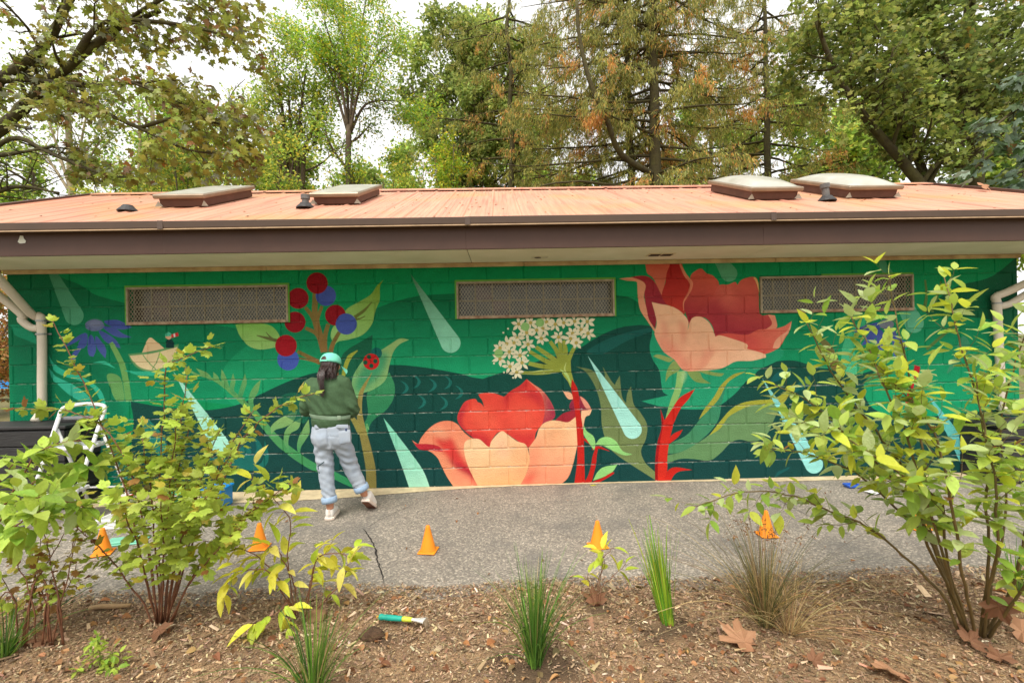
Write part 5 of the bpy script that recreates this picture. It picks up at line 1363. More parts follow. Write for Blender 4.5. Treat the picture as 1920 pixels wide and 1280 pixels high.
def overhang_left():
    r = np.random.default_rng(51)
    y = 3.6
    q = at_y(-150, 330, y)
    base = (q[0] - .4, y, -0.05)
    t = thing('overhanging_maple', base, 'big-leaf maple reaching in over the roof with dark mossy limbs', 'tree')
    limbs = [(np.vstack([[q[0] - .4, y, -.1], [q[0] - .3, y, 2.0], at_y(-120, 330, y)]), .3, .26),
             px_limb([(-120, 330, y), (-40, 275, y), (30, 215, 3.5), (85, 160, 3.4), (130, 125, 3.3), (210, 60, 3.3), (300, 20, 3.2)], .15, .03),
             px_limb([(-120, 330, y), (-60, 190, y), (0, 148, 3.5), (60, 110, 3.3), (100, 60, 3.3), (140, -20, 3.2)], .14, .05),
             px_limb([(0, 148, 3.5), (60, 150, 3.3), (150, 160, 3.0), (250, 155, 2.8), (330, 150, 2.6)], .06, .015),
             px_limb([(130, 125, 3.3), (190, 45, 3.1), (280, 40, 3.0), (400, 60, 2.9), (460, 100, 2.8)], .05, .012),
             px_limb([(85, 160, 3.4), (170, 200, 3.2), (260, 240, 3.0), (350, 280, 2.8), (430, 290, 2.8)], .05, .012),
             px_limb([(-60, 330, y), (20, 260, 3.4), (100, 290, 3.3), (190, 325, 3.2), (265, 335, 3.1)], .05, .015),
             px_limb([(-60, 380, y), (30, 350, 3.6), (110, 362, 3.5)], .05, .02),
             px_limb([(200, 60, 3.3), (330, -10, 3.0), (430, 10, 2.9)], .04, .012),
             px_limb([(-90, 300, y), (10, 290, 3.4), (100, 275, 3.3)], .05, .02), px_limb([(260, 240, 3.0), (340, 220, 2.9), (420, 235, 2.8), (470, 260, 2.8)], .03, .01), px_limb([(250, 155, 2.8), (330, 190, 2.7), (400, 230, 2.6)], .03, .01)]
    sub = spawn(limbs[1:], r, 11, 1.05, .75, .15, 0.0, .4, .2, flat=.5)
    tw = spawn(sub, r, 5, .5, .8, .15, -.05, .5, .22, flat=.5)
    keep = [b for b in tw if True]
    mb = MB()
    for P, r0, r1 in limbs:
        Q = catmull(P, 5); mb.tube(Q, np.linspace(r0, r1, len(Q)) * (1 + .12 * r.normal(0, 1, len(Q))).clip(.8, 1.3), 9)
    mb.build('trunk', M_BARKD, t, smooth=True)
    mb = MB()
    mb.limbs(sub + tw, 5)
    mb.build('twigs', M_BARKD, t, smooth=True, kind='stuff')
    P, D = leaf_points(tw, r, 9, .09)
    n = len(P)
    # photo place of each leaf, to keep the bright gaps
    rel = P - CAM; u = 960 + F * (rel @ CR) / (rel @ _fw); v = 640 - F * (rel @ CU) / (rel @ _fw)
    m = ~((u < 130) & (v > 235)) & ~((u > 330) & (v > 130) & (v < 190) & (r.random(n) < .5)) & ~((u < 60) & (r.random(n) < .35)) & (u < 520) & (v < 345)
    P, D = P[m], D[m]; n = len(P)
    mi = r.choice(5, n, p=[.36, .44, .07, .015, .115])
    leaf_parts(t, MAPLE, P, norm(D * .5 + r.normal(0, .6, (n, 3)) + (0, 0, -.45)), up_nrm(r, n, .5), r.uniform(.085, .15, n), None, mats=[LM_OLIVE, LM_GRN, LM_BRN, LM_ORG, LM_PALE], mi=mi)
overhang_left()
LM_DG = leafmat('maple_leaf_dark_green', (70, 96, 48)); LM_BLUE = leafmat('maple_leaf_sheen', (128, 150, 128), rough=.28)
def overhang_right():
    r = np.random.default_rng(52)
    y = 1.6
    q = at_y(2050, 300, y)
    t = thing('roof_side_maple', (q[0] + .5, y, -0.05), 'maple bough with pale shiny leaves hanging beside the right roof end', 'tree')
    limbs = [(np.vstack([[q[0] + .5, y, -.1], [q[0] + .4, y, 2.2], at_y(2040, 260, y)]), .2, .15), px_limb([(2040, 260, y), (1960, 250, y), (1890, 270, 1.5), (1820, 320, 1.4)], .05, .012), px_limb([(2040, 200, y), (1960, 180, y), (1900, 210, 1.4), (1850, 250, 1.3)], .04, .012), px_limb([(2040, 320, y), (1960, 310, y), (1880, 335, 1.4)], .04, .012), px_limb([(2030, 90, y), (1960, 100, y), (1910, 150, 1.4)], .04, .012)]
    sub = spawn(limbs[1:], r, 8, .5, .8, .3, 0, .5, .2, flat=.4)
    mb = MB()
    for P, r0, r1 in limbs: mb.tube(catmull(P, 4), np.linspace(r0, r1, len(catmull(P, 4))), 8)
    mb.build('trunk', M_BARKD, t, smooth=True)
    mb = MB()
    for P, r0, r1 in sub: mb.tube(P, np.linspace(.008, .004, len(P)), 4, cap=False)
    mb.build('twigs', M_BARKD, t, smooth=True, kind='stuff')
    P, D = leaf_points(sub, r, 6, .05)
    n = len(P)
    leaf_parts(t, MAPLE, P, norm(D * .4 + r.normal(0, .45, (n, 3)) + (-.4, -.2, -.5)), up_nrm(r, n, .35), r.uniform(.13, .22, n), None, mats=[LM_DG, LM_BLUE, LM_BRN], mi=r.choice(3, n, p=[.5, .46, .04]))
overhang_right()

# ================================================================== planting in the bed
# chips: thousands of shreds, joined as one mass
def chips():
    r = np.random.default_rng(61)
    def scatter(n, x0, x1, y0, y1, size, cols, wts, edge):
        x = r.uniform(x0, x1, n); y = r.uniform(y0, y1, n)
        z = np.array([bed_z(a, b) for a, b in zip(x, y)])
        m = (y < YE + edge * r.random(n)) & (z > -0.02)
        # dug patches of bare dark soil
        for (u, v, rad) in ((1008, 1266, .24), (1258, 1180, .18), (705, 1198, .1), (1125, 1148, .09)):
            c = at_z(u, v, 0.02); m &= (np.hypot(x - c[0], y - c[1]) > rad * r.uniform(.0, 1.3, n))
        x, y, z = x[m], y[m], np.maximum(z[m], 0.0); n = len(x)
        a = r.uniform(0, 6.28, n)
        d = np.c_[np.cos(a), np.sin(a), r.normal(0, .25, n)]
        L = r.lognormal(math.log(size), .55, n)
        return np.c_[x, y, z + 0.004 + .4 * L * np.abs(d[:, 2])], d, up_nrm(r, n, .35), L, pal(r, n, cols, wts, .25)
    cols = [(160, 134, 104), (134, 110, 86), (180, 156, 124), (110, 90, 70), (202, 182, 154), (140, 108, 82)]
    mb = MB()
    T = (np.array([(-.16, 0, .05), (.17, .06, 0), (.13, .95, .05), (-.10, 1, 0)]), np.array([[0, 1, 2, 3]]))
    for n, x0, x1, y0, size in ((150000, -3.6, 3.6, -3.45, .0092), (14000, -5, 5, -2.75, .014)):
        p, d, nn, L, c = scatter(n, x0, x1, y0, YE + .12, size, cols, [4, 4, 2.2, 3, .45, 1.0], .10)
        W, FF, nf = place(T, p, d, nn, L)
        mb.add(W, FF, np.repeat(c, nf, 0))
    # crumbs blown onto the path edge
    p, d, nn, L, c = scatter(5000, -4, 4, YE - .1, YE + .35, .008, cols, [4, 4, 2, 2, 1, 1], .34)
    W, FF, nf = place(T, p, d, nn, L); mb.add(W, FF, np.repeat(c, nf, 0))
    o = mb.build('mulch_chips', mat('wood_chip', (255, 255, 255), .9, var=0, attr=True, spec=.2), kind='stuff')
    tag(o, 'shredded bark and wood chips spread over the bed', 'mulch')
    # small dry leaf scraps
    n = 990
    x, y = r.uniform(-3.6, 3.6, n), r.uniform(-3.4, YE - .05, n)
    y[900:] = np.where(r.random(90) < .6, YE + np.abs(r.normal(0, .35, 90)), -.25 - np.abs(r.normal(0, .3, 90))); x[900:] *= 1.25
    p = np.c_[x, y, [max(bed_z(a, b), .0) + .008 for a, b in zip(x, y)]]
    a = r.uniform(0, 6.28, n)
    W, FF, nf = place(T_ovate(.6, .2, .4), p, np.c_[np.cos(a), np.sin(a), r.normal(0, .15, n)], up_nrm(r, n, .3), np.where(np.arange(n) < 900, 1, .55) * r.uniform(.02, .06, n))
    o = MB().add(W, FF, np.repeat(pal(r, n, [(150, 104, 64), (124, 82, 52), (170, 128, 84), (110, 96, 60)], [3, 3, 2, 1]), nf, 0)).build('leaf_litter', mat('dry_leaf_scrap', (255, 255, 255), .8, var=0, attr=True, trans=.15), kind='stuff')
    tag(o, 'small dry brown leaf scraps lying over the bed', 'leaf litter')
chips()

OVATE2 = T_ovate(.46, .06, .13)
LM_DW = leafmat('dogwood_leaf', (188, 210, 98), (168, 194, 82), trans=.42); LM_DW2 = leafmat('dogwood_leaf_yellow', (216, 222, 78), (198, 210, 68), trans=.45); LM_DWP = leafmat('dogwood_leaf_pale', (192, 208, 144), (174, 194, 122), rough=.32); LM_DWG = leafmat('dogwood_leaf_deep', (148, 182, 70), (130, 166, 62)); LM_RED = leafmat('dogwood_leaf_red', (170, 104, 70), (160, 124, 72))
M_STEMR = mat('red_brown_stem', (112, 72, 50), .6, scale=20, var=.3); M_STEMG = mat('olive_stem', (112, 92, 50), .65, scale=14, rgb2=(88, 74, 44))
def shrub(name, label, base, stems, seed, T, size, mats, wts, n_sub, sub_len, spacing, bark, r0=.009, droop=.35, pairs=True, jitter=.03, limit=300, tmin=.3, up=.3, tip_r=.0025, sub_up=.05, ntilt=.35):
    r = np.random.default_rng(seed)
    t = thing(name, base, label, 'shrub')
    main = []
    for P in stems:
        Q = catmull(np.array(P), 6)
        Q[2:] += np.cumsum(r.normal(0, .004, Q[2:].shape), 0)
        main.append((Q, r0 * r.uniform(.8, 1.15), tip_r))
    sub = []
    for i, (Q, a, b) in enumerate(main):
        ln = np.linalg.norm(np.diff(Q, axis=0), axis=1).sum()
        k = max(1, int((n_sub[i] if isinstance(n_sub, list) else n_sub) * ln))
        sub += spawn([(Q, a, b)], r, k, sub_len[i] if isinstance(sub_len, list) else sub_len, .75, tmin, sub_up, .45, .14)
    mb = MB()
    for Q, a, b in main: mb.tube(Q, np.linspace(a, b, len(Q)), 7)
    mb.build('stems', bark, t, smooth=True)
    mb = MB(); mb.limbs(sub, 4) if sub else None
    if sub: mb.build('twigs', bark, t, smooth=True, kind='stuff')
    pos, D, N_ = [], [], []
    for Q, a, b in main + sub:
        seg = np.linalg.norm(np.diff(Q, axis=0), axis=1); cum = np.concatenate([[0], np.cumsum(seg)]); ln = cum[-1]
        s0 = tmin * ln if a > r0 * .6 else .12 * ln
        s = s0
        k = 0
        while s < ln:
            q = np.array([np.interp(s, cum, Q[:, i]) for i in range(3)])
            j = min(np.searchsorted(cum, s), len(Q) - 1)
            d = norm(Q[j] - Q[max(j - 1, 0)])
            ang = (k % 2) * math.pi / 2 + r.uniform(-.4, .4)
            ref = norm(np.cross(d, [0, 0, 1]) + 1e-6)
            bi = np.cross(d, ref)
            for sg in ((-1, 1) if pairs else (1 if k % 2 else -1,)):
                o_ = sg * (math.cos(ang) * ref + math.sin(ang) * bi)
                if r.random() < .1: continue
                pos.append(q + o_ * .006); D.append(d * .35 + o_ * .9 + np.array([0, 0, -droop]) + r.normal(0, .16, 3))
                N_.append(np.array([0, 0, 1.0]) + r.normal(0, ntilt, 3) + d * .25)
            s += spacing * r.uniform(.7, 1.3); k += 1
        pos.append(Q[-1]); D.append(norm(Q[-1] - Q[-2]) + np.array([0, 0, -.1])); N_.append(np.array([0, 0, 1.0]) + r.normal(0, .3, 3))
    pos, D, N_ = np.array(pos), norm(np.array(D)), norm(np.array(N_))
    n = len(pos)
    leaf_parts(t, T, pos, D, N_, r.uniform(*size, n), None, mats=mats, mi=r.choice(len(mats), n, p=np.array(wts) / sum(wts)), limit=limit)
    return t
def S_(*pts): return [at_y(u, v, y) for u, v, y in pts]

# ---- right dogwood
B = at_z(1822, 1198, .02)
yb = B[1]
stems = [S_((1800, 1190, yb), (1765, 1110, yb), (1690, 1040, yb + .05), (1620, 985, yb + .1), (1560, 952, yb + .15), (1490, 925, yb + .2), (1400, 915, yb + .25), (1308, 945, yb + .25)),
         S_((1815, 1195, yb), (1775, 1085, yb), (1738, 1000, yb - .05), (1742, 900, yb - .1), (1722, 760, yb - .05), (1702, 640, yb), (1682, 512, yb + .05)),
         S_((1812, 1195, yb), (1765, 1060, yb + .05), (1720, 930, yb + .1), (1660, 830, yb + .1), (1590, 750, yb + .12), (1540, 680, yb + .1), (1503, 604, yb + .1)),
         S_((1842, 1205, yb), (1858, 1090, yb), (1876, 960, yb + .05), (1860, 800, yb + .1), (1882, 690, yb + .1), (1918, 560, yb + .1)),
         S_((1840, 1200, yb), (1890, 1100, yb - .1), (1915, 1000, yb - .15), (1950, 880, yb - .15), (1935, 760, yb - .1), (1925, 610, yb)),
         S_((1838, 1200, yb), (1850, 1040, yb - .1), (1850, 900, yb - .15), (1830, 740, yb - .1), (1795, 620, yb), (1770, 520, yb + .1)),
         S_((1820, 1198, yb), (1780, 1060, yb - .1), (1760, 950, yb - .2), (1700, 900, yb - .25), (1650, 860, yb - .25), (1560, 800, yb - .2), (1480, 790, yb - .15)),
         S_((1815, 1198, yb), (1760, 1050, yb + .1), (1700, 960, yb + .15), (1620, 890, yb + .2), (1530, 850, yb + .2), (1450, 830, yb + .2)),
         S_((1842, 1202, yb), (1870, 1060, yb - .2), (1880, 940, yb - .3), (1870, 820, yb - .3), (1850, 700, yb - .25)),
         S_((1830, 1200, yb), (1810, 1080, yb - .2), (1790, 960, yb - .3), (1760, 840, yb - .3), (1700, 760, yb - .25), (1640, 700, yb - .15)),
         S_((1850, 1200, yb), (1905, 1120, yb - .2), (1950, 1040, yb - .3), (1960, 950, yb - .35)), S_((1815, 1198, yb), (1750, 1030, yb), (1690, 920, yb - .05), (1600, 830, yb - .05), (1520, 760, yb - .05), (1450, 720, yb)), S_((1820, 1198, yb), (1770, 1040, yb - .15), (1720, 880, yb - .2), (1680, 780, yb - .2), (1620, 660, yb - .1), (1590, 600, yb))]
shrub('dogwood_shrub', 'tall leafy dogwood with red-brown stems at the right, its arching branch reaching over a cone', tuple(B), stems, 71, OVATE2, (.06, .115), [LM_DW, LM_DW2, LM_DWP, LM_DWG, LM_RED], [4, 2, 3, 2.4, .10], 8, .22, .055, M_STEMG, r0=.0085, droop=.08, tmin=.36, ntilt=.22)

# ---- left ninebark with lobed leaves
B = at_z(302, 1172, .02); yb = B[1]
LM_NB = leafmat('lobed_leaf_green', (168, 186, 78), (150, 172, 68)); LM_NB2 = leafmat('lobed_leaf_gold', (194, 182, 72), (176, 162, 64)); LM_NB3 = leafmat('lobed_leaf_bright', (186, 206, 82), (170, 194, 72)); LM_NB4 = leafmat('lobed_leaf_rust', (156, 112, 62), (138, 96, 56))
def fan(tip, y1, bx=0, k=.5, b0=(302, 1172)):
    u, v = tip
    m = (b0[0] + bx + (u - b0[0]) * .28, b0[1] + (v - b0[1]) * .45)
    return S_((b0[0] + bx, b0[1], yb), (m[0], m[1], yb + (y1 - yb) * .4), (b0[0] + (u - b0[0]) * .65, b0[1] + (v - b0[1]) * .75, yb + (y1 - yb) * .75), (u, v, y1))
tall = [fan((98, 600), yb + .15, -8), S_((305, 1170, yb), (300, 1000, yb), (310, 800, yb), (313, 690, yb), (345, 668, yb), (412, 640, yb)), fan((335, 700), yb + .2, 6), fan((470, 770), yb + .2, 10),
        S_((310, 1170, yb), (370, 1000, yb - .05), (425, 895, yb - .05), (450, 832, yb), (484, 790, yb), (515, 768, yb), (552, 754, yb + .05), (598, 737, yb + .1)),
        S_((296, 1170, yb), (270, 960, yb), (225, 820, yb + .05), (150, 765, yb + .1), (38, 758, yb + .1))]
low = [fan((u, v), yb + dy, bx) for u, v, dy, bx in ((330, 780, -.1, 0), (440, 850, -.2, 10), (545, 905, -.05, 16), (440, 985, -.2, 14), (360, 800, .2, 6), (240, 850, .2, -4), (265, 820, .05, -2), (420, 810, -.05, 9), (150, 985, 0, -14), (390, 930, -.3, 8), (230, 930, -.3, -8), (350, 890, .3, 4), (300, 930, -.35, 0))]
shrub('ninebark_shrub', 'full shrub with lobed gold-green leaves and many brown stems left of the person', tuple(B), tall + low, 72, LOBED, (.042, .074), [LM_NB, LM_NB2, LM_NB3, LM_NB4], [4.5, 1.2, 4, .25], [3.0] * 6 + [9] * 13, [.09] * 6 + [.19] * 13, .042, M_STEMR, r0=.0048, droop=.12, tmin=.36, ntilt=.22)

# ---- broad leaves at the left edge
B = at_z(-70, 1190, .02); yb = B[1]
stems = [S_((-70, 1190, yb), (-40, 1020, yb), (20, 930, yb), (100, 880, yb + .05), (185, 868, yb + .1)), S_((-70, 1190, yb), (-30, 1000, yb - .1), (30, 900, yb - .1), (70, 840, yb - .05), (140, 826, yb)),
         S_((-70, 1190, yb), (-20, 1020, yb - .15), (40, 950, yb - .2), (110, 930, yb - .2), (175, 950, yb - .15)), S_((-80, 1190, yb), (-60, 1000, yb), (-20, 920, yb), (10, 870, yb)), S_((-70, 1190, yb), (-20, 1050, yb - .2), (40, 990, yb - .3), (80, 960, yb - .3))]
shrub('edge_dogwood', 'shrub with broad soft green leaves pushing in at the left edge below the ladder', tuple(B), stems, 73, OVATE, (.07, .13), [LM_DW, LM_DWG, LM_NB3, LM_DWP], [4, 3, 3, .8], 6, .15, .065, M_STEMR, r0=.006, droop=.2, tmin=.45, ntilt=.25)
# ---- sparse twiggy shrub lower left
B = at_z(75, 1215, .02); yb = B[1]
r_ = np.random.default_rng(5)
stems = []
for k in range(13):
    u, v = r_.uniform(-30, 180), r_.uniform(930, 1080)
    b = 75 + r_.uniform(-50, 55)
    stems.append(S_((b, 1210, yb), (b + (u - b) * .2, 1110, yb), (b + (u - b) * .6, v + 60, yb + .1), (u, v, yb + r_.uniform(-.1, .2))))
shrub('twiggy_shrub', 'thin twiggy shrub with few small olive leaves at the lower left', tuple(B), stems, 74, LOBED, (.03, .055), [LM_NB, LM_NB2, LM_NB4, LM_NB3], [3, 2, 2, 1.5], 7, .16, .06, M_STEMR, r0=.0045, droop=.3, tmin=.35, pairs=False, tip_r=.0015)
# ---- yellow shrub
B = at_z(560, 1160, .02); yb = B[1]
LM_Y = leafmat('yellow_leaf', (236, 232, 80), (222, 222, 72), trans=.45); LM_Y2 = leafmat('yellow_green_leaf', (198, 214, 74), (176, 200, 66), trans=.45); LM_Y3 = leafmat('pale_yellow_leaf', (240, 232, 124), (230, 222, 104), trans=.45)
stems = [S_((556, 1160, yb), (540, 1060, yb), (545, 980, yb), (512, 930, yb), (475, 895, yb)), S_((556, 1160, yb), (525, 1090, yb), (480, 1050, yb - .05), (420, 1030, yb - .05), (375, 1020, yb - .05)),
         S_((556, 1160, yb), (530, 1110, yb), (500, 1070, yb - .1), (450, 1075, yb - .1), (428, 1105, yb - .12)), S_((570, 1165, yb), (585, 1100, yb), (605, 1050, yb), (640, 1040, yb), (660, 1045, yb)), S_((556, 1165, yb), (540, 1130, yb - .1), (510, 1150, yb - .15), (480, 1165, yb - .16)),
         S_((566, 1165, yb), (575, 1100, yb), (582, 1060, yb), (588, 1030, yb)), S_((560, 1160, yb), (545, 1090, yb), (520, 1040, yb - .05), (500, 1010, yb - .05)), S_((572, 1168, yb), (620, 1115, yb), (640, 1090, yb), (650, 1060, yb))]
shrub('yellow_shrub', 'young shrub with yellow leaves and bare dark stems in front of the person', tuple(B), stems, 75, LANCE, (.08, .14), [LM_Y, LM_Y2, LM_Y3], [4, 3, 1.5], 7, .13, .042, M_STEMR, r0=.0042, droop=.1, tmin=.42, pairs=False, tip_r=.002)
# ---- small yellow sprout
B = at_z(1122, 1138, .02); yb = B[1]
stems = [S_((1118, 1138, yb), (1124, 1090, yb), (1132, 1060, yb), (1122, 1030, yb)), S_((1122, 1138, yb), (1132, 1100, yb), (1150, 1080, yb), (1170, 1055, yb)), S_((1112, 1138, yb), (1110, 1110, yb), (1108, 1085, yb)), S_((1120, 1138, yb), (1128, 1080, yb), (1140, 1040, yb), (1152, 1025, yb))]
shrub('yellow_sprout', 'tiny sprout with a few yellow-green leaves below a cone', tuple(B), stems, 76, LANCE, (.07, .11), [LM_Y2, LM_Y], [3, 2], .5, .06, .075, M_STEMR, r0=.003, droop=.1, tmin=.62, pairs=False, tip_r=.0015)
# ---- weed bottom left
B = at_z(190, 1262, .02); yb = B[1]
stems = [S_((190 + k * 4, 1262, yb), (190 + (u - 190) * .4, 1262 + (v - 1262) * .6, yb), (u, v, yb + .03 * (k % 3 - 1))) for k, (u, v) in enumerate(((185, 1185), (210, 1215), (160, 1220), (235, 1240), (175, 1200), (255, 1255), (150, 1250), (225, 1265)))]
shrub('green_weed', 'low bright green weed with small leaves at the bottom left', tuple(B), stems, 77, OVATE, (.022, .045), [LM_NB3, LM_DWG], [3, 2], 14, .07, .03, mat('weed_stem', (120, 130, 60)), r0=.003, droop=.2, tmin=.2, tip_r=.001)

# ---- grasses
def grass(name, label, u, v, n, h, spread, lean, cols, seed, width=.004, flop=.35, stems=0, cat='grass clump', hd=None):
    r = np.random.default_rng(seed)
    b = at_z(u, v, .01)
    b[2] = bed_z(b[0], b[1]) - .005
    t = thing(name, tuple(b), label, cat)
    k = 8
    s = np.linspace(0, 1, k)
    a = r.uniform(0, 6.28, n); L = h * r.uniform(.45, 1.05, n)
    tilt = np.abs(r.normal(0, spread, n)); fl = flop * r.uniform(.2, 1.4, n) * (tilt + .08)
    rx = np.cos(a) * tilt + lean[0]; ry = np.sin(a) * tilt + lean[1]
    base = b + np.c_[np.cos(a) * r.uniform(0, .035, n), np.sin(a) * r.uniform(0, .035, n), np.zeros(n)]
    P = base[:, None] + np.stack([L[:, None] * (rx[:, None] * s + np.cos(a)[:, None] * fl[:, None] * s ** 2.5), L[:, None] * (ry[:, None] * s + np.sin(a)[:, None] * fl[:, None] * s ** 2.5), L[:, None] * (s - .55 * fl[:, None] * s ** 3)], -1)
    P[..., 2] = np.maximum(P[..., 2], bed_z(b[0], b[1]) + .004)
    T_ = norm(np.gradient(P, axis=1)); side = norm(np.cross(T_, norm(np.c_[np.cos(a), np.sin(a), np.zeros(n)] + r.normal(0, .5, (n, 3)))[:, None]))
    w = width * r.uniform(.6, 1.2, n)[:, None, None] * (np.sin(np.clip(1 - s, 0, 1) * 1.45 + .12) ** .8)[None, :, None]
    nr = np.cross(T_, side)
    Lf, Rt, Md = P - side * w, P + side * w, P - nr * w * .4
    V = np.stack([Lf, Md, Rt], 2).reshape(n, -1, 3)
    Fq = []
    for i in range(k - 1):
        for j in (0, 1): Fq.append([i * 3 + j, i * 3 + j + 1, i * 3 + j + 4, i * 3 + j + 3])
    FF = (np.array(Fq)[None] + (np.arange(n) * k * 3)[:, None, None]).reshape(-1, 4)
    MB().add(V.reshape(-1, 3), FF, np.repeat(pal(r, n, *cols, .18), len(Fq), 0)).build('blades', M_BLADE, t, smooth=True, kind='stuff')
    if hd:
        q = np.argsort(-P[:, -1, 2])[:hd]
        pos = np.repeat(P[q, -2], 7, 0) + r.normal(0, .008, (hd * 7, 3))
        W, FF, nf = place(T_rhomb(.4), pos, r.normal(0, 1, (hd * 7, 3)), r.normal(0, 1, (hd * 7, 3)), r.uniform(.008, .02, hd * 7))
        MB().add(W, FF, np.repeat(pal(r, hd * 7, [(150, 108, 70), (124, 88, 58)], [1, 1]), nf, 0)).build('seed_heads', M_BLADE, t, kind='stuff')
    return t
M_BLADE = mat('grass_blade', (255, 255, 255), .45, var=0, attr=True, trans=.3, spec=.35)
GG = ([(104, 142, 56), (82, 122, 48), (134, 164, 68), (68, 102, 44), (186, 170, 112)], [4, 4, 2, 3, 1.3])
GB = ([(150, 180, 50), (120, 164, 44), (96, 150, 46), (176, 186, 70)], [3, 4, 3, 1])
GS = ([(110, 112, 68), (92, 98, 62), (150, 132, 84), (186, 160, 112), (128, 100, 66)], [3, 3, 3, 2, 1])
grass('grass_tuft', 'upright dark green grass clump in a dug soil patch, bottom centre', 1003, 1262, 230, .54, .20, (.0, .02), GG, 81, .0026, .9)
grass('grass_tuft', 'green grass clump beneath the yellow shrub, cut by the bottom edge', 588, 1325, 150, .48, .24, (.03, .02), GG, 82, .003, .8)
grass('grass_tuft', 'slender bright green grass bundle leaning left near the rush clump', 1252, 1176, 95, .56, .085, (-.13, .05), GB, 83, .0045, .3)
grass('rush_clump', 'dry brown and green rush clump spreading wide by the path edge', 1435, 1178, 380, .62, .38, (.0, .04), GS, 84, .0017, .9, hd=40)
grass('dry_grass', 'straw-coloured dry grass flopped over the mulch beside the rush clump', 1480, 1195, 120, .45, .8, (.1, -.1), ([(196, 170, 122), (170, 142, 98)], [1, 1]), 85, .0014, 1.4)
grass('grass_tuft', 'thin green grass at the left bottom corner under the twigs', 10, 1235, 80, .30, .4, (.1, .05), GG, 86, .003, .7)
grass('grass_tuft', 'small fresh grass blades by the far right stems', 1905, 1118, 40, .35, .3, (.0, .05), GG, 87, .003, .6)

# ---- loose things on the ground
def bedpt(u, v, dz=0.0):
    p = at_z(u, v, .015); p[2] = max(bed_z(p[0], p[1]), 0.0) + dz
    return p
M_DRY = mat('dry_maple_leaf', (186, 142, 108), .75, scale=5, rgb2=(162, 114, 82), trans=.2, bump=.3, bscale=14); M_DRYD = mat('dry_maple_leaf_dark', (140, 98, 70), .75, scale=5, rgb2=(116, 80, 56), trans=.2, bump=.3, bscale=14)
for i, (u, v, s, a, tl, lab, dk) in enumerate(((1418, 1222, .20, 2.3, .25, 'large tan maple leaf lying below the rush clump', 0), (1660, 1258, .16, -2.0, .35, 'curled tan maple leaf on the mulch near the bottom edge', 0), (1120, 1142, .15, 1.6, .5, 'curled brown leaf at the foot of the tiny sprout', 1), (1815, 1225, .14, .6, .5, 'brown curled leaf at the foot of the tall dogwood', 1), (1895, 1200, .15, -.6, .6, 'rust-brown leaf by the right edge under the dogwood', 0), (1520, 1262, .09, .4, .6, 'small grey-brown curled leaf left of the tan curled one', 1), (1885, 1262, .13, 1.2, .3, 'flat brown leaf in the bottom right corner', 1), (90, 1215, .12, 2.6, .3, 'dull brown leaf under the twiggy shrub', 1), (292, 1195, .11, -.5, .3, 'reddish brown leaf at the foot of the lobed-leaf shrub', 1), (735, 1178, .05, .9, .2, 'tiny tan leaf scrap by the tool handle', 0))):
    p = bedpt(u, v, .02)
    d = np.array([math.cos(a), math.sin(a), .12])
    V, Fc = T_lobed(_mp + [(-q, r_) for q, r_ in _mp[-2:0:-1]], droop=-.35 * tl, cup=.06)
    nn = np.array([-.15 * math.cos(a) + .2 * (tl > .4), -.35 - .5 * (tl > .4), 1.0])
    W, FF, nf = place((V, Fc), np.array([p]), np.array([d]), np.array([nn]), np.array([s]))
    W[:, 2] += .10 * s * np.sin(W[:, 0] * 14 / s * .2 + i) * np.cos(W[:, 1] * 11 / s * .2 + 2 * i) + .03 * s * np.sin(np.arange(len(W)) * 2.4)
    W[:, 2] += max(0.0, bed_z(p[0], p[1]) + .004 - W[:, 2].min())
    o = MB().add(W, FF).tube([W[0] + (W[0] - W[1]) * .35, W[0] + (W[0] - W[1]) * .75 + (0, 0, .01)], [.0016, .001], 5).build('fallen_leaf', M_DRYD if dk else M_DRY)
    tag(o, lab, 'leaf', 'fallen maple leaves')
r_ = np.random.default_rng(8); n_ = 260
sx_, ss_ = r_.uniform(RXL + .1, RXR - .1, n_), SLEN * r_.random(n_) ** .8
pr_ = RP0 + np.outer(ss_, sdir) + np.c_[sx_, np.zeros(n_), np.zeros(n_)] + snrm * .008
a_ = r_.uniform(0, 6.28, n_)
W, FF, nf = place(T_rhomb(.5, .1), pr_, np.c_[np.cos(a_), np.sin(a_) * sdir[1], np.sin(a_) * sdir[2]], norm(snrm + r_.normal(0, .15, (n_, 3))), r_.uniform(.015, .05, n_))
tag(MB().add(W, FF, np.repeat(pal(r_, n_, [(120, 84, 56), (96, 74, 50), (150, 112, 70)], [1, 1, 1]), nf, 0)).build('roof_litter', MATS['dry_leaf_scrap'], kind='stuff'), 'tiny dry leaves and needles scattered on the metal roof', 'leaf litter')
p = onroof(1838, 356, .03)
W, FF, nf = place(MAPLE, np.array([p]), np.array([[1.0, .2, .15]]), np.array([[-.2, -.9, .6]]), np.array([.17]))
tag(MB().add(W + (0, 0, .05), FF).build('fallen_leaf', M_DRY), 'curled tan leaf stranded on the metal roof', 'leaf')
p = at_y(1862, 1118, at_z(1822, 1198, .02)[1] - .12)
W, FF, nf = place(T_lobed(_mp + [(-q, r_) for q, r_ in _mp[-2:0:-1]], droop=.6), np.array([p]), np.array([[.4, -.2, -.9]]), np.array([[-.5, -.8, .1]]), np.array([.16]))
tag(MB().add(W, FF).build('fallen_leaf', M_DRYD), 'brown withered leaf caught upright among the dogwood stems', 'leaf')

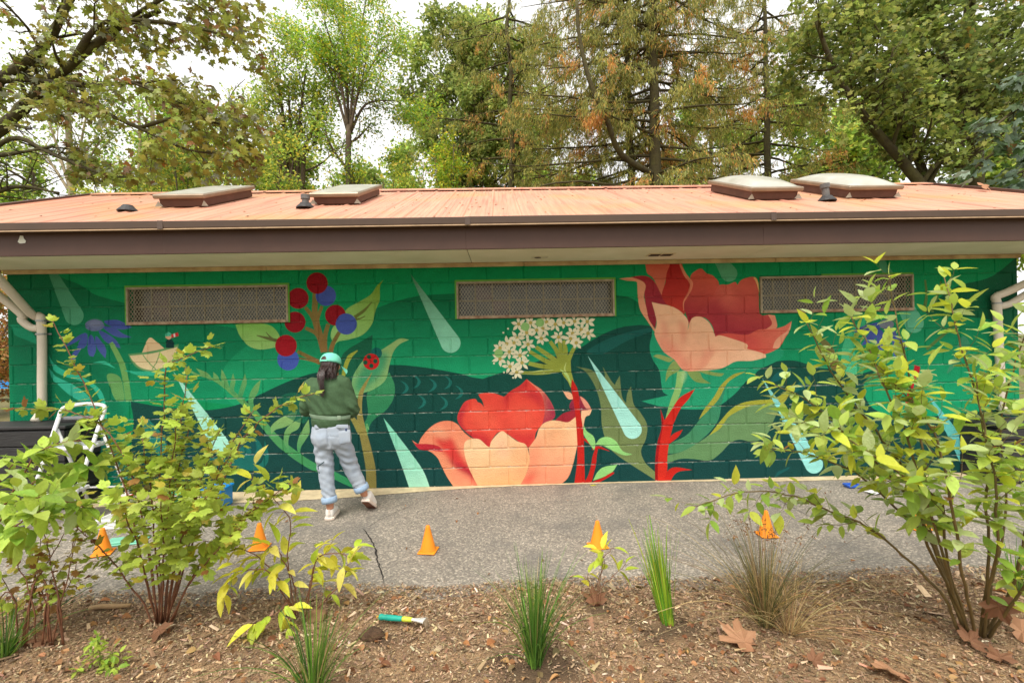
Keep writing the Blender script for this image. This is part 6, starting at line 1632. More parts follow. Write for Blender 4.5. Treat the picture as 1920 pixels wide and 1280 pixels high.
def lump(name, label, u, v, size, mt, cat, seed, squash=.6):
    p = bedpt(u, v, 0)
    bm = bmesh.new(); bmesh.ops.create_icosphere(bm, subdivisions=3, radius=1)
    V = np.array([x.co for x in bm.verts]); Fc = np.array([[x.index for x in f.verts] for f in bm.faces]); bm.free()
    k = np.array([1 + .35 * noise.noise(Vector(x * 1.4) + Vector((seed, 0, 0))) + .14 * noise.noise(Vector(x * 5) + Vector((seed, 3, 0))) for x in V])
    V = V * k[:, None] * np.array(size) * (1, 1, squash)
    o = MB().add(V + p + (0, 0, size[2] * squash * .45), Fc).build(name, mt, smooth=True)
    return tag(o, label, cat)
M_CLOD = mat('dark_clod', (84, 62, 44), .98, scale=22, var=.4, bump=1, bscale=60)
lump('rock', 'rounded brown rock beside the yellow shrub base', 592, 1166, (.055, .045, .045), mat('brown_rock', (122, 94, 66), .9, scale=12, var=.25, bump=.4, bscale=50), 'rock', 1, .8)
lump('soil_clod', 'dark soil clod next to the green tool handle', 698, 1202, (.06, .045, .05), M_CLOD, 'soil', 2, .6)
a, b = bedpt(168, 1146, .02), bedpt(245, 1138, .02)
tag(MB().tube([a, a * .7 + b * .3 + (0, 0, .004), a * .3 + b * .7, b], [.013, .015, .014, .011], 9).build('stick', mat('bare_stick', (164, 134, 98), .85, scale=18, var=.25), smooth=True), 'short bare stick lying by the path edge behind the shrub', 'stick')

# hand cultivator
a, b = bedpt(712, 1176, .035), bedpt(800, 1190, .05)
t = thing('hand_hoe', tuple(bedpt(760, 1190)), 'small garden hand hoe with teal grip lying on the mulch', 'garden tool')
ax = norm(b - a)
L_ = np.linalg.norm(b - a)
MB().lathe([(.004, 0), (.015, .002), (.0165, .012), (.014, .03), (.0155, L_ * .22), (.0145, L_ * .38), (.013, L_ * .46), (.012, L_ * .5)], a, 16, axis=ax).build('grip', mat('teal_rubber', (24, 150, 132), .55, scale=30, var=.2), t, smooth=True)
MB().lathe([(.0128, 0), (.0132, L_ * .03), (.012, L_ * .2)], a + ax * L_ * .5, 14, axis=ax).build('collar', mat('lime_collar', (196, 204, 66), .5), t, smooth=True)
sd = norm(np.cross(ax, [0, 0, 1]))
G = np.array([[a + ax * L_ * q + sd * w_ * hw_ + (0, 0, .010 - .006 * abs(w_)) for w_ in (-1, -.4, .4, 1)] for q, hw_ in ((.66, .009), (.74, .010), (.86, .017), (.97, .026))])
MB().sheet(G).sheet(G[:, ::-1] - (0, 0, .004)).build('shaft', mat('bright_steel', (214, 212, 206), .4, metal=.3, var=.15, scale=30), t)
MB().tube([a - ax * .001, a - ax * .016 + (0, 0, .004), a - ax * .02, a - ax * .014 - (0, 0, .006)], .003, 6).build('hang_loop', mat('gold_loop', (206, 160, 60), .5), t)
e = a + ax * L_ * .97
G = np.array([[e + sd * w_ * (.026 - .006 * q) + ax * .008 * math.sin(q * 2.5) + np.array([0, 0, .008 - .05 * q]) for w_ in (-1, 0, 1)] for q in (0, .25, .5, .75, 1)])
MB().sheet(G).sheet(G[:, ::-1] + ax * .003).build('blade', mat('worn_blade', (176, 158, 134), .5, metal=.3, scale=20, var=.3), t)

# ================================================================== things on the path
M_CONE = mat('orange_plastic', (255, 150, 36), .5, scale=8, var=.06, trans=.08)
for u, v, lab, tw in ((193, 1040, 'orange cone at the far left, in front of the paint things', .4), (487, 1030, 'orange cone half hidden by the yellow shrub leaves', .1), (803, 1036, 'orange cone standing alone right of the crack', -.15), (1121, 1027, 'orange cone just above the tiny yellow sprout', .2), (1437, 1006, 'orange cone behind the rush clump and a dogwood leaf', 0), (1722, 994, 'orange cone mostly hidden behind the dogwood stems', .3)):
    p = at_z(u, v - 3, 0.0); p[2] = 0.001
    c = thing('traffic_cone', tuple(p), lab, 'cone', 'small orange cones along the path')
    MB().lathe([(.060, .008), (.057, .02), (.0165, .182), (.0150, .191), (.011, .195), (.009, .194), (.012, .175), (.05, .02)], p, 24, cap=False).build('body', M_CONE, c, smooth=True)
    rot = Matrix.Rotation(tw, 3, 'Z')
    MB().box(p + (0, 0, .006), (.132, .132, .008), rot, bev=.0035).build('base', M_CONE, c)

# ------------------------------------------------------------------ step ladder
M_ALU = mat('white_ladder_paint', (226, 226, 226), .35, var=.05); M_STEP = mat('grey_tread', (150, 152, 156), .7, scale=40, var=.2); M_FOOT = mat('grey_rubber', (120, 122, 126), .8)
def ladder():
    fl, fr = at_z(40, 992, 0), at_z(124, 986, 0)
    tl, tr_ = at_y(111, 781, -.66), at_y(193, 777, -.62)
    rl, rr_ = tl + (0, .34, 0), tr_ + (0, .34, 0)
    rl[2] = rr_[2] = 0; rl[0] += .10; rr_[0] += .14; rl[1] = rr_[1] = -.44
    t = thing('step_ladder', tuple((fl + fr) / 2), 'white folding step ladder with grey treads standing by the wall', 'ladder')
    for a, b in ((fl, tl), (fr, tr_)):
        MB().tube([a + (0, 0, .03), b], .0175, 10).build('front_rail', M_ALU, t, smooth=True)
        MB().tube([a, a + (b - a) * .05], .017, 10).build('rubber_foot', M_FOOT, t)
    up_ = norm(tl - fl)
    MB().tube(catmull([tl, tl + up_ * .05, tl + up_ * .09 + (tr_ - tl) * .08, (tl + tr_) / 2 + up_ * .11, tr_ + up_ * .09 - (tr_ - tl) * .08, tr_ + up_ * .05, tr_], 6), .0175, 10).build('top_loop', M_ALU, t, smooth=True)
    for a, b in ((rl, tl), (rr_, tr_)):
        e = b + (fl - tl) * .12 if a is rl else b + (fr - tr_) * .12
        MB().tube([a, e + (0, .02, 0)], .015, 8).build('rear_leg', M_ALU, t, smooth=True)
        MB().tube([a, a + (e - a) * .05], .015, 8).build('rubber_foot', M_FOOT, t)
    MB().tube([rl + (tl - rl) * .25, rr_ + (tr_ - rr_) * .25], .009, 8).build('brace', M_ALU, t)
    for f, dep in ((.30, .20), (.70, .24)):
        a, b = fl + (tl - fl) * f, fr + (tr_ - fr) * f
        c = (a + b) / 2 + (0, dep * .35, 0)
        x = norm(b - a); w = np.linalg.norm(b - a)
        rot = np.stack([x, norm(np.cross([0, 0, 1], x)), [0, 0, 1]], 1)
        s = MB().box(c, (w - .03, dep, .035), rot, bev=.008).build('step', M_ALU, t)
        MB().box(c + (0, 0, .0195), (w - .07, dep - .03, .005), rot).build('tread', M_STEP, s)
    MB().box((tl + tr_) / 2 + (0, .01, -.02), (np.linalg.norm(tr_ - tl), .03, .03), bev=.005).build('hinge_bar', M_FOOT, t)
ladder()
# ------------------------------------------------------------------ black boxes under the pipes
M_BLK = mat('black_stained_wood', (44, 43, 43), .6, scale=6, var=.3, stretch=(1, 1, 6), bump=.3, bscale=20); M_BOLT = mat('bolt_steel', (130, 130, 128), .4, metal=.6)
for x0, x1, z1, lab in ((XL - 1.0, at_y(122, 850, -.42)[0], at_y(60, 792, -.2)[2], 'black slatted water box under the left drain pipe'), (at_y(1872, 800, -.42)[0], XR + .9, .62, 'black slatted box under the right drain pipe behind the dogwood')):
    cx = (x0 + x1) / 2
    t = thing('water_box', (cx, -.22, 0), lab, 'box')
    MB().box((cx, -.22, z1 / 2 - .02), (x1 - x0 - .05, .36, z1 - .05), bev=.004).build('body', M_BLK, t)
    n = 5
    for i in range(n):
        h = (z1 - .06) / n
        MB().box((cx, -.415, .01 + h * (i + .5)), (x1 - x0, .026, h - .012), bev=.004).build('plank', M_BLK, t)
        for xe in (x0 + .012, x1 - .012): MB().box((xe, -.2, .01 + h * (i + .5)), (.026, .40, h - .012), bev=.004).build('plank', M_BLK, t)
    lid = MB().box((cx, -.225, z1 - .02), (x1 - x0 + .04, .42, .03), bev=.006).build('lid', M_BLK, t)
    bx = x1 - .17 if x0 < 0 else x0 + .17
    br_ = MB().box((bx, -.16, z1 + .012), (.28, .05, .03), bev=.004).build('bracket', M_BLK, t)
    for s in (-.1, .1): MB().lathe([(.009, 0), (.009, .006)], (bx + s, -.187, z1 + .012), 10, axis=(0, -1, 0)).build('bolt', M_BOLT, br_)

# ------------------------------------------------------------------ painting things half hidden by the shrub
M_WHT = mat('white_plastic', (232, 232, 228), .4, var=.04)
def pot(u, v, r, h, label, wall_m, rim_m, paint_m, name='paint_tub', handle=True):
    p = at_z(u, v, 0.0)
    t = thing(name, tuple(p), label, 'tub', 'paint tubs on the path')
    MB().lathe([(r * .86, .002), (r * .9, .004), (r, h), (r * 1.03, h), (r * .96, h - .004), (r * .93, h * .6)], p, 20, cap=False).build('wall', wall_m, t, smooth=True)
    MB().lathe([(r * .87, .003), (r * .87, .004)], p, 20).build('bottom', wall_m, t)
    MB().lathe([(r * 1.03, h - .012), (r * 1.07, h - .012), (r * 1.07, h + .003), (r * 1.0, h + .003)], p, 20, cap=False).build('rim', rim_m, t, smooth=True)
    MB().lathe([(r * .95, h * .62), (r * .95, h * .63)], p, 20).build('paint', paint_m, t)
    if handle:
        a = np.linspace(0, math.pi, 9)
        MB().tube([p + (r * 1.05 * math.cos(q), -r * 1.0 * math.sin(q) * .6 - .01, h - .01 - r * .9 * math.sin(q)) for q in a], .0025, 5).build('handle', M_BOLT, t)
P_TEAL = mat('teal_paint', (40, 176, 142), .35); P_RED = mat('red_paint', (206, 60, 36), .35); P_LIME = mat('lime_paint', (140, 206, 70), .35); P_PINK = mat('coral_paint', (240, 140, 110), .35); P_BLUE = mat('blue_paint', (48, 92, 186), .35)
pot(232, 962, .085, .18, 'white paint tub with a red rim behind the shrub', M_WHT, P_RED, P_RED)
pot(330, 955, .08, .16, 'teal paint tub behind the middle of the shrub', P_TEAL, M_WHT, P_TEAL)
pot(296, 985, .075, .15, 'white paint tub streaked lime, nearest behind the shrub stems', M_WHT, P_LIME, P_LIME)
pot(360, 965, .06, .12, 'small white paint tub beside the blue crate', M_WHT, P_TEAL, P_PINK)
def crate(u, v, w, d_, h, label, m, cat='crate', name='plastic_crate', rot=0.0):
    p = at_z(u, v, 0)
    t = thing(name, tuple(p), label, cat)
    q = p + (0, d_ / 2, 0)
    MB().box(q + (0, 0, .012), (w - .01, d_ - .01, .02), bev=.004).build('bottom', m, t)
    for s in (-1, 1):
        MB().box(q + (s * w / 2, 0, h / 2), (.012, d_, h), bev=.004).build('side', m, t)
        MB().box(q + (0, s * d_ / 2, h / 2), (w - .014, .012, h - .004), bev=.004).build('side', m, t)
        MB().box(q + (0, s * (d_ / 2 + .008), h - .012), (w + .03, .016, .022), bev=.004).build('rim', m, t)
        MB().box(q + (s * (w / 2 + .008), 0, h - .012), (.016, d_ + .0, .020), bev=.004).build('rim', m, t)
    return t
crate(396, 956, .18, .20, .20, 'bright blue plastic crate by the wall behind the shrub', mat('blue_plastic', (24, 138, 214), .4, var=.06))
crate(205, 992, .20, .16, .09, 'low white tray with blue band behind the left cone', M_WHT, 'tray', 'paint_tray')
p = at_z(222, 1016, 0)
tag(MB().box(p + (.06, 0, .006), (.30, .16, .010), Matrix.Rotation(.2, 3, 'Z'), bev=.004).box(p + (.06, 0, .018), (.26, .12, .014), Matrix.Rotation(.2, 3, 'Z'), bev=.006).build('tray_lid', mat('mint_plastic', (120, 190, 164), .5)), 'flat mint green lid lying on the path by the left cone', 'lid')
t = crate(1603, 915, .11, .07, .035, 'shallow blue and white paint tray at the wall foot on the right', P_BLUE, 'tray', 'paint_tray')
p = at_z(1640, 925, 0)
G = [[(p[0] + .13 * (i / 6 - .5) + .01 * math.sin(j * 2), p[1] + .10 * (j / 6 - .5), .012 + .018 * abs(noise.noise(Vector((i * .9, j * .8, 2))))) for i in range(7)] for j in range(7)]
tag(MB().sheet(G).build('rag', mat('white_rag', (226, 226, 222), .9), smooth=True), 'crumpled white rag on the path beside the blue tray', 'rag')
# paint specks and dropped yellow leaf by the footing
tag(MB().add([(at_z(1112, 909, .006) + np.array([.04 * a, .02 * b, 0])) for a, b in ((-1, 0), (0, -1), (1, .2), (.2, 1))], [[0, 1, 2, 3]]).build('yellow_leaf', LM_Y), 'single yellow leaf on the asphalt at the foot of the red stem', 'leaf')

# ------------------------------------------------------------------ far left beyond the wall end
r_ = np.random.default_rng(9)
for i, (u, y, zt, w, cols, lab) in enumerate(((-60, 7.0, 3.4, 1.6, [(168, 120, 66), (150, 104, 58), (128, 124, 60), (186, 140, 84)], 'russet bush beyond the left end of the wall'), (-40, 13, 2.6, 1.8, [(86, 98, 44), (70, 84, 40), (104, 112, 50)], 'dark green bush far beyond the wall end'))):
    q = at_y(u, 600, y); L = []
    for k in range(8):
        e = np.array([q[0] + r_.uniform(-1, 1) * w, y + r_.uniform(-.8, .8), zt * r_.uniform(.5, 1)])
        L.append((np.array([[q[0] + r_.uniform(-.2, .2), y, -.1], (np.array([q[0], y, 0]) + e) / 2, e]), .04, .012))
    broadleaf('bush', lab, 160 + i, L, 8, 1.0, 6, .5, 0, 0, 22, (.07, .12), cols, [1] * len(cols), spread=.15, cat='bush')
p = at_y(-6, 745, 11.0)
t = thing('shade_tent', (p[0], 11.0, -.05), 'blue fabric tent far off past the wall end', 'tent')
M_TENT = mat('blue_tent_fabric', (30, 140, 214), .7)
z_ = at_y(0, 728, 11.0)[2]
MB().add([(p[0] - 1, 10, z_), (p[0] + .35, 10, z_), (p[0] + .35, 11.5, z_), (p[0] - 1, 11.5, z_), (p[0] - .3, 10.7, z_ + .6)], [[0, 1, 4], [1, 2, 4], [2, 3, 4], [3, 0, 4]]).build('canopy', M_TENT, t)
for x, y in ((-1, 10), (.35, 10), (.35, 11.5), (-1, 11.5)): MB().tube([(p[0] + x, y, -.05), (p[0] + x, y, z_)], .02, 6).build('leg', M_BOLT, t)

# ================================================================== the person
def remesh(mb, vox, smooth_it=6, fac=.6):
    me = mb.mesh('tmp', [])
    o = bpy.data.objects.new('tmp', me); COL.objects.link(o)
    m = o.modifiers.new('r', 'REMESH'); m.mode = 'VOXEL'; m.voxel_size = vox
    s = o.modifiers.new('s', 'SMOOTH'); s.factor = fac; s.iterations = smooth_it
    bpy.context.view_layer.update()
    ev = o.evaluated_get(bpy.context.evaluated_depsgraph_get())
    out = bpy.data.meshes.new_from_object(ev)
    V = np.zeros(len(out.vertices) * 3, np.float32); out.vertices.foreach_get('co', V)
    Fc = [tuple(p.vertices) for p in out.polygons]
    N_ = np.zeros(len(out.vertices) * 3, np.float32); out.vertices.foreach_get('normal', N_)
    bpy.data.objects.remove(o); bpy.data.meshes.remove(me); bpy.data.meshes.remove(out)
    q = np.array([f for f in Fc if len(f) == 4]); tt = [f for f in Fc if len(f) == 3]
    return V.reshape(-1, 3).astype(float), ([q] + ([np.array(tt)] if tt else [])), N_.reshape(-1, 3).astype(float)
def bvh(V, Fs): return BVHTree.FromPolygons([tuple(v) for v in V], [tuple(int(i) for i in f) for F_ in Fs for f in F_])
def person():
    foot = at_z(621, 973, 0)
    yp = foot[1]
    J = lambda u, v, dy=0.0: at_y(u, v, yp + dy)
    root = thing('person', tuple(foot), 'person in mint cap, green sweatshirt and pale rolled jeans painting the mural, seen from behind', 'person')
    M_SKIN = mat('skin', (196, 138, 108), .5, var=.06); M_SWEAT = mat('green_sweatshirt', (66, 92, 62), .9, scale=60, var=.14, bump=.35, bscale=160, dist=.01)
    M_JEAN = mat('pale_denim', (176, 184, 194), .85, scale=7, rgb2=(156, 168, 184), bump=.3, bscale=220, dist=.006, detail=8); M_HEM = mat('denim_inside', (156, 180, 206), .85, scale=50, var=.1)
    # --- body, one skin
    b = MB()
    nk, hd = J(613, 712, .02), J(620, 686, .05)
    b.ellipsoid(hd, (.070, .088, .102), 18, 12)
    fdir = norm(np.array([.35, 1, -.35]))
    b.ellipsoid(hd + fdir * .085 - (0, 0, .02), (.013, .02, .016), 8, 6)                    # nose
    b.ellipsoid(hd + fdir * .07 - (0, 0, .05), (.022, .014, .010), 8, 6)                     # mouth
    for s in (-1, 1): b.ellipsoid(hd + np.array([s * .071, .005, -.012]), (.010, .018, .028), 8, 6)
    b.ellipsoid(hd + fdir * .045 - (0, 0, .06), (.045, .05, .04), 12, 8)
    b.tube([hd - (0, .01, .04), nk, J(613, 724, 0)], [.045, .048, .06], 12)
    b.tube([J(613, 716), J(614, 740), J(618, 770), J(621, 800), J(622, 815)], [.075, .105, .095, .115, .11], 16, flat=.75)
    arms = [(J(582, 724, .01), J(574, 766, .05), J(604, 776, .26)), (J(642, 718, .01), J(662, 768, .03), J(648, 774, .28))]
    for sh, el, wr in arms:
        b.tube([J(613, 722), sh, (sh + el) / 2, el, (el + wr) / 2, wr], [.05, .046, .040, .034, .032, .024], 12)
        d = norm(wr - el)
        hand = wr + d * .075 - (0, 0, .005)
        sd_ = norm(np.cross(d, [0, 0, 1])); dn = np.cross(d, sd_)
        b.loft(np.array([[wr + d * s_ + (sd_ * math.cos(a) * w_ + dn * math.sin(a) * .014) for a in np.arange(10) / 10 * 6.283] for s_, w_ in ((-.01, .022), (.03, .034), (.075, .038))]))
        for k, (o_, ln) in enumerate(((-.030, .062), (-.010, .070), (.010, .067), (.029, .054))):
            q = wr + d * .07 + sd_ * o_
            b.tube([q, q + d * ln * .45 - (0, 0, .006), q + d * ln * .75 - (0, 0, .026), q + d * ln * .7 - (0, 0, .048)], [.0092, .0088, .0082, .007], 8)
        q = wr + d * .025 - sd_ * (.030 if sh is arms[1][0] else -.030)
        b.tube([q, q - sd_ * .018 * (1 if sh is arms[1][0] else -1) + d * .025 - (0, 0, .01), q + d * .055 - (0, 0, .022)], [.011, .0098, .008], 8)
    legs = [(J(605, 822), J(611, 880, .01), J(619, 950, -.01)), (J(640, 822), J(657, 870, .09), J(683, 926, .13))]
    for h_, kn, an in legs:
        b.tube([J(622, 806), h_, (h_ + kn) / 2, kn, (kn * .6 + an * .4), an, an - (0, 0, .02)], [.085, .072, .060, .048, .046, .032, .032], 14)
    heels = [foot + (0, .0, 0), at_z(686, 954, 0)]
    V, Fs, _ = remesh(b, .0078, 3)
    MB().add(V, Fs).build('body', M_SKIN, root, smooth=True)
    # --- sweatshirt
    s = MB()
    def ring(v, ul, ur, ry, dy=0.0, n=28):
        c = J((ul + ur) / 2, v, dy); w = (J(ur, v, dy)[0] - J(ul, v, dy)[0]) / 2
        return [c + (w * math.cos(a), ry * math.sin(a), 0) for a in np.arange(n) / n * 2 * math.pi]
    s.loft([ring(799, 587, 655, .115), ring(792, 585, 656, .124), ring(780, 583, 657, .128), ring(765, 580, 656, .128), ring(750, 576, 652, .127), ring(735, 573, 651, .122), ring(722, 573, 649, .12, .01), ring(713, 585, 638, .09, .015), ring(707, 597, 630, .066, .02)])
    for (sh, el, wr), k in zip(arms, (0, 1)):
        s.tube(catmull([sh * .75 + J(613, 728) * .25, sh, (sh + el) / 2, el, (el * .5 + wr * .5), wr - norm(wr - el) * .02], 3), np.interp(np.linspace(0, 1, 16), [0, .25, .5, .65, .85, .95, 1], [.085, .072, .062, .064, .052, .045, .034]), 14)
    V, Fs, N_ = remesh(s, .008, 10)
    # folds: pulled diagonally to the tied waist, rumples in the sleeves
    z0_, z1_ = V[:, 2].min(), V[:, 2].max()
    zz = (V[:, 2] - z0_) / (z1_ - z0_)
    xx = V[:, 0] - J(616, 750)[0]
    f = .0045 * np.sin((V[:, 2] * 58 + xx * 62) + 1.5 * np.sin(xx * 22)) * np.clip(1.2 - abs(zz - .38) * 3.2, 0, 1)
    f += .0035 * np.sin(V[:, 2] * 95 + V[:, 1] * 60 + xx * 50) * np.clip((abs(xx) - .17) * 12, 0, 1)
    f += .0022 * vnoise(V * (1.3, 1.3, .8), 16.0)
    f += .0016 * np.sin(xx * 50 + V[:, 2] * 30) * np.clip(1 - abs(zz - .78) * 4, 0, 1)
    f -= .020 * np.exp(-((V[:, 2] - J(616, 779)[2]) / .016) ** 2) * (abs(xx - .01) < .19)     # pinched by the strap
    V = V + N_ * f[:, None]
    sw = MB().add(V, Fs).build('sweatshirt', M_SWEAT, root, smooth=True)
    sb = bvh(V, Fs)
    cx = J(619, 779, 0)
    # neckband
    MB().tube([x for x in ring(707.5, 597, 630, .066, .02)] + [ring(707.5, 597, 630, .066, .02)[0]], .0075, 8, cap=False).build('neckband', M_SWEAT, sw, smooth=True)
    # --- waist strap
    def band(v, hh, off, a0, a1, n=48):
        G = []
        for i in range(n + 1):
            a = a0 + (a1 - a0) * i / n
            row = []
            for k in (-1, -.6, .6, 1):
                c = J(619, v, 0) + (0, 0, hh * k - .012 * math.cos(a))
                d = Vector((math.cos(a), math.sin(a), 0))
                hit = sb.ray_cast(Vector(c) + d * .5, -d, .48)
                rr = (np.array(hit[0]) - c) @ np.array(d) if hit[0] is not None else .15
                row.append((rr, a, c, d))
            G.append(row)
        Rr = np.array([[x[0] for x in row] for row in G]); Rr = np.clip(Rr, 0, np.median(Rr) * 1.35)
        for _ in range(3): Rr[1:-1] = (Rr[:-2] + Rr[1:-1] * 2 + Rr[2:]) / 4
        Rm = Rr.max(1, keepdims=True) * .5 + Rr * .5
        return [[x[2] + np.array(x[3]) * (Rm[i, j] + off * (1 if 0 < j < 3 else .3)) for j, x in enumerate(row)] for i, row in enumerate(G)]
    st = MB().sheet(band(779, .017, .006, math.pi * 1.02, math.pi * 1.98)).build('waist_strap', mat('sage_strap', (118, 140, 116), .8, scale=40, var=.1), root, smooth=True)
    MB().sheet(band(778.5, .020, .010, math.pi * 1.74, math.pi * 1.80, 8)).build('strap_end', mat('pale_sage', (140, 160, 136), .8), st, smooth=True)
    # --- jeans
    j = MB()
    j.loft([ring(793, 588, 654, .108), ring(805, 585, 656, .118), ring(818, 583, 658, .126, -.006), ring(828, 585, 658, .120), ring(838, 592, 654, .095)])
    for (h_, kn, an), w in zip(legs, (1, 1)):
        j.tube(catmull([h_ + (0, 0, .02), h_ - (0, 0, .04), (h_ + kn) / 2, kn, kn * .5 + an * .5, an + (kn - an) * .17], 4), np.interp(np.linspace(0, 1, 21), [0, .25, .5, .62, .8, 1], [.084, .084, .076, .071, .064, .060]), 18)
    V, Fs, N_ = remesh(j, .0075, 8)
    zk = J(611, 880)[2]; zc_ = J(626, 836)[2]
    left = V[:, 0] < J(630, 850)[0]
    f = .0042 * np.sin(V[:, 2] * 90 + (V[:, 0] * 55) + 2 * np.sin(V[:, 0] * 25)) * np.exp(-((V[:, 2] - zk - .06) / .10) ** 2)
    f += .0042 * np.sin(V[:, 2] * 120 + np.where(left, 1, -1) * V[:, 0] * 60 + V[:, 1] * 40 + 1.5 * vnoise(V, 9.0)) * np.exp(-((V[:, 2] - .17) / .13) ** 2)
    f += .006 * np.sin(V[:, 2] * 60 - np.where(left, 1, -1) * (V[:, 0] - J(626, 840)[0]) * 50) * np.exp(-((V[:, 2] - zc_ + .02) / .05) ** 2)
    f += .004 * vnoise(V * (1.6, 1.6, .7), 13.0, 1.0) + .002 * vnoise(V, 40.0, 2.0)
    xm = J(624, 820)[0]
    f -= .014 * np.exp(-((V[:, 0] - xm) / .010) ** 2) * np.clip((V[:, 2] - zc_ + .02) * 14, 0, 1) * (V[:, 1] < yp) * np.clip((J(620, 800)[2] - V[:, 2]) * 20, 0, 1)
    V = V + N_ * f[:, None]
    V[:, 2] = np.maximum(V[:, 2], .02)
    jo = MB().add(V, Fs).build('jeans', M_JEAN, root, smooth=True)
    jb = bvh(V, Fs)
    def patch(c4, n, off, name, m, par):
        G = []
        for i in range(n + 1):
            row = []
            for k in range(n + 1):
                a, b_ = i / n, k / n
                u = (c4[0][0] * (1 - b_) + c4[1][0] * b_) * (1 - a) + (c4[3][0] * (1 - b_) + c4[2][0] * b_) * a
                v = (c4[0][1] * (1 - b_) + c4[1][1] * b_) * (1 - a) + (c4[3][1] * (1 - b_) + c4[2][1] * b_) * a
                q = J(u, v, -.4); hit = jb.ray_cast(Vector(q), Vector((0, 1, 0)), 1)
                e = (i in (0, n)) or (k in (0, n))
                p_ = np.array(hit[0]) if hit[0] is not None else J(u, v, -.1)
                row.append(p_ + (0, -off * (.25 if e else 1), 0))
            G.append(row)
        return MB().sheet(G).build(name, m, par, smooth=True)
    for c4 in (((589, 808), (613, 809), (612, 832), (590, 829)), ((634, 808), (656, 805), (657, 828), (637, 832))):
        po = patch(c4, 8, .006, 'back_pocket', M_JEAN, jo)
    patch(((647, 803), (651, 802.4), (651.3, 808), (647.3, 808.6)), 3, .0085, 'pocket_label', mat('navy_label', (52, 66, 104), .7), jo)
    patch(((590, 796.5), (652, 795.5), (653, 802), (589, 803)), 14, .005, 'waistband', M_JEAN, jo)
    for c4 in (((595, 872), (597, 872), (598, 880), (596, 880)), ((597, 884), (599, 884), (600, 887), (598, 887))): patch(c4, 3, .003, 'paint_mark', mat('dark_paint_mark', (60, 78, 84), .7), jo)
    for (h_, kn, an), sq in zip(legs, (0, 1)):
        ax = norm(kn - an); c0 = an + ax * .045
        prof = [(.060, -.004), (.066, -.004), (.069, .02), (.068, .046), (.064, .05), (.058, .045)]
        MB().lathe(prof, c0, 24, axis=ax, cap=False).build('rolled_cuff', M_HEM, jo, smooth=True)
    # --- shoes
    M_SHOE = mat('off_white_sneaker', (240, 236, 230), .6, scale=20, var=.06); M_SOLE = mat('gum_sole', (230, 214, 200), .6); M_TREAD = mat('brown_sole_tread', (128, 84, 66), .8, scale=60, var=.3)
    def shoe(heel, yaw, pitch, toe_pivot=None):
        n = 22
        def outline(s_, k):      # (y along foot, half widths)
            return None
        rings = []
        ys = [-.0, .012, .05, .10, .15, .19, .222, .235]
        hw = [.020, .034, .037, .036, .042, .042, .028, .010]
        ht = [.075, .090, .096, .088, .066, .050, .036, .024]
        for y, w, h in zip(ys, hw, ht):
            rings.append([(w * math.copysign(abs(math.cos(a)) ** .7, math.cos(a)), y, max(0, h * (.5 + .5 * math.copysign(abs(math.sin(a)) ** .8, math.sin(a)))) + .022) for a in np.arange(n) / n * 2 * math.pi])
        up_ = MB().loft(rings)
        so_ = []
        for zz_, g in ((0.0, .0), (.006, .004), (.022, .005), (.028, .002)):
            so_.append([(w_ * 1.08 + math.copysign(g, w_) if w_ else 0, y_ + (g if y_ > .2 else -g if y_ < .02 else 0), zz_ + (.012 if y_ > .215 else 0)) for y_, w_ in [(y, w) for y, w in zip(ys, hw)] + [(y, -w) for y, w in zip(ys[::-1], hw[::-1])]])
        M_ = Matrix.Translation(Vector(heel)) @ Matrix.Rotation(yaw, 4, 'Z')
        if pitch: M_ = M_ @ Matrix.Translation((0, .19, 0)) @ Matrix.Rotation(-pitch, 4, 'X') @ Matrix.Translation((0, -.19, 0))
        A_ = np.array(M_)
        tf = lambda V_: np.asarray(V_) @ A_[:3, :3].T + A_[:3, 3]
        sh_ = MB(); sh_.add(tf(np.array(rings).reshape(-1, 3)), up_.F)
        o_ = sh_.build('shoe', M_SHOE, root, smooth=True)
        s2 = MB().loft(np.array(so_)); 
        MB().add(tf(np.array(so_).reshape(-1, 3)), s2.F).build('sole', M_SOLE, o_)
        tread = np.array([[(w * .98, y, -.003) for y, w in zip(ys, hw)], [(-w * .98, y, -.003) for y, w in zip(ys, hw)]])
        MB().sheet(tf(tread.reshape(-1, 3)).reshape(tread.shape)).build('tread', M_TREAD, o_)
        MB().box(tf([[0, -.004, .075]])[0], (.018, .006, .05), np.array(A_[:3, :3]), bev=.002).build('heel_tab', M_SOLE, o_)
        la = MB()
        for q in range(4): la.tube(tf([(-.022, .10 + q * .018, .098 - q * .011), (0, .102 + q * .018, .106 - q * .011), (.022, .10 + q * .018, .098 - q * .011)]), .003, 5)
        la.build('laces', M_WHT, o_)
    shoe(foot + (-.005, -.035, .001), .12, 0)
    shoe(np.array([legs[1][2][0] + .005, yp + .075, .004]), -.12, .62)
    # --- hair
    hr = MB(); r = np.random.default_rng(4)
    HC = mat('dark_brown_hair', (52, 34, 30), .38, scale=30, var=.4, stretch=(1, 1, .15), spec=.6)
    hr.ellipsoid(hd + (0, -.012, .004), (.082, .096, .108), 20, 12)
    hr.ellipsoid(hd + (-.012, -.045, -.06), (.078, .062, .085), 18, 10)
    V, Fs, N_ = remesh(hr, .008, 4)
    V = V + N_ * (.003 * np.sin(V[:, 0] * 260 + 3 * np.sin(V[:, 2] * 20)))[:, None]
    # keep the face clear
    ha = MB().add(V, Fs).build('hair', HC, root, smooth=True)
    ps, ra, rb_ = [], [], []
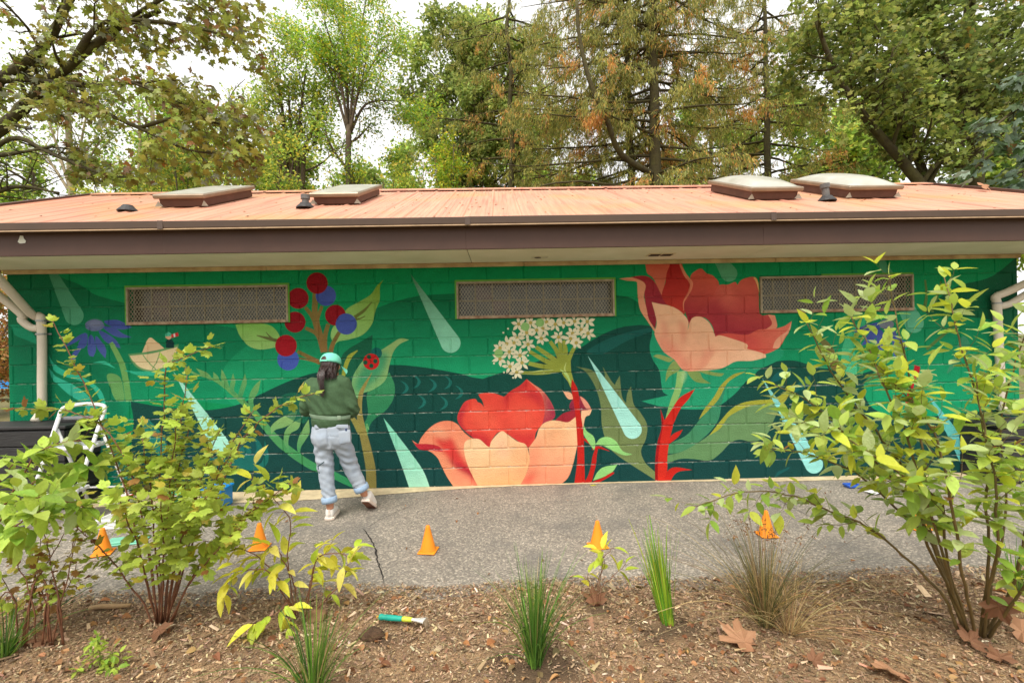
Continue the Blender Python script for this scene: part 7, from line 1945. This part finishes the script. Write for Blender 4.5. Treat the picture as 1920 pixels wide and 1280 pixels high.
    for i in range(260):
        a = r.uniform(-1.25, 1.25)
        s0_ = hd + np.array([math.sin(a) * .078, -math.cos(a) * .085, r.uniform(-.06, .02)])
        if r.random() < .5:      # strands gathered into the tail
            e = J(604 + r.normal(0, 2.2), r.uniform(722, 744), -.145 + r.normal(0, .008)); m1 = J(602 + r.normal(0, 2.5), 702, -.13); m0 = s0_ * .5 + J(604, 692, -.11) * .5
        else:
            e = np.array([s0_[0] * 1.0 + r.normal(0, .008), yp - .07 + r.normal(0, .02), J(600, r.uniform(700, 712))[2]]); m1 = s0_ * .35 + e * .65 + (0, -.012, 0); m0 = s0_ * .7 + e * .3 + (0, -.014, 0)
        ps.append(catmull([s0_, m0, m1, e], 3)); ra.append(.0042); rb_.append(.0012)
    MB().tubes(np.array(ps), np.array(ra), np.array(rb_), 5).build('hair_strands', HC, root, smooth=True, kind='stuff')
    # --- cap
    M_CAP = mat('mint_cap', (120, 214, 186), .75, scale=40, var=.06)
    th = np.arange(28) / 28 * 2 * math.pi
    cz = hd + np.array([.0, -.004, .028])
    fa = math.atan2(fdir[1], fdir[0])
    tilt = Matrix.Rotation(-.22, 3, Vector((math.cos(fa - math.pi / 2), math.sin(fa - math.pi / 2), 0)))
    Tm = np.array(tilt)
    rings = []
    for i in range(9):
        e_ = i / 8 * math.pi / 2
        rings.append([Tm @ np.array([.094 * math.cos(e_) ** .75 * math.cos(a) if i < 8 else .004 * math.cos(a), (.106 * math.cos(e_) ** .75 if i < 8 else .004) * math.sin(a), .092 * math.sin(e_)]) + cz for a in th])
    cap_ = MB().loft(rings).build('cap', M_CAP, root, smooth=True)
    G = []
    for i in range(6):
        q = i / 5
        G.append([Tm @ np.array([(.092 + .075 * q * math.cos(w_) ** .5) * math.cos(fa + w_), (.104 + .075 * q * math.cos(w_) ** .5) * math.sin(fa + w_), -.002 - .02 * q - .05 * (w_ / 1.0) ** 2 * (.3 + q)]) + cz for w_ in np.linspace(-1.0, 1.0, 13)])
    G = np.array(G)
    MB().sheet(G).sheet(G[:, ::-1] - (0, 0, .004)).build('brim', M_CAP, cap_, smooth=True)
    MB().lathe([(.008, 0), (.009, .003), (.004, .007)], cz + Tm @ np.array([0, 0, .090]), 10).build('button', M_CAP, cap_)
    ba = fa + math.pi - .0
    def cp(a, z, o=.0): 
        e_ = math.asin(min(z / .092, 1))
        return Tm @ np.array([(.094 * math.cos(e_) ** .75 + o) * math.cos(a), (.106 * math.cos(e_) ** .75 + o) * math.sin(a), z]) + cz
    hole = [[cp(ba + w_ , .012 + k * (.036 * math.sqrt(max(0, 1 - (w_ / .34) ** 2))), .0025) for w_ in np.linspace(-.34, .34, 11)] for k in (0, .5, 1)]
    MB().sheet(hole).build('back_opening', HC, cap_)
    MB().sheet([[cp(ba + w_, z, .004) for w_ in np.linspace(-.4, .4, 9)] for z in (0, .012)]).build('back_strap', M_CAP, cap_)
    # thin brush in the right hand
    wr = arms[1][2]; d = norm(wr - arms[1][1])
    br = thing('paint_brush', tuple(wr + d * .1), 'thin paint brush held by the person', 'brush')
    h0 = wr + d * .115 + (0, 0, -.03)
    MB().tube([h0 + (.10, -.02, -.01), h0 + (-.06, .03, .01)], [.003, .004], 8).build('handle', mat('dark_brush_handle', (28, 44, 40), .4), br)
    MB().lathe([(.0045, 0), (.005, .02)], h0 + (-.06, .03, .01), 8, axis=(-.9, .4, .12)).build('ferrule', M_BOLT, br)
    MB().lathe([(.005, .02), (.006, .03), (.001, .05)], h0 + (-.06, .03, .01), 8, axis=(-.9, .4, .12)).build('bristles', mat('bristle', (60, 90, 60), .8), br)
person()
